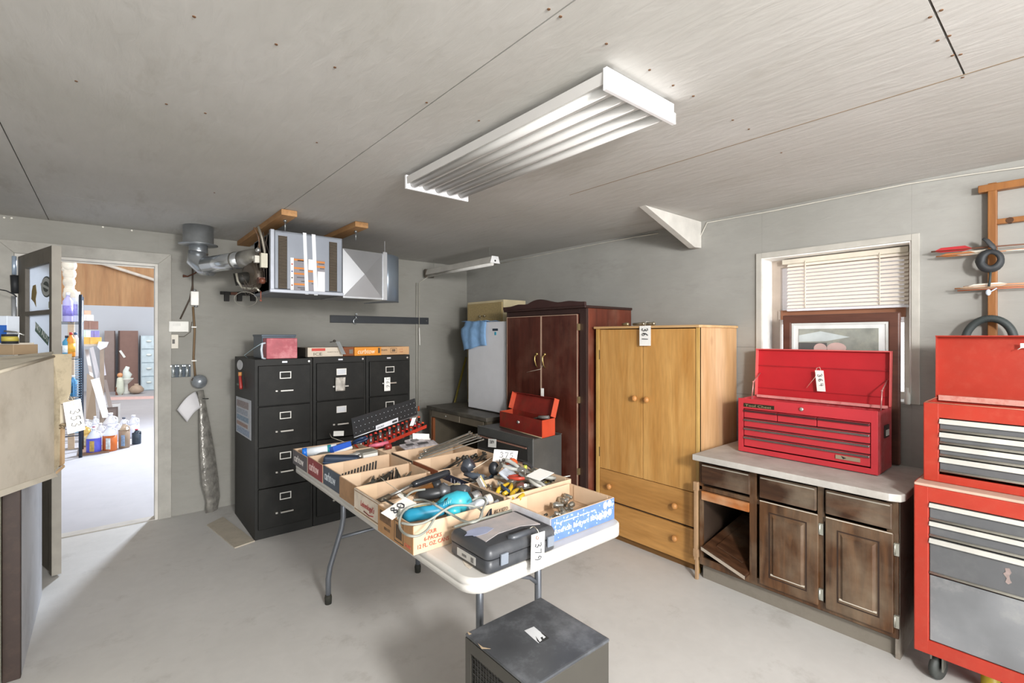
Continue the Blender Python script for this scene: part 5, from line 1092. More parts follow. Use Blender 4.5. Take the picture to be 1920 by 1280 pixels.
part('black_mark', MB().prism([(1.10, 1.4742, .80), (1.115, 1.4742, .80), (1.125, 1.4742, .825)], (0, -.001, 0)).prism([(1.12, 1.4742, .80), (1.135, 1.4742, .80), (1.135, 1.4742, .827), (1.127, 1.4742, .827)], (0, -.001, 0)), INK, t6)
text('isk', (1.02, 1.4735, .765), (.07, 0, 0), (0, 0, .04), M('#3b332a', .65), t6)
f_ = MB()
for q in ((1.545, 1.615, .752, .755), (1.545, 1.615, .825, .828), (1.545, 1.548, .752, .828), (1.612, 1.615, .752, .828), (1.557, 1.603, .765, .815)): f_.box(.7975, .7988, q[0], q[1], q[2], q[3])
part('printed_square', f_, M('#4d3b2a', .7), t6)
part('printed_patch', MB().box(.7975, .7988, 1.64, 1.735, .79, .83).box(.7975, .7988, 1.65, 1.70, .765, .775), M('#6a5038', .8, var=.4, scale=50), t6)
text('CANS', (.7975, 1.535, .757), (0, -.045, 0), (0, 0, .012), M('#b4503c', .65), t6)
t7 = tray(1.225, 1.635, 2.27, 2.512, .095, 'wide shallow tray full of long steel wrenches', left='#4a4138')
t8 = tray(1.225, 1.64, 2.015, 2.262, .098, 'cardboard tray of dark combination wrenches with rust brown end', left='#94563a')
t9 = tray(1.245, 1.63, 1.752, 2.008, .092, 'tray with navy lettered end holding chrome pieces', left='#2f3448')
text('LUML', (1.2435, 1.93, .79), (0, -.14, 0), (0, 0, .03), M('#b9bccb', .6), t9)
t9b = tray(1.225, 1.618, 1.51, 1.748, .098, 'crowded cardboard tray of pliers with tag 375 at its back', left='#6d6458')
part('dark_end_print', MB().box(1.2225, 1.2236, 1.655, 1.73, .755, .83), M('#34312f', .7), t9b)
t10 = tray(1.228, 1.59, 1.245, 1.492, .088, 'cardboard tray with blue and white printed side holding sockets', left='#e2e3ea', near='#5a78b4')
text('American Backyard BBQ', (1.24, 1.2427, .765), (.245, 0, 0), (0, 0, .024), M('#e9edf5', .5), t10)
text('Sip of summertime, barbecue style', (1.25, 1.2427, .803), (.22, 0, 0), (0, 0, .009), M('#e9edf5', .5), t10)
random.seed(12); fl = MB()
for i in range(90):
    x, z = random.uniform(1.235, 1.585), random.uniform(.75, .825); r = random.uniform(.003, .006); a = random.uniform(0, 6)
    fl.prism([(x+r*math.cos(a+2*PI*j/5)*(1 if j % 2 else .5), 1.2433, z+r*math.sin(a+2*PI*j/5)) for j in range(5)], (0, -.0005, 0))
part('printed_flowers', fl, M('#a9bcdd', .5), t10)
rn = MB()
for (x, z) in ((1.53, .812), (1.557, .814), (1.50, .775), (1.53, .777), (1.558, .779)): rn.prism([(x+.012*math.cos(2*PI*i/16), 1.2424, z+.014*math.sin(2*PI*i/16)) for i in range(16)], (0, -.0006, 0))
part('printed_roundels', rn, M('#eef0f6', .5), t10)
part('blue_stripe', MB().box(1.2255, 1.2266, 1.26, 1.43, .76, .80), M('#2f58a5', .5), t10)
# ------------------------------------------------------------------ tools
STEEL = M('#a9a79f', .3, .85, var=.2, scale=30); DSTEEL = M('#5a5954', .38, .75, var=.3, scale=30, dirt='#7d6a52'); CHROME = M('#c9c9c4', .2, .9, var=.1, scale=20)
_tc = {}
def cached(key, fn):
    if key not in _tc: _tc[key] = fn()
    return _tc[key]
def tool(name, label, cat, loc, rz, pitch=0, roll=0, group=None): return thing(name, label, cat, loc, (R(roll), R(-pitch), R(rz)), group, local=True)
def ring(m, c, r, t, n=14, axis='z', flat=1.):
    pts = [Vector(c)+(Vector((r*math.cos(2*PI*i/n), r*math.sin(2*PI*i/n), 0)) if axis == 'z' else Vector((r*math.cos(2*PI*i/n), 0, r*math.sin(2*PI*i/n)))) for i in range(n)]
    return m.tube(pts, t, n=6, closed=True, flat=flat)
def wrench(L, s, mat, *a, **k):
    t = tool('wrench', *a, **k)
    m = MB().prism([(-L/2, -s*.5, -.002), (L/2-s, -s*.38, -.002), (L/2-s, s*.38, -.002), (-L/2, s*.5, -.002)], (0, 0, .005))
    part('shank', m, mat, t, bevel=.001)
    e = s*1.3
    part('open_end', MB().prism([(L/2-s, -s*.38, -.003), (L/2-s*.2, -e, -.003), (L/2+e*.9, -e*.9, -.003), (L/2+e, -e*.45, -.003), (L/2+e*.1, -e*.4, -.003), (L/2+e*.1, e*.4, -.003), (L/2+e, e*.45, -.003), (L/2+e*.9, e*.9, -.003), (L/2-s*.2, e, -.003), (L/2-s, s*.38, -.003)], (0, 0, .007)), mat, t)
    m2 = MB(); ring(m2, (-L/2-s*.9, 0, 0), s*.95, s*.36, flat=.9); part('ring_end', m2, mat, t)
    return t
def socket(r, h, mat, *a, **k):
    t = tool('socket', *a, **k); t.rotation_euler[1] += R(90)
    part('barrel', MB().lathe([(r*.75, 0), (r*.8, .001), (r*.8, h*.4), (r, h*.5), (r, h), (r*.78, h), (r*.7, h*.6)], (0, 0, -h/2), n=12), mat, t); return t
def pliers(L, hcol, jaw, *a, **k):
    t = tool('pliers', *a, **k); hm = M(hcol, .4); a_ = .13
    for s in (-1, 1):
        part('handle', MB().tube([(0, s*.004, 0), (-L*.22, s*.018, 0), (-L*.42, s*.024, 0), (-L*.62, s*.014, 0)], [.006, .0095, .010, .008], n=8, flat=.8), hm, t)
    part('jaws', MB().prism([(-.01, -.014, -.005), (L*.12, -.016, -.005), (L*.36, -.004, -.005), (L*.36, .004, -.005), (L*.12, .016, -.005), (-.01, .014, -.005)], (0, 0, .011)).cyl((.01, 0, -.008), (.01, 0, .009), .011, n=12), jaw, t)
    return t
def sdriver(L, hcol, *a, **k):
    t = tool('screwdriver', *a, **k)
    part('handle', MB().lathe([(.008, 0), (.013, .006), (.011, L*.2), (.013, L*.38), (.007, L*.42)], (-L/2, 0, 0), (1, 0, 0), n=10), M(hcol, .35), t)
    part('blade', MB().tube([(-L*.08, 0, 0), (L*.45, 0, 0), (L/2, 0, 0)], [.003, .003, .004], n=6, flat=.5), CHROME, t)
    return t
ORD = ['first', 'second', 'third', 'fourth', 'fifth', 'sixth', 'seventh', 'eighth', 'ninth', 'tenth', 'eleventh', 'twelfth', 'thirteenth', 'fourteenth', 'fifteenth']
random.seed(21)
# T7 long wrenches reaching up over the far right corner
for i in range(7):
    y = 2.30+i*.028; L = .40-.012*i
    wrench(L, .010, (STEEL, CHROME)[i % 2], 'long steel wrench in the wide tray, %s from the near side' % ORD[i], 'wrench', (1.49+.014*i, y, .850+.008*(i % 3)), 4+2.2*(i-3), 8, 20*(i % 3)-20, group='long wrenches in the wide tray')
for i in range(3): wrench(.34, .008, STEEL, 'long wrench lying low in the wide tray, %s in its bottom layer' % ORD[i], 'wrench', (1.42, 2.33+i*.05, .765), -6+5*i, 2, group='long wrenches in the wide tray')
# T8 combination wrenches
for i in range(8):
    wrench(.20-.008*i, .009, DSTEEL if i % 3 else STEEL, 'combination wrench in the rust-ended tray, %s from its left end' % ORD[i], 'wrench', (1.32+.036*i, 2.08+.02*(i % 4), .812+.010*(i % 3)), 15+14*((i*5) % 4)-18, 6+3*(i % 2), 0, group='combination wrenches in the rust-ended tray')
for i in range(5):
    t = socket(.011, .02, DSTEEL, 'small dark ring piece on the wrenches, %s from the left' % ORD[i], 'socket', (1.44+.03*i, 2.17-.01*(i % 2), .83), 40*i, 60, group='dark rings on the combination wrenches')
# T4 steel cutters
random.seed(4)
for i in range(11):
    t = tool('milling_cutter', 'dark fluted steel cutter in the plain brown tray, %s from the left' % ORD[i], 'cutter', (.905+.021*i, 2.09+.022*(i % 3)-.0, .800+.012*(i % 3)), 50+random.uniform(-25, 25), random.uniform(-8, 14), group='steel cutters in the plain brown tray')
    L = random.uniform(.07, .11); w = random.uniform(.008, .013)
    part('fluted_body', MB().tube([(-L/2, 0, 0), (-L*.1, 0, 0), (L*.1, 0, 0), (L/2, 0, 0)], [w, w, w*.8, w*.7], n=6), M(['#55554c', '#6d6a5e', '#44443d'][i % 3], .4, .6, var=.3, scale=50), t)
    part('shank', MB().cyl((L/2, 0, 0), (L*.75, 0, 0), w*.5, n=8), STEEL, t)
for i in range(3): wrench(.10, .008, DSTEEL, 'small dark spanner at the right end of the plain brown tray, %s one' % ORD[i], 'wrench', (1.12+.02*i, 2.08+.03*i, .76), 20*i-20, 4, group='small spanners in the plain brown tray')
# T1 contents
bt = tool('caulk_tube', 'white tube with bright blue cap in the farthest left tray', 'tube', (.94, 2.87, .825), -18, 4)
part('barrel', MB().cyl((-.06, 0, 0), (.10, 0, 0), .026, n=16), M('#e3e9ee', .35), bt); part('cap', MB().cyl((-.085, 0, 0), (-.06, 0, 0), .028, n=16), M('#1f6fd0', .35), bt); part('teal_band', MB().cyl((.05, 0, 0), (.07, 0, 0), .0265, n=16), M('#2b8f95', .4), bt)
bb_ = tool('blue_box', 'bright blue carton with white edge in the farthest left tray', 'carton', (1.05, 2.85, .825), 20, 4, -14)
part('box', MB().box(-.065, .065, -.04, .04, -.02, .024), M('#2a5cc0', .45, var=.04), bb_, bevel=.002); part('white_edge', MB().box(-.066, .066, -.0415, -.04, -.022, -.008), WHITE, bb_)
gt = tool('grey_pouch', 'rounded grey pouch in front of the blue capped tube', 'pouch', (.945, 2.80, .80), 10)
part('pouch', MB().ball((0, 0, 0), .06, sc=(1, .5, .5)), M('#6d6b64', .35, var=.1), gt)
pliers(.16, '#1d3150', DSTEEL, 'navy handled pliers at the back of the farthest left tray', 'pliers', (1.14, 2.88, .835), 150, -20, 30)
lot_tag(atZ(625, 817, .86), (.055, -.03, .0), (.02, .05, .02), None, 'white paper tag lying at the back of the farthest left tray', string=[atZ(618, 812, .87), atZ(622, 820, .86), (1.12, 2.9, .84)])
# T2 contents
nv_ = tool('navy_case', 'dark navy padded case in the red-ended tray', 'case', (.97, 2.59, .815), -28, -4)
part('case', MB().box(-.09, .09, -.034, .034, -.03, .03), M('#28374c', .5, var=.15), nv_, bevel=.012); part('zip', MB().box(-.091, .091, -.035, .035, -.002, .001), M('#52637a', .4), nv_)
wb_ = tool('white_packet', 'small white packet beside the navy case', 'packet', (1.06, 2.63, .815), 24)
part('packet', MB().box(-.03, .03, -.02, .02, -.02, .02), M('#d3d0c9', .5), wb_, bevel=.004)
sb = tool('grey_blister_box', 'grey shallow box with white front at the red tray right end', 'box', (1.13, 2.63, .815), 8)
part('box', MB().box(-.045, .05, -.035, .045, -.015, .025), M('#8f8d84', .4, var=.1), sb, bevel=.003); part('white_front', MB().box(-.043, .048, -.037, -.0352, -.01, .012), WHITE, sb)
part('chrome_catch', MB().ball((-.055, -.02, .005), .016, n=10), CHROME, sb)
for i in range(3): wrench(.09, .008, DSTEEL, 'dark little spanner at the far right of the slate tray, %s one' % ORD[i], 'wrench', (1.14, 2.30+.05*i, .765), 30*i, 3, group='spanners in the slate-ended tray')
# T5: roller tool with long black grip, hammer handle
rt = thing('pry_tool', 'chromed tool with long black grip lying across the trays', 'tool', (1.0, 1.9, .85))
a = atZ(727, 932, .83); b = atZ(773, 909, .862); c = atZ(842, 885, .885)
part('grip', MB().tube([b, b.lerp(c, .1), b.lerp(c, .9), c], [.012, .015, .016, .012], n=12), M('#26282c', .25), rt)
part('shaft', MB().tube([a, b], .0075, n=10), CHROME, rt); dvec = (b-a).normalized()
part('jaw_head', MB().tube([a-dvec*.045, a+dvec*.01], [.015, .013], n=6), M('#83796a', .35, .8, var=.3, scale=40), rt)
part('round_cap', MB().ball(a-dvec*.04+Vector((.0, .01, -.008)), .022, n=14, sc=(1, 1, .8)), M('#d3cfc8', .22, .8), rt)
hmr = thing('hammer', 'hammer with orange wooden handle and black end in the scripted tray', 'hammer', (1.05, 1.82, .80))
a = atZ(762, 930, .80); b = atZ(812, 911, .83)
part('handle', MB().tube([a, a.lerp(b, .5), b], [.012, .014, .015], n=10, flat=.8), wood('#b8813f', '#8a5326', 'x', .5, 0, 8, 'hammer_handle'), hmr)
part('black_end', MB().tube([b, b+(b-a)*.3], [.018, .019], n=12), M('#3b3d40', .4), hmr)
part('head', MB().tube([a+Vector((-.01, -.03, 0)), a+Vector((-.01, .03, 0))], .014, n=10), STEEL, hmr)
# T6: teal tool, grey cord, black grinder parts, tags
tl = thing('power_tool', 'teal handheld power tool with long handle in the soda can tray', 'power tool', (1.0, 1.6, .80))
TEAL = M('#35a3b5', .35, var=.08, scale=20, dirt='#5cc0c8', dscale=8)
q = lambda px, py, z=.85: atZ(px, py, z)
part('handle', MB().tube([q(758, 968, .815), q(768, 966, .82), q(795, 961, .825), q(820, 957, .83), q(838, 950, .835)], [.018, .025, .025, .022, .026], n=14, flat=1.), M('#2c93b5', .35, var=.1), tl)
part('motor_housing', MB().tube([q(822, 950, .835), q(838, 944, .84), q(858, 940, .845), q(874, 941, .842), q(880, 943, .84)], [.02, .034, .042, .038, .02], n=16), TEAL, tl)
part('front_boss', MB().ball(q(851, 957, .835), .026, n=14, sc=(1.1, 1.0, .9)), M('#3fb6c6', .3), tl)
part('guard', MB().tube([q(846, 962, .825), q(846, 975, .81)], [.02, .006], n=10), TEAL, tl)
vm = MB()
for i in range(4): vm.tube([q(832+4*i, 948-2*i, .873), q(834+4*i, 940-2*i, .880)], .0015, n=5)
part('vent_slots', vm, M('#9fdde0', .4), tl)
part('label_plate', MB().slab(q(834, 936, .885), q(840, 933, .885)-q(834, 936, .885), q(832, 940, .882)-q(834, 936, .885), (0, 0, .002)), M('#2a2f31', .4), tl)
part('collar', MB().tube([q(813, 955, .83), q(817, 956, .83)], .026, n=12), M('#4b86a0', .4), tl)
cd = [q(747, 968, .86), q(748, 955, .87), q(760, 935, .88), q(776, 920, .89), q(798, 917, .89), q(815, 920, .885), q(838, 928, .88)]
def smooth(P, n=6):
    out = []
    for i in range(len(P)-1):
        p0, p1, p2, p3 = P[max(i-1, 0)], P[i], P[i+1], P[min(i+2, len(P)-1)]
        for j in range(n):
            t = j/n; out.append(.5*((2*p1)+(p2-p0)*t+(2*p0-5*p1+4*p2-p3)*t*t+(3*p1-p0-3*p2+p3)*t**3))
    out.append(P[-1]); return out
CORD = M('#8a8c84', .5)
c1 = smooth([q(747, 972, .87), q(749, 955, .875), q(760, 933, .885), q(775, 921, .895), q(797, 917, .895)])
c2 = smooth([q(775, 937, .885), q(793, 937, .89), q(812, 944, .90), q(822, 950, .895), q(850, 966, .87), q(868, 976, .87), q(885, 979, .875), q(900, 972, .875), q(904, 960, .875), q(895, 951, .88), q(874, 947, .89), q(850, 948, .895), q(830, 958, .885), q(810, 972, .87), q(790, 981, .86), q(770, 983, .86), q(753, 980, .86)])
c3 = smooth([q(815, 944, .90), q(795, 944, .89), q(775, 948, .885), q(760, 955, .88), q(751, 968, .875), q(749, 985, .86), q(755, 997, .855), q(768, 1004, .855), q(784, 1004, .853), q(800, 994, .855), q(811, 978, .865), q(816, 968, .865)])
c4 = smooth([q(900, 972, .875), q(905, 955, .88), q(911, 942, .88), q(908, 935, .88), q(898, 932, .88), q(885, 938, .87)])
for c_ in (c1, c2, c3, c4): part('power_cord', MB().tube(c_, .0042, n=8), CORD, tl, 'grey power cord loop')
gr = thing('grinder_handle', 'black ribbed tool grip with flared flange behind the teal tool', 'tool', (1.1, 1.68, .85))
part('grip', MB().tube([q(784, 928, .85), q(790, 928, .855), q(822, 924, .86), q(832, 922, .86)], [.014, .022, .022, .019], n=14), M('#2e2f31', .4), gr)
part('flange', MB().tube([q(831, 921, .86), q(833, 921, .862), q(837, 920, .862), q(845, 920, .86)], [.034, .036, .022, .02], n=18), M('#66686b', .35, .5), gr)
part('rear_body', MB().tube([q(845, 920, .86), q(872, 920, .86), q(878, 921, .86)], [.022, .026, .02], n=12), M('#3b3f44', .4), gr)
br_ = thing('wire_brush', 'small brush with pale bristles beneath the teal tool handle', 'brush', (1.0, 1.66, .80))
part('back', MB().tube([q(772, 950, .82), q(815, 941, .83)], .012, n=8, flat=.7), M('#3a3327', .6), br_); part('bristles', MB().slab(q(775, 955, .815), q(815, 947, .825)-q(775, 955, .815), (0, .0, .012), (.003, .012, 0)), M('#bda86b', .8, var=.4, scale=120), br_)
cs = thing('chrome_chuck', 'toothed chrome piece at the right end of the soda can tray', 'chuck', q(890, 930, .85))
part('gear', MB().tube([q(884, 935, .84), q(898, 929, .845)], [.026, .024], n=12), M('#c9cbcc', .25, .85, var=.4, scale=60), cs)
cl2 = thing('clear_lamp', 'clear ribbed glass-like cylinder at the right end of the can tray', 'tool', q(895, 945, .83))
part('tube', MB().tube([q(876, 955, .82), q(912, 938, .835)], [.019, .019], n=12), M('#cdd2d8', .15, .3, var=.3, scale=40), cl2); part('end', MB().tube([q(912, 938, .835), q(921, 934, .84)], [.022, .02], n=12), M('#dcd3c6', .4), cl2)
wc_ = thing('cream_fitting', 'cream metal fitting behind the black grip', 'fitting', q(855, 913, .86))
part('plate', MB().slab(q(843, 917, .86), q(863, 911, .865)-q(843, 917, .86), (0, .02, 0), (0, 0, .01)), M('#cfc19b', .5, var=.3, scale=40), wc_); part('teeth', MB().ball(q(850, 912, .875), .008).ball(q(858, 913, .875), .008), M('#3a352c', .5), wc_)
pn = tool('chisel', 'thin dark steel chisel sticking out of the can tray', 'chisel', q(731, 942, .86), 120, 20)
part('blade', MB().box(-.03, .03, -.004, .004, -.002, .002), DSTEEL, pn); part('tip', MB().box(.03, .036, -.003, .003, -.001, .001), STEEL, pn)
T_ = [q(714, 961, .87), q(735, 974, .862), q(781, 943, .885), q(766, 932, .893)]
o_ = T_[1]; u_ = T_[2]-T_[1]; v_ = T_[0]-T_[1]
lot_tag(o_, u_, v_, '08', 'white paper tag reading 08 under the grey cord', string=smooth([q(756, 928, .90), q(748, 920, .905), q(730, 908, .90), q(712, 894, .88)]), no=o_+u_*.72+v_*.8+Vector((0, 0, .001)), nu=-u_*.55, nv=-v_*.55)
lot_tag(q(744, 927, .892), q(757, 938, .888)-q(744, 927, .892), q(750, 924, .895)-q(744, 927, .892), None, 'small white folded tag by the chrome jaw head')
# right column contents
# T9: chrome roller and blade pieces
rl_ = tool('chrome_roller', 'chrome roller piece in the navy lettered tray', 'tool', (1.32, 1.86, .79), -35)
part('roller', MB().cyl((-.05, 0, 0), (.05, 0, 0), .022, n=14), CHROME, rl_); part('frame', MB().tube([(.05, 0, 0), (.07, 0, 0), (.07, .05, 0), (.0, .06, 0)], .004, n=6), STEEL, rl_)
wt = tool('putty_knife', 'grey steel blade lying diagonally in the navy lettered tray', 'tool', (1.36, 1.81, .82), -48, 6)
part('blade', MB().prism([(-.08, -.012, 0), (.05, -.02, 0), (.07, .0, 0), (.05, .02, 0), (-.08, .012, 0)], (0, 0, .003)), M('#8d8d88', .3, .7), wt); part('grip', MB().box(-.14, -.08, -.012, .012, -.006, .008), M('#55585a', .5), wt)
lt = thing('work_lamp', 'black cup-shaped lamp head in the right-hand trays', 'lamp', (1.5, 1.9, .83))
part('head', MB().tube([q(871, 881, .87), q(878, 872, .885), q(886, 866, .90)], [.022, .034, .026], n=14), M('#3b3f46', .3), lt)
part('rim', MB().tube([q(872, 887, .86), q(890, 893, .855), q(908, 893, .855)], [.012, .016, .01], n=10, flat=.7), M('#4b535e', .3), lt)
# T9b: pliers and cards
bc2 = tool('blister_card', 'grey blister card with barcode and yellow stripe among the pliers', 'package', q(903, 905, .85), 38, 0, 60)
part('card', MB().box(-.035, .035, -.028, .028, -.002, .002), M('#8c8882', .5), bc2); part('barcode', MB().box(-.002, .012, -.02, .02, .002, .0026), M('#e6e6e6', .5), bc2); part('yellow_stripe', MB().box(.018, .028, -.028, .028, .002, .0026), M('#d9c37a', .5), bc2)
pliers(.19, '#c9a52a', STEEL, 'pliers with yellow handles lying level at the pliers tray front', 'pliers', q(958, 905, .845), 28, 6)
pliers(.18, '#c4a127', STEEL, 'yellow handled pliers tilted down at the tray near edge', 'pliers', q(975, 915, .835), 40, 4)
pliers(.16, '#9c9c96', CHROME, 'all-steel locking pliers leaning towards the orange tool', 'pliers', q(975, 880, .87), -60, -18, 20)
pliers(.19, '#46607c', STEEL, 'blue-grey handled pliers standing up by tag 375', 'pliers', q(932, 882, .86), -100, 40, 20)
pliers(.14, '#a5a49c', STEEL, 'bright steel pliers leaning across the pliers tray middle', 'pliers', q(990, 896, .86), 100, 15, 10)
pliers(.12, '#8f8f88', CHROME, 'small steel pliers at the right of the pliers tray', 'pliers', q(1010, 893, .85), 150, 8, 10)
od = thing('orange_tool', 'orange plastic tape tool behind the steel pliers', 'tool', q(958, 868, .88))
part('body', MB().ball(q(960, 868, .88), .03, n=12, sc=(1, .8, .8)), M('#c9552c', .4), od); part('grey_base', MB().ball(q(957, 876, .865), .026, n=12, sc=(1.2, .8, .6)), M('#7d858f', .3), od)
bl2 = thing('black_knob_tool', 'round black knobbed tool beside the blue-grey pliers', 'tool', q(925, 876, .87))
part('knob', MB().ball(q(926, 878, .87), .032, n=12, sc=(.8, .8, 1)), M('#23262b', .4), bl2); part('peg', MB().tube([q(937, 870, .90), q(937, 862, .905)], .004, n=6).tube([q(941, 870, .90), q(942, 861, .905)], .004, n=6).tube([q(945, 868, .90), q(946, 862, .905)], .004, n=6), M('#4d4742', .4), bl2)
cp = tool('clear_package', 'clear plastic package lying among the pliers', 'package', q(952, 888, .86), 30, 0, 35)
part('film', MB().box(-.05, .05, -.03, .03, -.006, .006), M('#b3bac4', .2, .1, var=.3, scale=25), cp, bevel=.004)
wp = tool('white_card', 'white cardboard piece at the bottom of the pliers tray', 'card', q(938, 905, .80), 30)
part('card', MB().box(-.07, .09, -.05, .05, -.002, .0), M('#d9d4ca', .6), wp)
yb2 = tool('yellow_cap_bottle', 'little bottle with lime green cap behind the pliers', 'bottle', q(985, 880, .86), 0, 90)
part('cap', MB().cyl((0, 0, 0), (.02, 0, 0), .008, n=10), M('#b9c24a', .4), yb2); part('bottle', MB().cyl((-.03, 0, 0), (0, 0, 0), .012, n=10), M('#8e8b84', .4), yb2)
random.seed(9)
for i in range(8):
    sdriver(.12, ['#5a5a55', '#8a7a3a', '#3c3c3a', '#77716a'][i % 4], 'small screwdriver in the pliers tray right half, %s from the left' % ORD[i], 'screwdriver', q(992+8*i, 906-2.0*i+(i % 3)*3, .80+.015*(i % 2)), random.uniform(-30, 60), 4, group='small screwdrivers in the pliers tray')
c0 = q(924, 866, .895); A = atY(922, 866, 1.80); 
ty = 1.86
A, B, C = atY(923.5, 864.5, ty), atY(968, 867, ty), atY(927, 842, ty)
lot_tag(A, B-A, C-A, '375', 'white paper tag reading 375 standing behind the pliers', string=[atY(922, 857, ty-.01), q(905, 868, .90), q(887, 879, .88)], no=A+(B-A)*.22+(C-A)*.36+Vector((0, -.001, 0)), nu=(B-A)*.62, nv=(C-A)*.45)
A, B, C = atX(915, 837.5, 2.40), atX(930, 839, 2.40), atX(915.5, 822, 2.40)
lot_tag(A, B-A, C-A, '384', 'small white paper tag 384 on the front of the black tool cabinet', no=A+(B-A)*.2+(C-A)*.45, nu=(B-A)*.6, nv=(C-A)*.35)
P_ = [q(985, 892, .87), q(1012, 901, .865), q(1039, 886, .88), q(1010, 889, .885)]
lot_tag(P_[1], P_[2]-P_[1], P_[0]-P_[1], None, 'blank white paper tag lying over the pliers tray right part', string=[P_[0], q(985, 880, .88)])
random.seed(77)
XC = [('#8f9094', STEEL), ('#2f3b50', CHROME), ('#a33a2a', STEEL), ('#6d6f72', CHROME), ('#c4a02a', DSTEEL), ('#3a3c40', STEEL)]
for i, (c_, j_) in enumerate(XC):
    pliers(.15, c_, j_, 'hand pliers crammed in the pliers tray, %s from its left end' % ORD[i], 'pliers', (1.27+.055*i, 1.60+.045*(i % 3), .825+.014*(i % 3)), 30+47*i, 8-6*(i % 3), 20*(i % 2), group='pliers crammed in the tray with tag 375')
for i in range(6):
    wrench(.13, .009, (STEEL, CHROME, DSTEEL)[i % 3], 'steel strip tool crossing the pliers tray, %s from the left' % ORD[i], 'tool', (1.28+.055*i, 1.66-.03*(i % 4), .815+.01*(i % 2)), 60-31*i, 6, 10, group='steel pieces in the tray with tag 375')
for i in range(4):
    wrench(.11, .010, (CHROME, STEEL)[i % 2], 'chrome piece in the navy lettered tray, %s from the left' % ORD[i], 'tool', (1.30+.07*i, 1.84+.03*(i % 2), .80+.012*(i % 2)), 25+50*i, 5, group='chrome pieces in the navy lettered tray')
# T10 sockets
random.seed(31)
for i in range(15):
    x = 1.37+.012*i+random.uniform(-.01, .01); y = 1.38+random.uniform(-.05, .05)+.003*i
    socket(random.uniform(.009, .013), random.uniform(.022, .045), CHROME if i % 2 else STEEL, 'small chrome socket loose in the blue tray, %s of the pile from its left' % ORD[i], 'socket', (x, y, .768+.012*(i % 3)), random.uniform(0, 180), 3, group='loose sockets in the blue printed tray')
socket(.02, .03, CHROME, 'widest chrome socket in front of the loose sockets', 'socket', (1.39, 1.335, .775), 40, 20)
socket(.015, .035, M('#8d8a80', .4, .6), 'grey deep socket standing at the socket pile back', 'socket', (1.49, 1.43, .78), 0, 70)
rx = tool('ratchet_extension', 'chrome extension bar lying left of the loose sockets', 'tool', (1.33, 1.37, .762), 12)
part('bar', MB().tube([(-.05, 0, 0), (.02, 0, 0), (.021, 0, 0), (.06, 0, 0)], [.006, .006, .010, .010], n=10), CHROME, rx); part('square_drive', MB().box(-.06, -.05, -.004, .004, -.004, .004), CHROME, rx)
rx2 = tool('hex_bit', 'slim dark bit lying behind the extension bar', 'bit', (1.33, 1.405, .762), 18)
part('bit', MB().cyl((-.03, 0, 0), (.03, 0, 0), .004, n=6), DSTEEL, rx2); part('shank', MB().cyl((.03, 0, 0), (.05, 0, 0), .006, n=6), DSTEEL, rx2)
# T0 area: blister packs and pink handle
tray(1.225, 1.60, 2.525, 2.74, .07, 'low tray of clear packets behind the long wrenches', left='#3a3430')
for i, (px, py, w, rz) in enumerate(((795, 833, .08, -5), (778, 827, .06, 15), (770, 836, .06, 5), (790, 822, .05, 0))):
    t = tool('clear_packet', ['large curved clear blister packet at the wrench tray back', 'clear packet with screws, lying left of the white card', 'long clear packet nearest the long wrenches', 'crumpled clear packet under the white card'][i], 'package', q(px, py, .83), rz, 0, 12)
    part('film', MB().box(-w, w, -.035, .035, -.008, .008), M('#b9b3b6', .2, .15, var=.35, scale=30), t, bevel=.006)
    part('contents', MB().box(-w*.5, w*.3, -.015, .012, .008, .012), M('#6d6a6c', .35, .5, var=.4, scale=60), t)
A, B, C = atY(774, 823, 2.72), atY(805, 824, 2.72), atY(774, 812, 2.74)
lot_tag(A, B-A, C-A, None, 'blank white card standing behind the clear packets')
pk = thing('pink_handle_tool', 'pink handled tool left of the clear packets', 'tool', q(715, 833, .84))
part('handle', MB().tube([q(692, 836, .835), q(705, 834, .84), q(728, 830, .845)], [.008, .012, .014], n=10), M('#d06a80', .4), pk)
part('head', MB().tube([q(722, 838, .83), q(733, 836, .832)], [.016, .018], n=12), M('#8c2b2b', .4), pk)
# socket rack
rkk = thing('socket_rack', 'black perforated socket rack with white strip at the table far end', 'rack', (1.5, 3.0, TT))
a0, a1 = q(690, 838, .775), q(796, 800, .775+.04)
S0 = atZ(664, 820, .86); S1 = atZ(783, 777.5, .93)
bA = atZ(690, 838, .77); bB = atZ(797, 806, .80); up_ = Vector((.0, .02, .10))
L0, L1 = atZ(674, 826, .83), atZ(792, 784, .90)
bk = (Vector((.06, .25, .97))).normalized()
back0, back1 = S0, S1
hgt = Vector((-.005, .03, .115))
part('back_panel', MB().slab(back0, back1-back0, hgt, (0, .004, 0)), M('#22262a', .35), rkk)
dt = MB()
for i in range(16):
    for j in range(3):
        c = back0+(back1-back0)*((i+.5+.25*(j % 2))/16)+hgt*(.2+.28*j)+Vector((0, -.001, 0)); dt.lathe([(.0022, 0), (.0022, .0015)], c, (0, -1, 0), n=6)
part('peg_holes', dt, M('#c3ccd2', .4, .5), rkk)
part('front_edge', MB().tube([back0, back1], .003, n=6), M('#c9ccd0', .3, .6), rkk)
ws = back0+(back1-back0)*.31+Vector((0, -.006, -.004)); we = back0+(back1-back0)*.66+Vector((0, -.006, 0))
part('white_strip', MB().slab(ws, we-ws, (0, .004, .03), (0, .003, 0)), M('#d9dce2', .4), rkk)
text('SOCKET', ws+(we-ws)*.05+Vector((0, -.001, .008)), (we-ws)*.3, (0, .002, .011), INK, rkk); part('strip_slot', MB().slab(ws+(we-ws)*.72+Vector((0, -.001, .008)), (we-ws)*.22, (0, .002, .013), (0, -.001, 0)), M('#3a3f44', .4), rkk)
base0, base1 = back0+Vector((.03, -.10, -.085)), back1+Vector((.03, -.07, -.085))
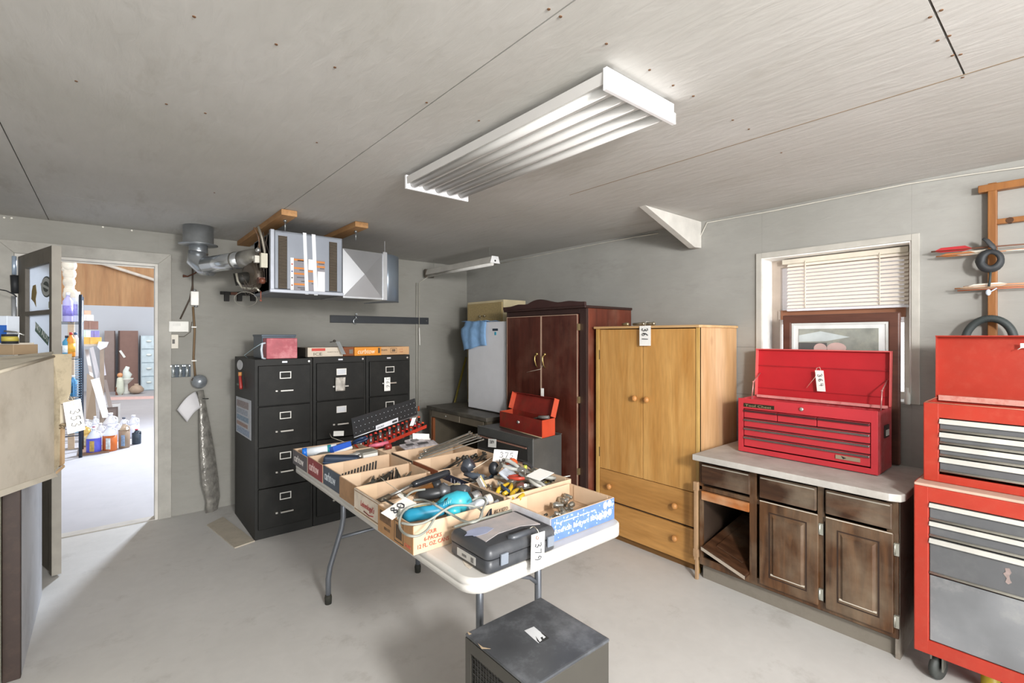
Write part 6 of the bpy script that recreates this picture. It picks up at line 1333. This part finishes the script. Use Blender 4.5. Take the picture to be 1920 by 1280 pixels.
part('red_tray', MB().slab(base0, base1-base0, back0-base0-Vector((0, 0, .05)), (0, 0, .006)).slab(base0, base1-base0, (0, 0, .022), (0, -.005, 0)), M('#b93a2a', .4), rkk)
n_ = 14
for row in range(2):
    for i in range(n_):
        f_ = (i+.5)/n_; c = (back0+(back1-back0)*f_)*(1-.38-.45*row)+(base0+(base1-base0)*f_)*(.38+.45*row)+Vector((0, 0, .0))
        t = thing('socket', 'socket with red band in the %s rack row, %s from the left' % (('upper', 'lower')[row], ORD[i]), 'socket', c, (R(-28), R(14), 0), 'sockets in the black rack', local=True)
        col = ['#c9372c', '#d0502c', '#b52a2a'][i % 3]
        part('barrel', MB().cyl((0, 0, -.026), (0, 0, .018), .0085, n=10), M('#33352f' if i % 2 else '#8e9192', .3, .7), t)
        part('red_band', MB().cyl((0, 0, .018), (0, 0, .03), .0092, n=10), M(col, .4), t)
tA = atZ(768, 798, .90)
lot_tag(tA, (.022, -.01, .0), (.02, .0, .05), None, 'narrow white paper tag tied at the rack right end', string=[tA+Vector((.03, 0, .04)), tA+Vector((.06, .0, .06)), tA+Vector((.05, .02, .03))])
# ------------------------------------------------------------------ black tool case
cs_ = thing('tool_case', 'black plastic tool case with dusty lid on the table near end', 'case', (1.06, 1.30, TT))
cx0, cx1, cy0, cy1 = .905, 1.205, 1.195, 1.415
MCA = M('#3c3e42', .4, var=.12, dirt='#6c6a68', damt=.4, dscale=5)
def rb(x0, x1, y0, y1, r, levels):
    m = MB(); rl = [rrect(x0-o, x1+o, y0-o, y1+o, max(.003, r+o), z) for o, z in levels]; n = len(rl[0]); ks = []
    for rg_ in rl: ks.append(len(m.v)); m.v += [Vector(p) for p in rg_]
    for i in range(len(rl)-1):
        for j in range(n): m.f.append((ks[i]+j, ks[i]+(j+1) % n, ks[i+1]+(j+1) % n, ks[i+1]+j)); m.sm.append(True)
    m.f.append(tuple(ks[0]+j for j in range(n-1, -1, -1))); m.sm.append(False); m.f.append(tuple(ks[-1]+j for j in range(n))); m.sm.append(False); return m
z0 = TT+.002
part('lower_shell', rb(cx0, cx1, cy0, cy1, .02, [(-.008, z0), (0, z0+.006), (0, z0+.044)]), MCA, cs_)
part('upper_shell', rb(cx0, cx1, cy0, cy1, .02, [(0, z0+.046), (.002, z0+.05), (.002, z0+.066), (-.006, z0+.078), (-.018, z0+.083)]), MCA, cs_)
part('lid_panel', MB().prism([(cx0+.03, cy0+.05, z0+.083), (cx0+.10, cy0+.075, z0+.083), (cx0+.20, cy0+.075, z0+.083), (cx1-.035, cy0+.045, z0+.083), (cx1-.03, cy1-.025, z0+.083), (cx0+.03, cy1-.025, z0+.083)], (0, 0, .002)), M('#a9a3a3', .5, var=.18, scale=7, dirt='#c9b3a8', damt=.7, dscale=7), cs_)
part('lid_stain', MB().prism([(cx0+.06+.05*math.cos(i*PI/7)*(1+.2*math.sin(3*i)), cy1-.09+.03*math.sin(i*PI/7), z0+.0852) for i in range(14)], (0, 0, .0005)), M('#9aa0b8', .5, var=.15, scale=20), cs_)
part('carry_handle', MB().tube([(cx0+.105, cy0+.03, z0+.083), (cx0+.12, cy0+.018, z0+.086), (cx0+.21, cy0+.018, z0+.086), (cx0+.225, cy0+.03, z0+.083)], .010, n=8, flat=.7), M('#46494e', .35), cs_)
part('handle_recess', MB().prism([(cx0+.12, cy0+.032, z0+.0835), (cx0+.21, cy0+.032, z0+.0835), (cx0+.20, cy0+.055, z0+.0835), (cx0+.13, cy0+.055, z0+.0835)], (0, 0, .0006)), M('#24262a', .6), cs_)
for x in (cx0+.045, cx1-.05):
    part('latch', MB().hexa([(x, cy0-.010, z0+.022), (x+.03, cy0-.010, z0+.022), (x+.03, cy0-.004, z0+.022), (x, cy0-.004, z0+.022), (x, cy0-.012, z0+.058), (x+.03, cy0-.012, z0+.058), (x+.03, cy0-.003, z0+.058), (x, cy0-.003, z0+.058)]), M('#777e88', .4), cs_, bevel=.002)
part('case_label', MB().box(cx0-.0012, cx0-.0002, cy0+.065, cy1-.05, z0+.010, z0+.036), M('#b9b7b2', .5), cs_)
part('label_print', MB().box(cx0-.002, cx0-.0012, cy0+.115, cy0+.14, z0+.018, z0+.026).box(cx0-.002, cx0-.0012, cy0+.075, cy0+.09, z0+.014, z0+.030), M('#6d6b69', .6), cs_)
part('hinge_bar', MB().tube([(cx0+.02, cy1, z0+.083), (cx1-.02, cy1, z0+.08)], .005, n=8), M('#8a8d84', .4), cs_)
ty = cy0-.025
A, B, C = atY(995, 1073.5, ty), atY(1020, 1064, ty), atY(996.5, 1003, ty)
lot_tag(A, B-A, C-A, '379', 'white paper tag reading 379 hanging over the table front edge', string=smooth([atY(1007, 1009, ty-.003), atY(1010, 999, ty-.004), atY(1006, 991, ty+.0), q(1000, 987, .84), q(994, 990, .84)]), no=A+(B-A)*.28+(C-A)*.76+Vector((0, -.001, 0)), nu=-(C-A)*.52, nv=(B-A)*.46)
part('eyelet', MB().tube([atY(1007.5+2.3*math.cos(2*PI*i/10), 1008+3*math.sin(2*PI*i/10), ty-.002) for i in range(10)], .0012, n=5, closed=True), M('#8a5a44', .5), bpy.data.objects['lot_tag'] if False else cs_)
# ================================================================== cream sheet metal bin at the left, cabinet under it
MCR = M('#cdc5b6', .6, var=.06, dirt='#988c78', damt=.45, dscale=6)
def dep(px, py, d):
    r = ray(px, py); return Vector((r[0]*d, r[1]*d, HC+r[2]*d))
bn = thing('sheet_metal_bin', 'cream sheet-metal bin with flanged rim carrying tag 353 at the left', 'bin', dep(40, 910, 2.0))
A, B, C, D = dep(0, 697, 1.8), dep(100, 668, 2.2), dep(101, 886, 2.2), dep(0, 919, 1.8)
e = (A-B)*.55; A2, D2 = A+e, D+(D-C)*.55
nrm = (B-A).cross(Vector((0, 0, 1))).normalized(); nrm = nrm if nrm.dot(Vector((1, -.3, 0))) > 0 else -nrm
bkv = -nrm*.55
part('front_wall', MB().prism([A2, B, C, D2], bkv.normalized()*.004), MCR, bn)
ez = Vector((0, 0, 1))
rim_b0, rim_b1 = dep(0, 672, 2.05), dep(100, 661, 2.45)
part('rim', MB().prism([A2, B, rim_b1, rim_b0+(rim_b0-rim_b1)*.55], (0, 0, .006)).tube([A2, B], .007, n=8), M('#d2c9b6', .55, dirt='#a59a84', damt=.4), bn)
part('bottom_flange', MB().prism([D2, C, C+nrm*.012-ez*.018, D2+nrm*.012-ez*.022], nrm*.003), M('#d6cfbf', .55), bn)
part('back_wall', MB().prism([A2+bkv, B+bkv, C+bkv, D2+bkv], bkv.normalized()*.004), MCR, bn)
part('end_wall', MB().prism([B, C, C+bkv, B+bkv], (B-A).normalized()*.004), MCR, bn); part('end_wall', MB().prism([A2, D2, D2+bkv, A2+bkv], (A-B).normalized()*.004), MCR, bn)
part('base', MB().prism([D2, C, C+bkv, D2+bkv], (0, 0, .004)), MCR, bn)
E1, E2, E3, E4 = dep(100, 663, 2.2), dep(135, 663, 2.28), dep(133, 735, 2.28), dep(126, 757, 2.26)
part('side_flange', MB().prism([dep(99, 664, 2.2), E2, E3, E4, dep(113, 757, 2.24), dep(113, 795, 2.24), dep(112, 872, 2.24), dep(100, 886, 2.2)], nrm*-.003), M('#b5a88e', .65, dirt='#6e6552', damt=.7, dscale=14), bn)
part('side_flange_lower', MB().prism([dep(112, 757, 2.24), dep(118, 760, 2.25), dep(120, 800, 2.25), dep(114, 800, 2.24), dep(113, 872, 2.24), dep(110, 872, 2.24)], nrm*-.004), M('#c9bfa9', .6), bn)
part('dark_slot', MB().prism([dep(113, 800, 2.245), dep(118, 800, 2.25), dep(117, 872, 2.25), dep(112.5, 875, 2.245)], nrm*-.005), M('#4a3d2e', .8), bn)
part('wooden_strip', MB().prism([dep(118, 798, 2.24), dep(122, 800, 2.24), dep(121.5, 868, 2.24), dep(117, 873, 2.24)], nrm*-.01).prism([dep(106, 884, 2.21), dep(121, 871, 2.24), dep(122, 875, 2.24), dep(107, 888, 2.21)], nrm*-.004), wood('#b59a78', '#8f7353', 'z', .7, 0, 8, 'strip_wood'), bn)
part('frayed_edge', MB().tube([dep(114, 797, 2.23), dep(118, 795, 2.22), dep(122, 797, 2.23), dep(125, 793, 2.24), dep(128, 796, 2.25), dep(134, 790, 2.25)], .006, n=6).tube([dep(112, 803, 2.23), dep(117, 799, 2.22), dep(121, 803, 2.23)], .003, n=5), M('#8f7f66', .8, var=.3, scale=60), bn)
A, B, C = dep(125, 789, 2.22), dep(160, 777, 2.24), dep(118, 754, 2.22)
A, B, C = dep(127, 814, 2.2), dep(160, 805, 2.24), dep(118, 755, 2.2)
lot_tag(A, B-A, C-A, '353', 'large white paper tag reading 353 on the cream bin', string=[dep(139, 760, 2.2), dep(136, 748, 2.2), dep(130, 740, 2.21), dep(127, 747, 2.21), dep(133, 757, 2.2)],
        no=dep(131, 768, 2.185), nu=dep(135, 803, 2.19)-dep(131, 768, 2.185), nv=dep(149, 764, 2.205)-dep(131, 768, 2.185))
cbn = thing('base_cabinet', 'dusty grey-sided base cabinet with brown front edge under the cream bin', 'cabinet', (-.6, 3.4, 0))
part('side_panel', MB().box(-.31, -.288, 3.02, 3.88, 0, .83), M('#c3c5cb', .55, var=.1, scale=2, dirt='#8a8c92', damt=.5, dscale=3), cbn)
part('front_edge', MB().box(-.345, -.288, 2.985, 3.02, .0, .848), M('#2f2019', .6, dirt='#5f4a3c', damt=.2, dscale=20), cbn, bevel=.003)
part('back_panel', MB().box(-1.0, -.31, 3.86, 3.88, 0, .83), M('#8a8276', .7), cbn)
part('top', MB().box(-1.0, -.288, 3.02, 3.88, .83, .848), M('#8a8276', .7), cbn)
dvc = thing('cream_cabinet', 'pale cream metal cabinet edge at the lower left photo border', 'cabinet', dep(-10, 1262, 2.0))
x0 = dep(8, 1000, 2.1).x
part('front', MB().box(-.95, x0-.003, 2.93, 2.975, .02, .855), M('#cfd0bd', .5, dirt='#a09a84', damt=.3), dvc, bevel=.004)
part('drawer_lip', MB().box(-.94, x0-.005, 2.915, 2.93, .50, .515), M('#e1dfd0', .4), dvc)
part('lower_box', MB().box(-.95, x0-.012, 2.92, 2.93, .36, .47), M('#b5a284', .7), dvc)
# goods standing on the bin
zt_ = dep(20, 668, 2.35).z
def onbin(px0, px1, py0, py1, d): return dep(px0, py1, d), dep(px1, py0, d)
def simple_box(name, px0, px1, pt, pb, d, th, col, label, cat):
    a, b = dep(px0, pb, d), dep(px1, pb, d); c = dep(px0, pt, d); t = thing(name, label, cat, a)
    u = b-a; v = Vector((0, 0, c.z-a.z)); n = Vector((-u.y, u.x, 0)).normalized(); n = n if n.y > 0 else -n
    part('body', MB().slab(a, u, v, n*th), M(col, .6, var=.1), t, bevel=.002)
    return t, a, u, v, n
t, a, u, v, n = simple_box('brown_carton', -14, 25, 646, 665, 2.3, .12, '#a08a6e', 'crushed tan carton on the rear of the cream bin', 'carton')
part('top_lip', MB().slab(a+v, u, n*.1, (0, 0, .008)), M('#cfc6b6', .7), t)
t, a, u, v, n = simple_box('blue_carton', -14, 13, 592, 643, 2.32, .06, '#d5dde8', 'white and blue upright carton on the tan one', 'carton')
part('blue_band', MB().slab(a+u*.3-n*.001, u*.7, v*.66, -n*.001), M('#2f62b5', .5), t); part('white_band', MB().slab(a-n*.001, u*.55, v*.6, -n*.0005), M('#c9d6ea', .5), t)
tn = thing('tape_tin', 'small black and yellow tin beside the blue and white carton', 'tin', dep(19, 645, 2.28))
a = dep(19, 644, 2.3)
part('tin', MB().lathe([(.03, 0), (.03, .045)], a, n=18), M('#2e3034', .4), tn); part('yellow_label', MB().lathe([(.0305, .012), (.0305, .034)], a, n=18), M('#b5a64a', .5), tn); 
part('steel_clip', MB().tube([a+Vector((-.02, 0, .06)), a+Vector((.02, -.01, .055)), a+Vector((.05, -.02, .04))], .004, n=6), CHROME, tn)
one('loose_wire', MB().tube([dep(0, 543, 3.2), dep(12, 545, 3.15), dep(25, 551, 3.2), dep(31, 556, 3.3)], .004, n=5), M('#24262a', .6), 'thin black wire running from the photo edge to the door hinge', 'wire')
dl = thing('door_closer', 'black hinge hardware with pale strips for the bright gap between casing and open door', 'hardware', dep(30, 570, 5.0))
part('bright_gap_strip', MB().tube([atY(26.5, 480, BY-.03), atY(26.5, 515, BY-.03)], .012, n=8), M('#b9cbe0', .3, .5), dl)  # pale blue strip stands in for the bright gap beside the leaf
part('black_body', MB().tube([atY(27, 516, BY-.03), atY(29, 550, BY-.03)], .022, n=8), M('#26282b', .6), dl)
part('lower_gap_strip', MB().tube([atY(26, 555, BY-.03), atY(27, 640, BY-.03)], .014, n=8), M('#aeb1b5', .4, .4), dl)  # the bright gap carried on below the hinge as a pale strip
# nail heads on the back wall top
for i, (px, py) in enumerate(((8, 408), (22, 409), (59, 457), (193, 425.5), (247, 432))):
    q_ = atY(px, py, BY-.001); one('wall_nail', MB().lathe([(.007, 0), (.006, .006)], q_+Vector((0, -.001, 0)), (0, -1, 0), n=8), M('#e6e2d6', .4), 'pale nail head high on the back wall, %s from the left' % ORD[i], 'nail', group='nail heads high on the back wall')
# ================================================================== barn contents
def B(px, py, y): return atY(px, py, y)
fc = thing('file_cabinet', 'pale blue four-drawer file cabinet far back in the barn', 'cabinet', B(278, 730, 16.9))
a, b = B(264, 729, 16.6), B(294, 629, 16.6)
part('body', MB().box(a.x, b.x, 16.62, 17.2, 0, b.z), M('#b5c4cc', .5), fc)
for k in range(4):
    h = b.z/4; d = part('drawer', MB().box(a.x+.02, b.x-.02, 16.6, 16.63, k*h+.02, (k+1)*h-.01), M('#c9d9e0', .5), fc)
    part('handle', MB().ball(((a.x+b.x)/2, 16.58, k*h+h*.6), .045, sc=(1.4, .5, .6)), M('#e9efe9', .4), d)
for i, (p0, p1, lab) in enumerate(((196, 220, 'grey-brown tall locker door in the barn, the left one'), (222, 259, 'reddish-brown tall locker in the barn with a hanging tag'))):
    a, b = B(p0, 728, 16.8), B(p1, 620, 16.8); t = thing('locker', lab, 'locker', (a.x, 16.8, 0))
    part('body', MB().box(a.x, b.x-.04*(1-i), 16.8+.0*i, 17.3, 0, b.z), M(('#93827c', '#86685e')[i], .6, var=.05), t)
    part('door_edge', MB().box(b.x-.06 if i == 0 else a.x, b.x-.04 if i == 0 else a.x+.03, 16.79, 16.8, 0, b.z), M('#4b3630', .6), t)
a = B(223, 658, 16.78)
lot_tag(a, B(232, 671, 16.78)-a, B(227, 656, 16.78)-a, None, 'tiny white tag hanging on the reddish-brown barn locker')
fv = thing('figurine', 'white garden figurine on a pedestal dish in the barn', 'statue', B(236, 738, 12.3))
zz_ = 12.3; g0 = atZ(236, 738, 0)
part('pedestal', MB().lathe([(.13, 0), (.12, .03), (.05, .06), (.04, .25), (.14, .36), (.16, .40), (.12, .40)], g0, n=16), M('#dfe0da', .5), fv)
part('figure', MB().tube([g0+Vector((0, 0, .38)), g0+Vector((.03, 0, .5)), g0+Vector((.0, 0, .6)), g0+Vector((.04, 0, .7))], [.08, .1, .06, .045], n=10), M('#e3ece6', .45), fv)
vs = thing('urn', 'round tan pot beside the white figurine in the barn', 'pot', atZ(256, 738, 0))
part('pot', MB().lathe([(.04, 0), (.14, .05), (.16, .12), (.1, .2), (.04, .23), (.05, .26)], atZ(256, 738, 0), n=16), M('#b09a86', .6), vs)
p_ = thing('orange_bag_figure', 'small white and orange ornament behind the figurine', 'ornament', atZ(225, 740, 0))
g1 = atZ(225, 740, 0); part('body', MB().lathe([(.06, 0), (.09, .1), (.06, .42), (.03, .45)], g1, n=12), M('#d6dccb', .5), p_); part('head', MB().ball(g1+Vector((0, 0, .5)), .06), M('#e0a070', .5), p_)
part('base', MB().box(g1.x-.09, g1.x+.05, g1.y-.05, g1.y+.05, 0, .2), M('#6b4430', .6), p_)
# jugs
def jug(px, pb, hgt_px, col, label, top='#e8eaf2', lab=None, cap='#e6e6ec', fill=.6, w=.075, kind='jug'):
    g = atZ(px, pb, 0); d = g.x*S40+g.y*C40; h = hgt_px*d/FX
    t = thing('plastic_jug', label, 'jug', g, group='fluid jugs on the barn floor')
    part('lower_body', MB().lathe([(w*.92, 0), (w, .01), (w, h*fill)], g, n=16, sy=.8), M(col, .35, var=.05), t)
    part('upper_body', MB().lathe([(w, h*fill), (w*.95, h*.66), (w*.45, h*.85), (w*.3, h*.9), (w*.3, h*.93)], g, n=16, sy=.8), M(top, .35, var=.03), t)
    part('cap', MB().lathe([(w*.34, h*.93), (w*.34, h)], g, n=12), M(cap, .4), t)
    ho = g+Vector((w*.35, -w*.3, 0))
    part('grip', MB().tube([ho+Vector((0, 0, h*.88)), ho+Vector((w*.5, -.01, h*.82)), ho+Vector((w*.55, -.01, h*.68)), ho+Vector((w*.25, 0, h*.62))], w*.13, n=6), M(top, .35), t)
    if lab:
        u = Vector((C40, -S40, 0)); f = Vector((-S40, -C40, 0)); o = g+f*(w*.86)+u*(w*.05)
        part('jug_label', MB().slab(o+Vector((0, 0, h*.1)), u*w*.75, (0, 0, h*.42), f*.004), M(lab, .5, var=.25, scale=30), t)
    return t
jug(176, 849, 47, '#5a5fd8', 'white-shouldered jug of blue fluid at the front of the barn jugs', lab='#c9a95a')
jug(206, 845, 49, '#c26428', 'jug of orange fluid next to the blue one', lab='#dfe6e2')
jug(233, 839, 48, '#96806c', 'squarish tan-brown jug with blue-white label', top='#c9b39c', lab='#8fb5dc', fill=.7, w=.062)
jug(256, 832, 28, '#33404e', 'short black bottle with red cap at the jugs right end', top='#33404e', cap='#b5354a', w=.052, fill=.75)
jug(250, 820, 42, '#dcdde8', 'empty translucent white jug at the right back of the group', w=.07)
jug(232, 822, 40, '#c9d2e6', 'white jug with blue label stripe behind the tan-brown jug', lab='#3f6fc0', w=.06, cap='#555a66')
jug(222, 826, 32, '#cfd0e0', 'small pale jug between orange and tan-brown jugs', w=.045)
jug(207, 824, 50, '#c9cadd', 'large grey-white jug in the second row behind the orange one', w=.085)
jug(188, 835, 42, '#dfe0ee', 'white jug lying back behind the blue fluid jug', w=.06)
jug(160, 838, 42, '#d9b56a', 'yellow-tan jug behind the paper tag', top='#e2c06a', lab='#f0e6c0', w=.06)
jug(163, 826, 40, '#dfe4ea', 'white bottle with teal stripe at the far left of the jugs', lab='#3a6f86', w=.055)
jug(178, 818, 38, '#dadbe8', 'white bottle with pink stripe behind the blue fluid jug', lab='#c05a7a', w=.05)
one('jug_tray', MB().box(atZ(146, 854, 0).x, atZ(205, 846, 0).x, 8.05, 8.55, 0, .02), M('#8a6b58', .7), 'thin brown board under the leftmost barn jugs', 'board')
mt = thing('mail_organizer', 'small brown box with pale frame behind the barn jugs', 'box', atZ(207, 790, 0))
g = atZ(207, 795, 0); part('box', MB().box(g.x-.14, g.x+.12, g.y, g.y+.15, 0, .33), M('#7f7069', .6), mt); part('frame', MB().box(g.x-.15, g.x+.13, g.y-.02, g.y, .29, .34).box(g.x+.1, g.x+.13, g.y-.02, g.y, 0, .34), M('#c9c6c2', .5), mt)
# leaning boards
def lean(p0, p1, p2, p3, y0, y1, col, label, th=.03):
    a, b, c, d = atY(*p0, y0), atY(*p1, y0), atY(*p2, y1), atY(*p3, y1)
    for q_ in (a, b): q_.z = max(q_.z, .0)
    one('leaning_board', MB().prism([a, b, c, d], (0, th, 0)), M(col, .6, var=.04), label, 'board')
lean((192, 783), (205, 783), (186, 708), (170, 712), 9.2, 9.6, '#e9e3e0', 'wide white board leaning in the barn, nearest the jugs')
lean((161, 785), (181, 788), (176, 708), (163, 700), 9.6, 9.9, '#7d6a55', 'dark brown board standing behind the leaning white board', .05)
lean((203, 763), (211, 763), (200, 712), (194, 712), 9.9, 10.2, '#7b6f68', 'narrow grey-brown board leaning right of the white one')
lean((170, 712), (176, 712), (166, 655), (159, 655), 9.9, 10.2, '#dcd3cf', 'slim white strip leaning upper left in the barn')
lean((192, 770), (203, 769), (175, 650), (168, 652), 10.85, 11.1, '#eae8ec', 'white panel leaning between two slim strips in the barn')
lean((193, 704), (199, 703), (192, 652), (187, 652), 10.9, 11.2, '#d3d0dc', 'pale lilac strip leaning at the right of the white panel')
# shelf with cans and bottles
sh = thing('wire_shelf', 'black wire shelving rack with bottles just inside the barn', 'shelf', (-.7, 8.1, 0))
SY0, SY1 = 7.95, 8.4; sx1 = atY(151, 700, SY0).x; sx0 = -1.3
MWI = M('#2c3644', .4, .4)
for x in (sx0, sx1):
    for y in (SY0, SY1): part('post', MB().cyl((x, y, 0), (x, y, 2.0 if x == sx1 else 2.0), .018, n=8), MWI, sh)
levels = [atY(135, 647, SY0).z, atY(135, 603, SY0).z, 1.03, .62, .2]
levels = [1.88 if False else atY(135, 603, SY0).z, atY(135, 647+22, SY0).z, .75, .3]
for z in levels:
    m_ = MB()
    m_.box(sx0, sx1, SY0-.008, SY0+.008, z-.03, z-.02).box(sx0, sx1, SY0-.008, SY0+.008, z-.006, z).box(sx0, sx1, SY1-.008, SY1+.008, z-.006, z)
    for i in range(12): x = sx0+(sx1-sx0)*i/11; m_.box(x-.005, x+.005, SY0, SY1, z-.004, z)
    for i in range(20): y = SY0+(SY1-SY0)*i/19; m_.box(sx1-.006, sx1+.006, y-.004, y+.004, z-.03, z)
    part('wire_tier', m_, MWI, sh)
zm = MB()
for i in range(26): zm.tube([(sx1-.05, SY0-.01, .45+i*.03), (sx1+.01, SY0-.012, .462+i*.03)], .006, n=4)
part('adjusting_ladder', zm, M('#8fb0cc', .4), sh)
z1 = levels[0]; z2 = levels[1]
def bottle(x, y, z, r, h, col, cap, label, group='bottles on the barn shelving', lab=None, cat='bottle', name='bottle'):
    t = thing(name, label, cat, (x, y, z), group=group)
    part('body', MB().lathe([(r*.9, 0), (r, .01), (r, h*.7), (r*.4, h*.85), (r*.35, h*.9)], (x, y, z), n=12), M(col, .4, var=.06), t)
    part('cap', MB().lathe([(r*.42, h*.9), (r*.42, h)], (x, y, z), n=10), M(cap, .4), t)
    if lab: part('bottle_label', MB().lathe([(r*1.01, h*.2), (r*1.01, h*.55)], (x, y, z), n=12), M(lab, .5, var=.2, scale=30), t)
bx = lambda px: atY(px, 600, 8.1).x
bottle(bx(128), 8.05, z1, .05, .36, '#b9b5e6', '#e9e9f2', 'lilac jug on the top barn shelf, nearest the door leaf', lab='#8f86d8')
bottle(bx(137), 8.1, z1, .052, .40, '#cfd2f0', '#eeeef4', 'tall pale lilac jug on the top barn shelf, middle', lab='#9a96dc')
bottle(bx(146), 8.12, z1, .048, .38, '#e6ecf2', '#f0f0ee', 'white jug with hooked spout at the top barn shelf end', lab='#cfe0e6')
bottle(bx(126), 8.0, z2, .04, .26, '#3d8fb5', '#223', 'blue can on the second barn shelf beside the door leaf', lab='#dfe8ee')
bottle(bx(134), 7.99, z2, .04, .30, '#d98c2a', '#c0302a', 'orange bottle with red cap on the second barn shelf', lab='#e0a83a')
bottle(bx(142), 8.05, z2, .038, .30, '#dfe4ea', '#3a5f86', 'white spray bottle with dark blue cap on the second shelf')
bottle(bx(129), 8.0, .75, .045, .24, '#2a6f95', '#1d3f56', 'dark teal can on the third barn shelf', lab='#174a66')
bottle(bx(138), 8.02, .75, .038, .26, '#5a9fd8', '#eee', 'light blue bottle on the third barn shelf')
bottle(bx(146), 8.05, .75, .045, .22, '#e6ebef', '#888', 'white bottle on the third barn shelf end')
bottle(bx(143), 8.05, .3, .06, .25, '#4fa0c9', '#e6e6e6', 'blue and white bottle on the lowest barn shelf')
for i, (p0, p1, t_, b_, y, col, lab) in enumerate(((150, 185, 582, 592, 10.5, '#d9b49c', 'tan carton topmost on the barn box pile'), (151, 175, 590, 601, 10.3, '#eceae8', 'white carton under the tan one in the barn'), (153, 184, 602, 617, 10.2, '#8f6a5c', 'brown carton in the middle of the barn box pile'), (153, 170, 619, 634, 10.0, '#cfe3df', 'pale green carton low in the barn box pile'), (170, 186, 620, 632, 10.0, '#8a86c8', 'purple and white carton beside the pale green one'), (152, 190, 632, 645, 9.9, '#e0b25a', 'yellow-orange carton at the bottom of the barn box pile'))):
    a, b = B(p0, b_, y), B(p1, t_, y)
    if i == 0: b = B(170, t_, y)
    t = thing('carton', lab, 'carton', (a.x, y, a.z)); part('box', MB().box(a.x, b.x, y, y+.3, a.z, b.z), M(col, .6, var=.08), t)
    part('tape', MB().box(a.x+(b.x-a.x)*.45, a.x+(b.x-a.x)*.55, y-.003, y, a.z, b.z), M(col, .4, var=.3), t)
cb = thing('barn_bench', 'plain bench of boards carrying the carton pile in the barn', 'bench', (B(165, 700, 10).x, 10.1, 0))
a, b = B(150, 645, 9.9), B(195, 645, 9.9)
part('top', MB().box(a.x-.3, b.x, 9.9, 10.75, a.z-.03, a.z), M('#c9bdb0', .6), cb)
for x in (a.x-.25, b.x-.05):
    for y in (9.95, 10.75): part('leg', MB().box(x, x+.05, y, y+.05, 0, a.z-.03), M('#9b8a7a', .6), cb)
one('paper_bag', MB().prism([B(185, 640, 9.85), B(204, 641, 9.85), B(200, 650, 9.85), B(188, 656, 9.85), B(182, 650, 9.85)], (0, .08, 0)), M('#dfe3ee', .6), 'crumpled white bag at the right of the carton pile', 'bag')
dm_ = MB(); random.seed(2)
for i in range(9): dm_.ball(atY(125+random.uniform(-2, 5)+i*.6, 497+i*8, 8.1), random.uniform(.04, .075), n=8, sc=(1, .7, 1.2))
one('hanging_lights', dm_, M('#e6dccb', .5, var=.2, scale=10), 'cluster of pale rounded ornaments hanging inside the barn door edge', 'ornament')
one('barn_post', MB().box(atY(127, 600, 8.6).x, atY(139, 600, 8.6).x, 8.6, 8.75, 0, 5.2), M('#cdb79c', .7, var=.1), 'pale wooden post standing behind the black wire shelf', 'post')
one('red_floor_line', MB().prism([atZ(205, 750, .001), atZ(300, 747, .001), atZ(300, 742, .001), atZ(205, 744, .001)], (0, 0, .001)), M('#e0bdb8', .7), 'faint pink painted line across the barn floor', 'floor marking')
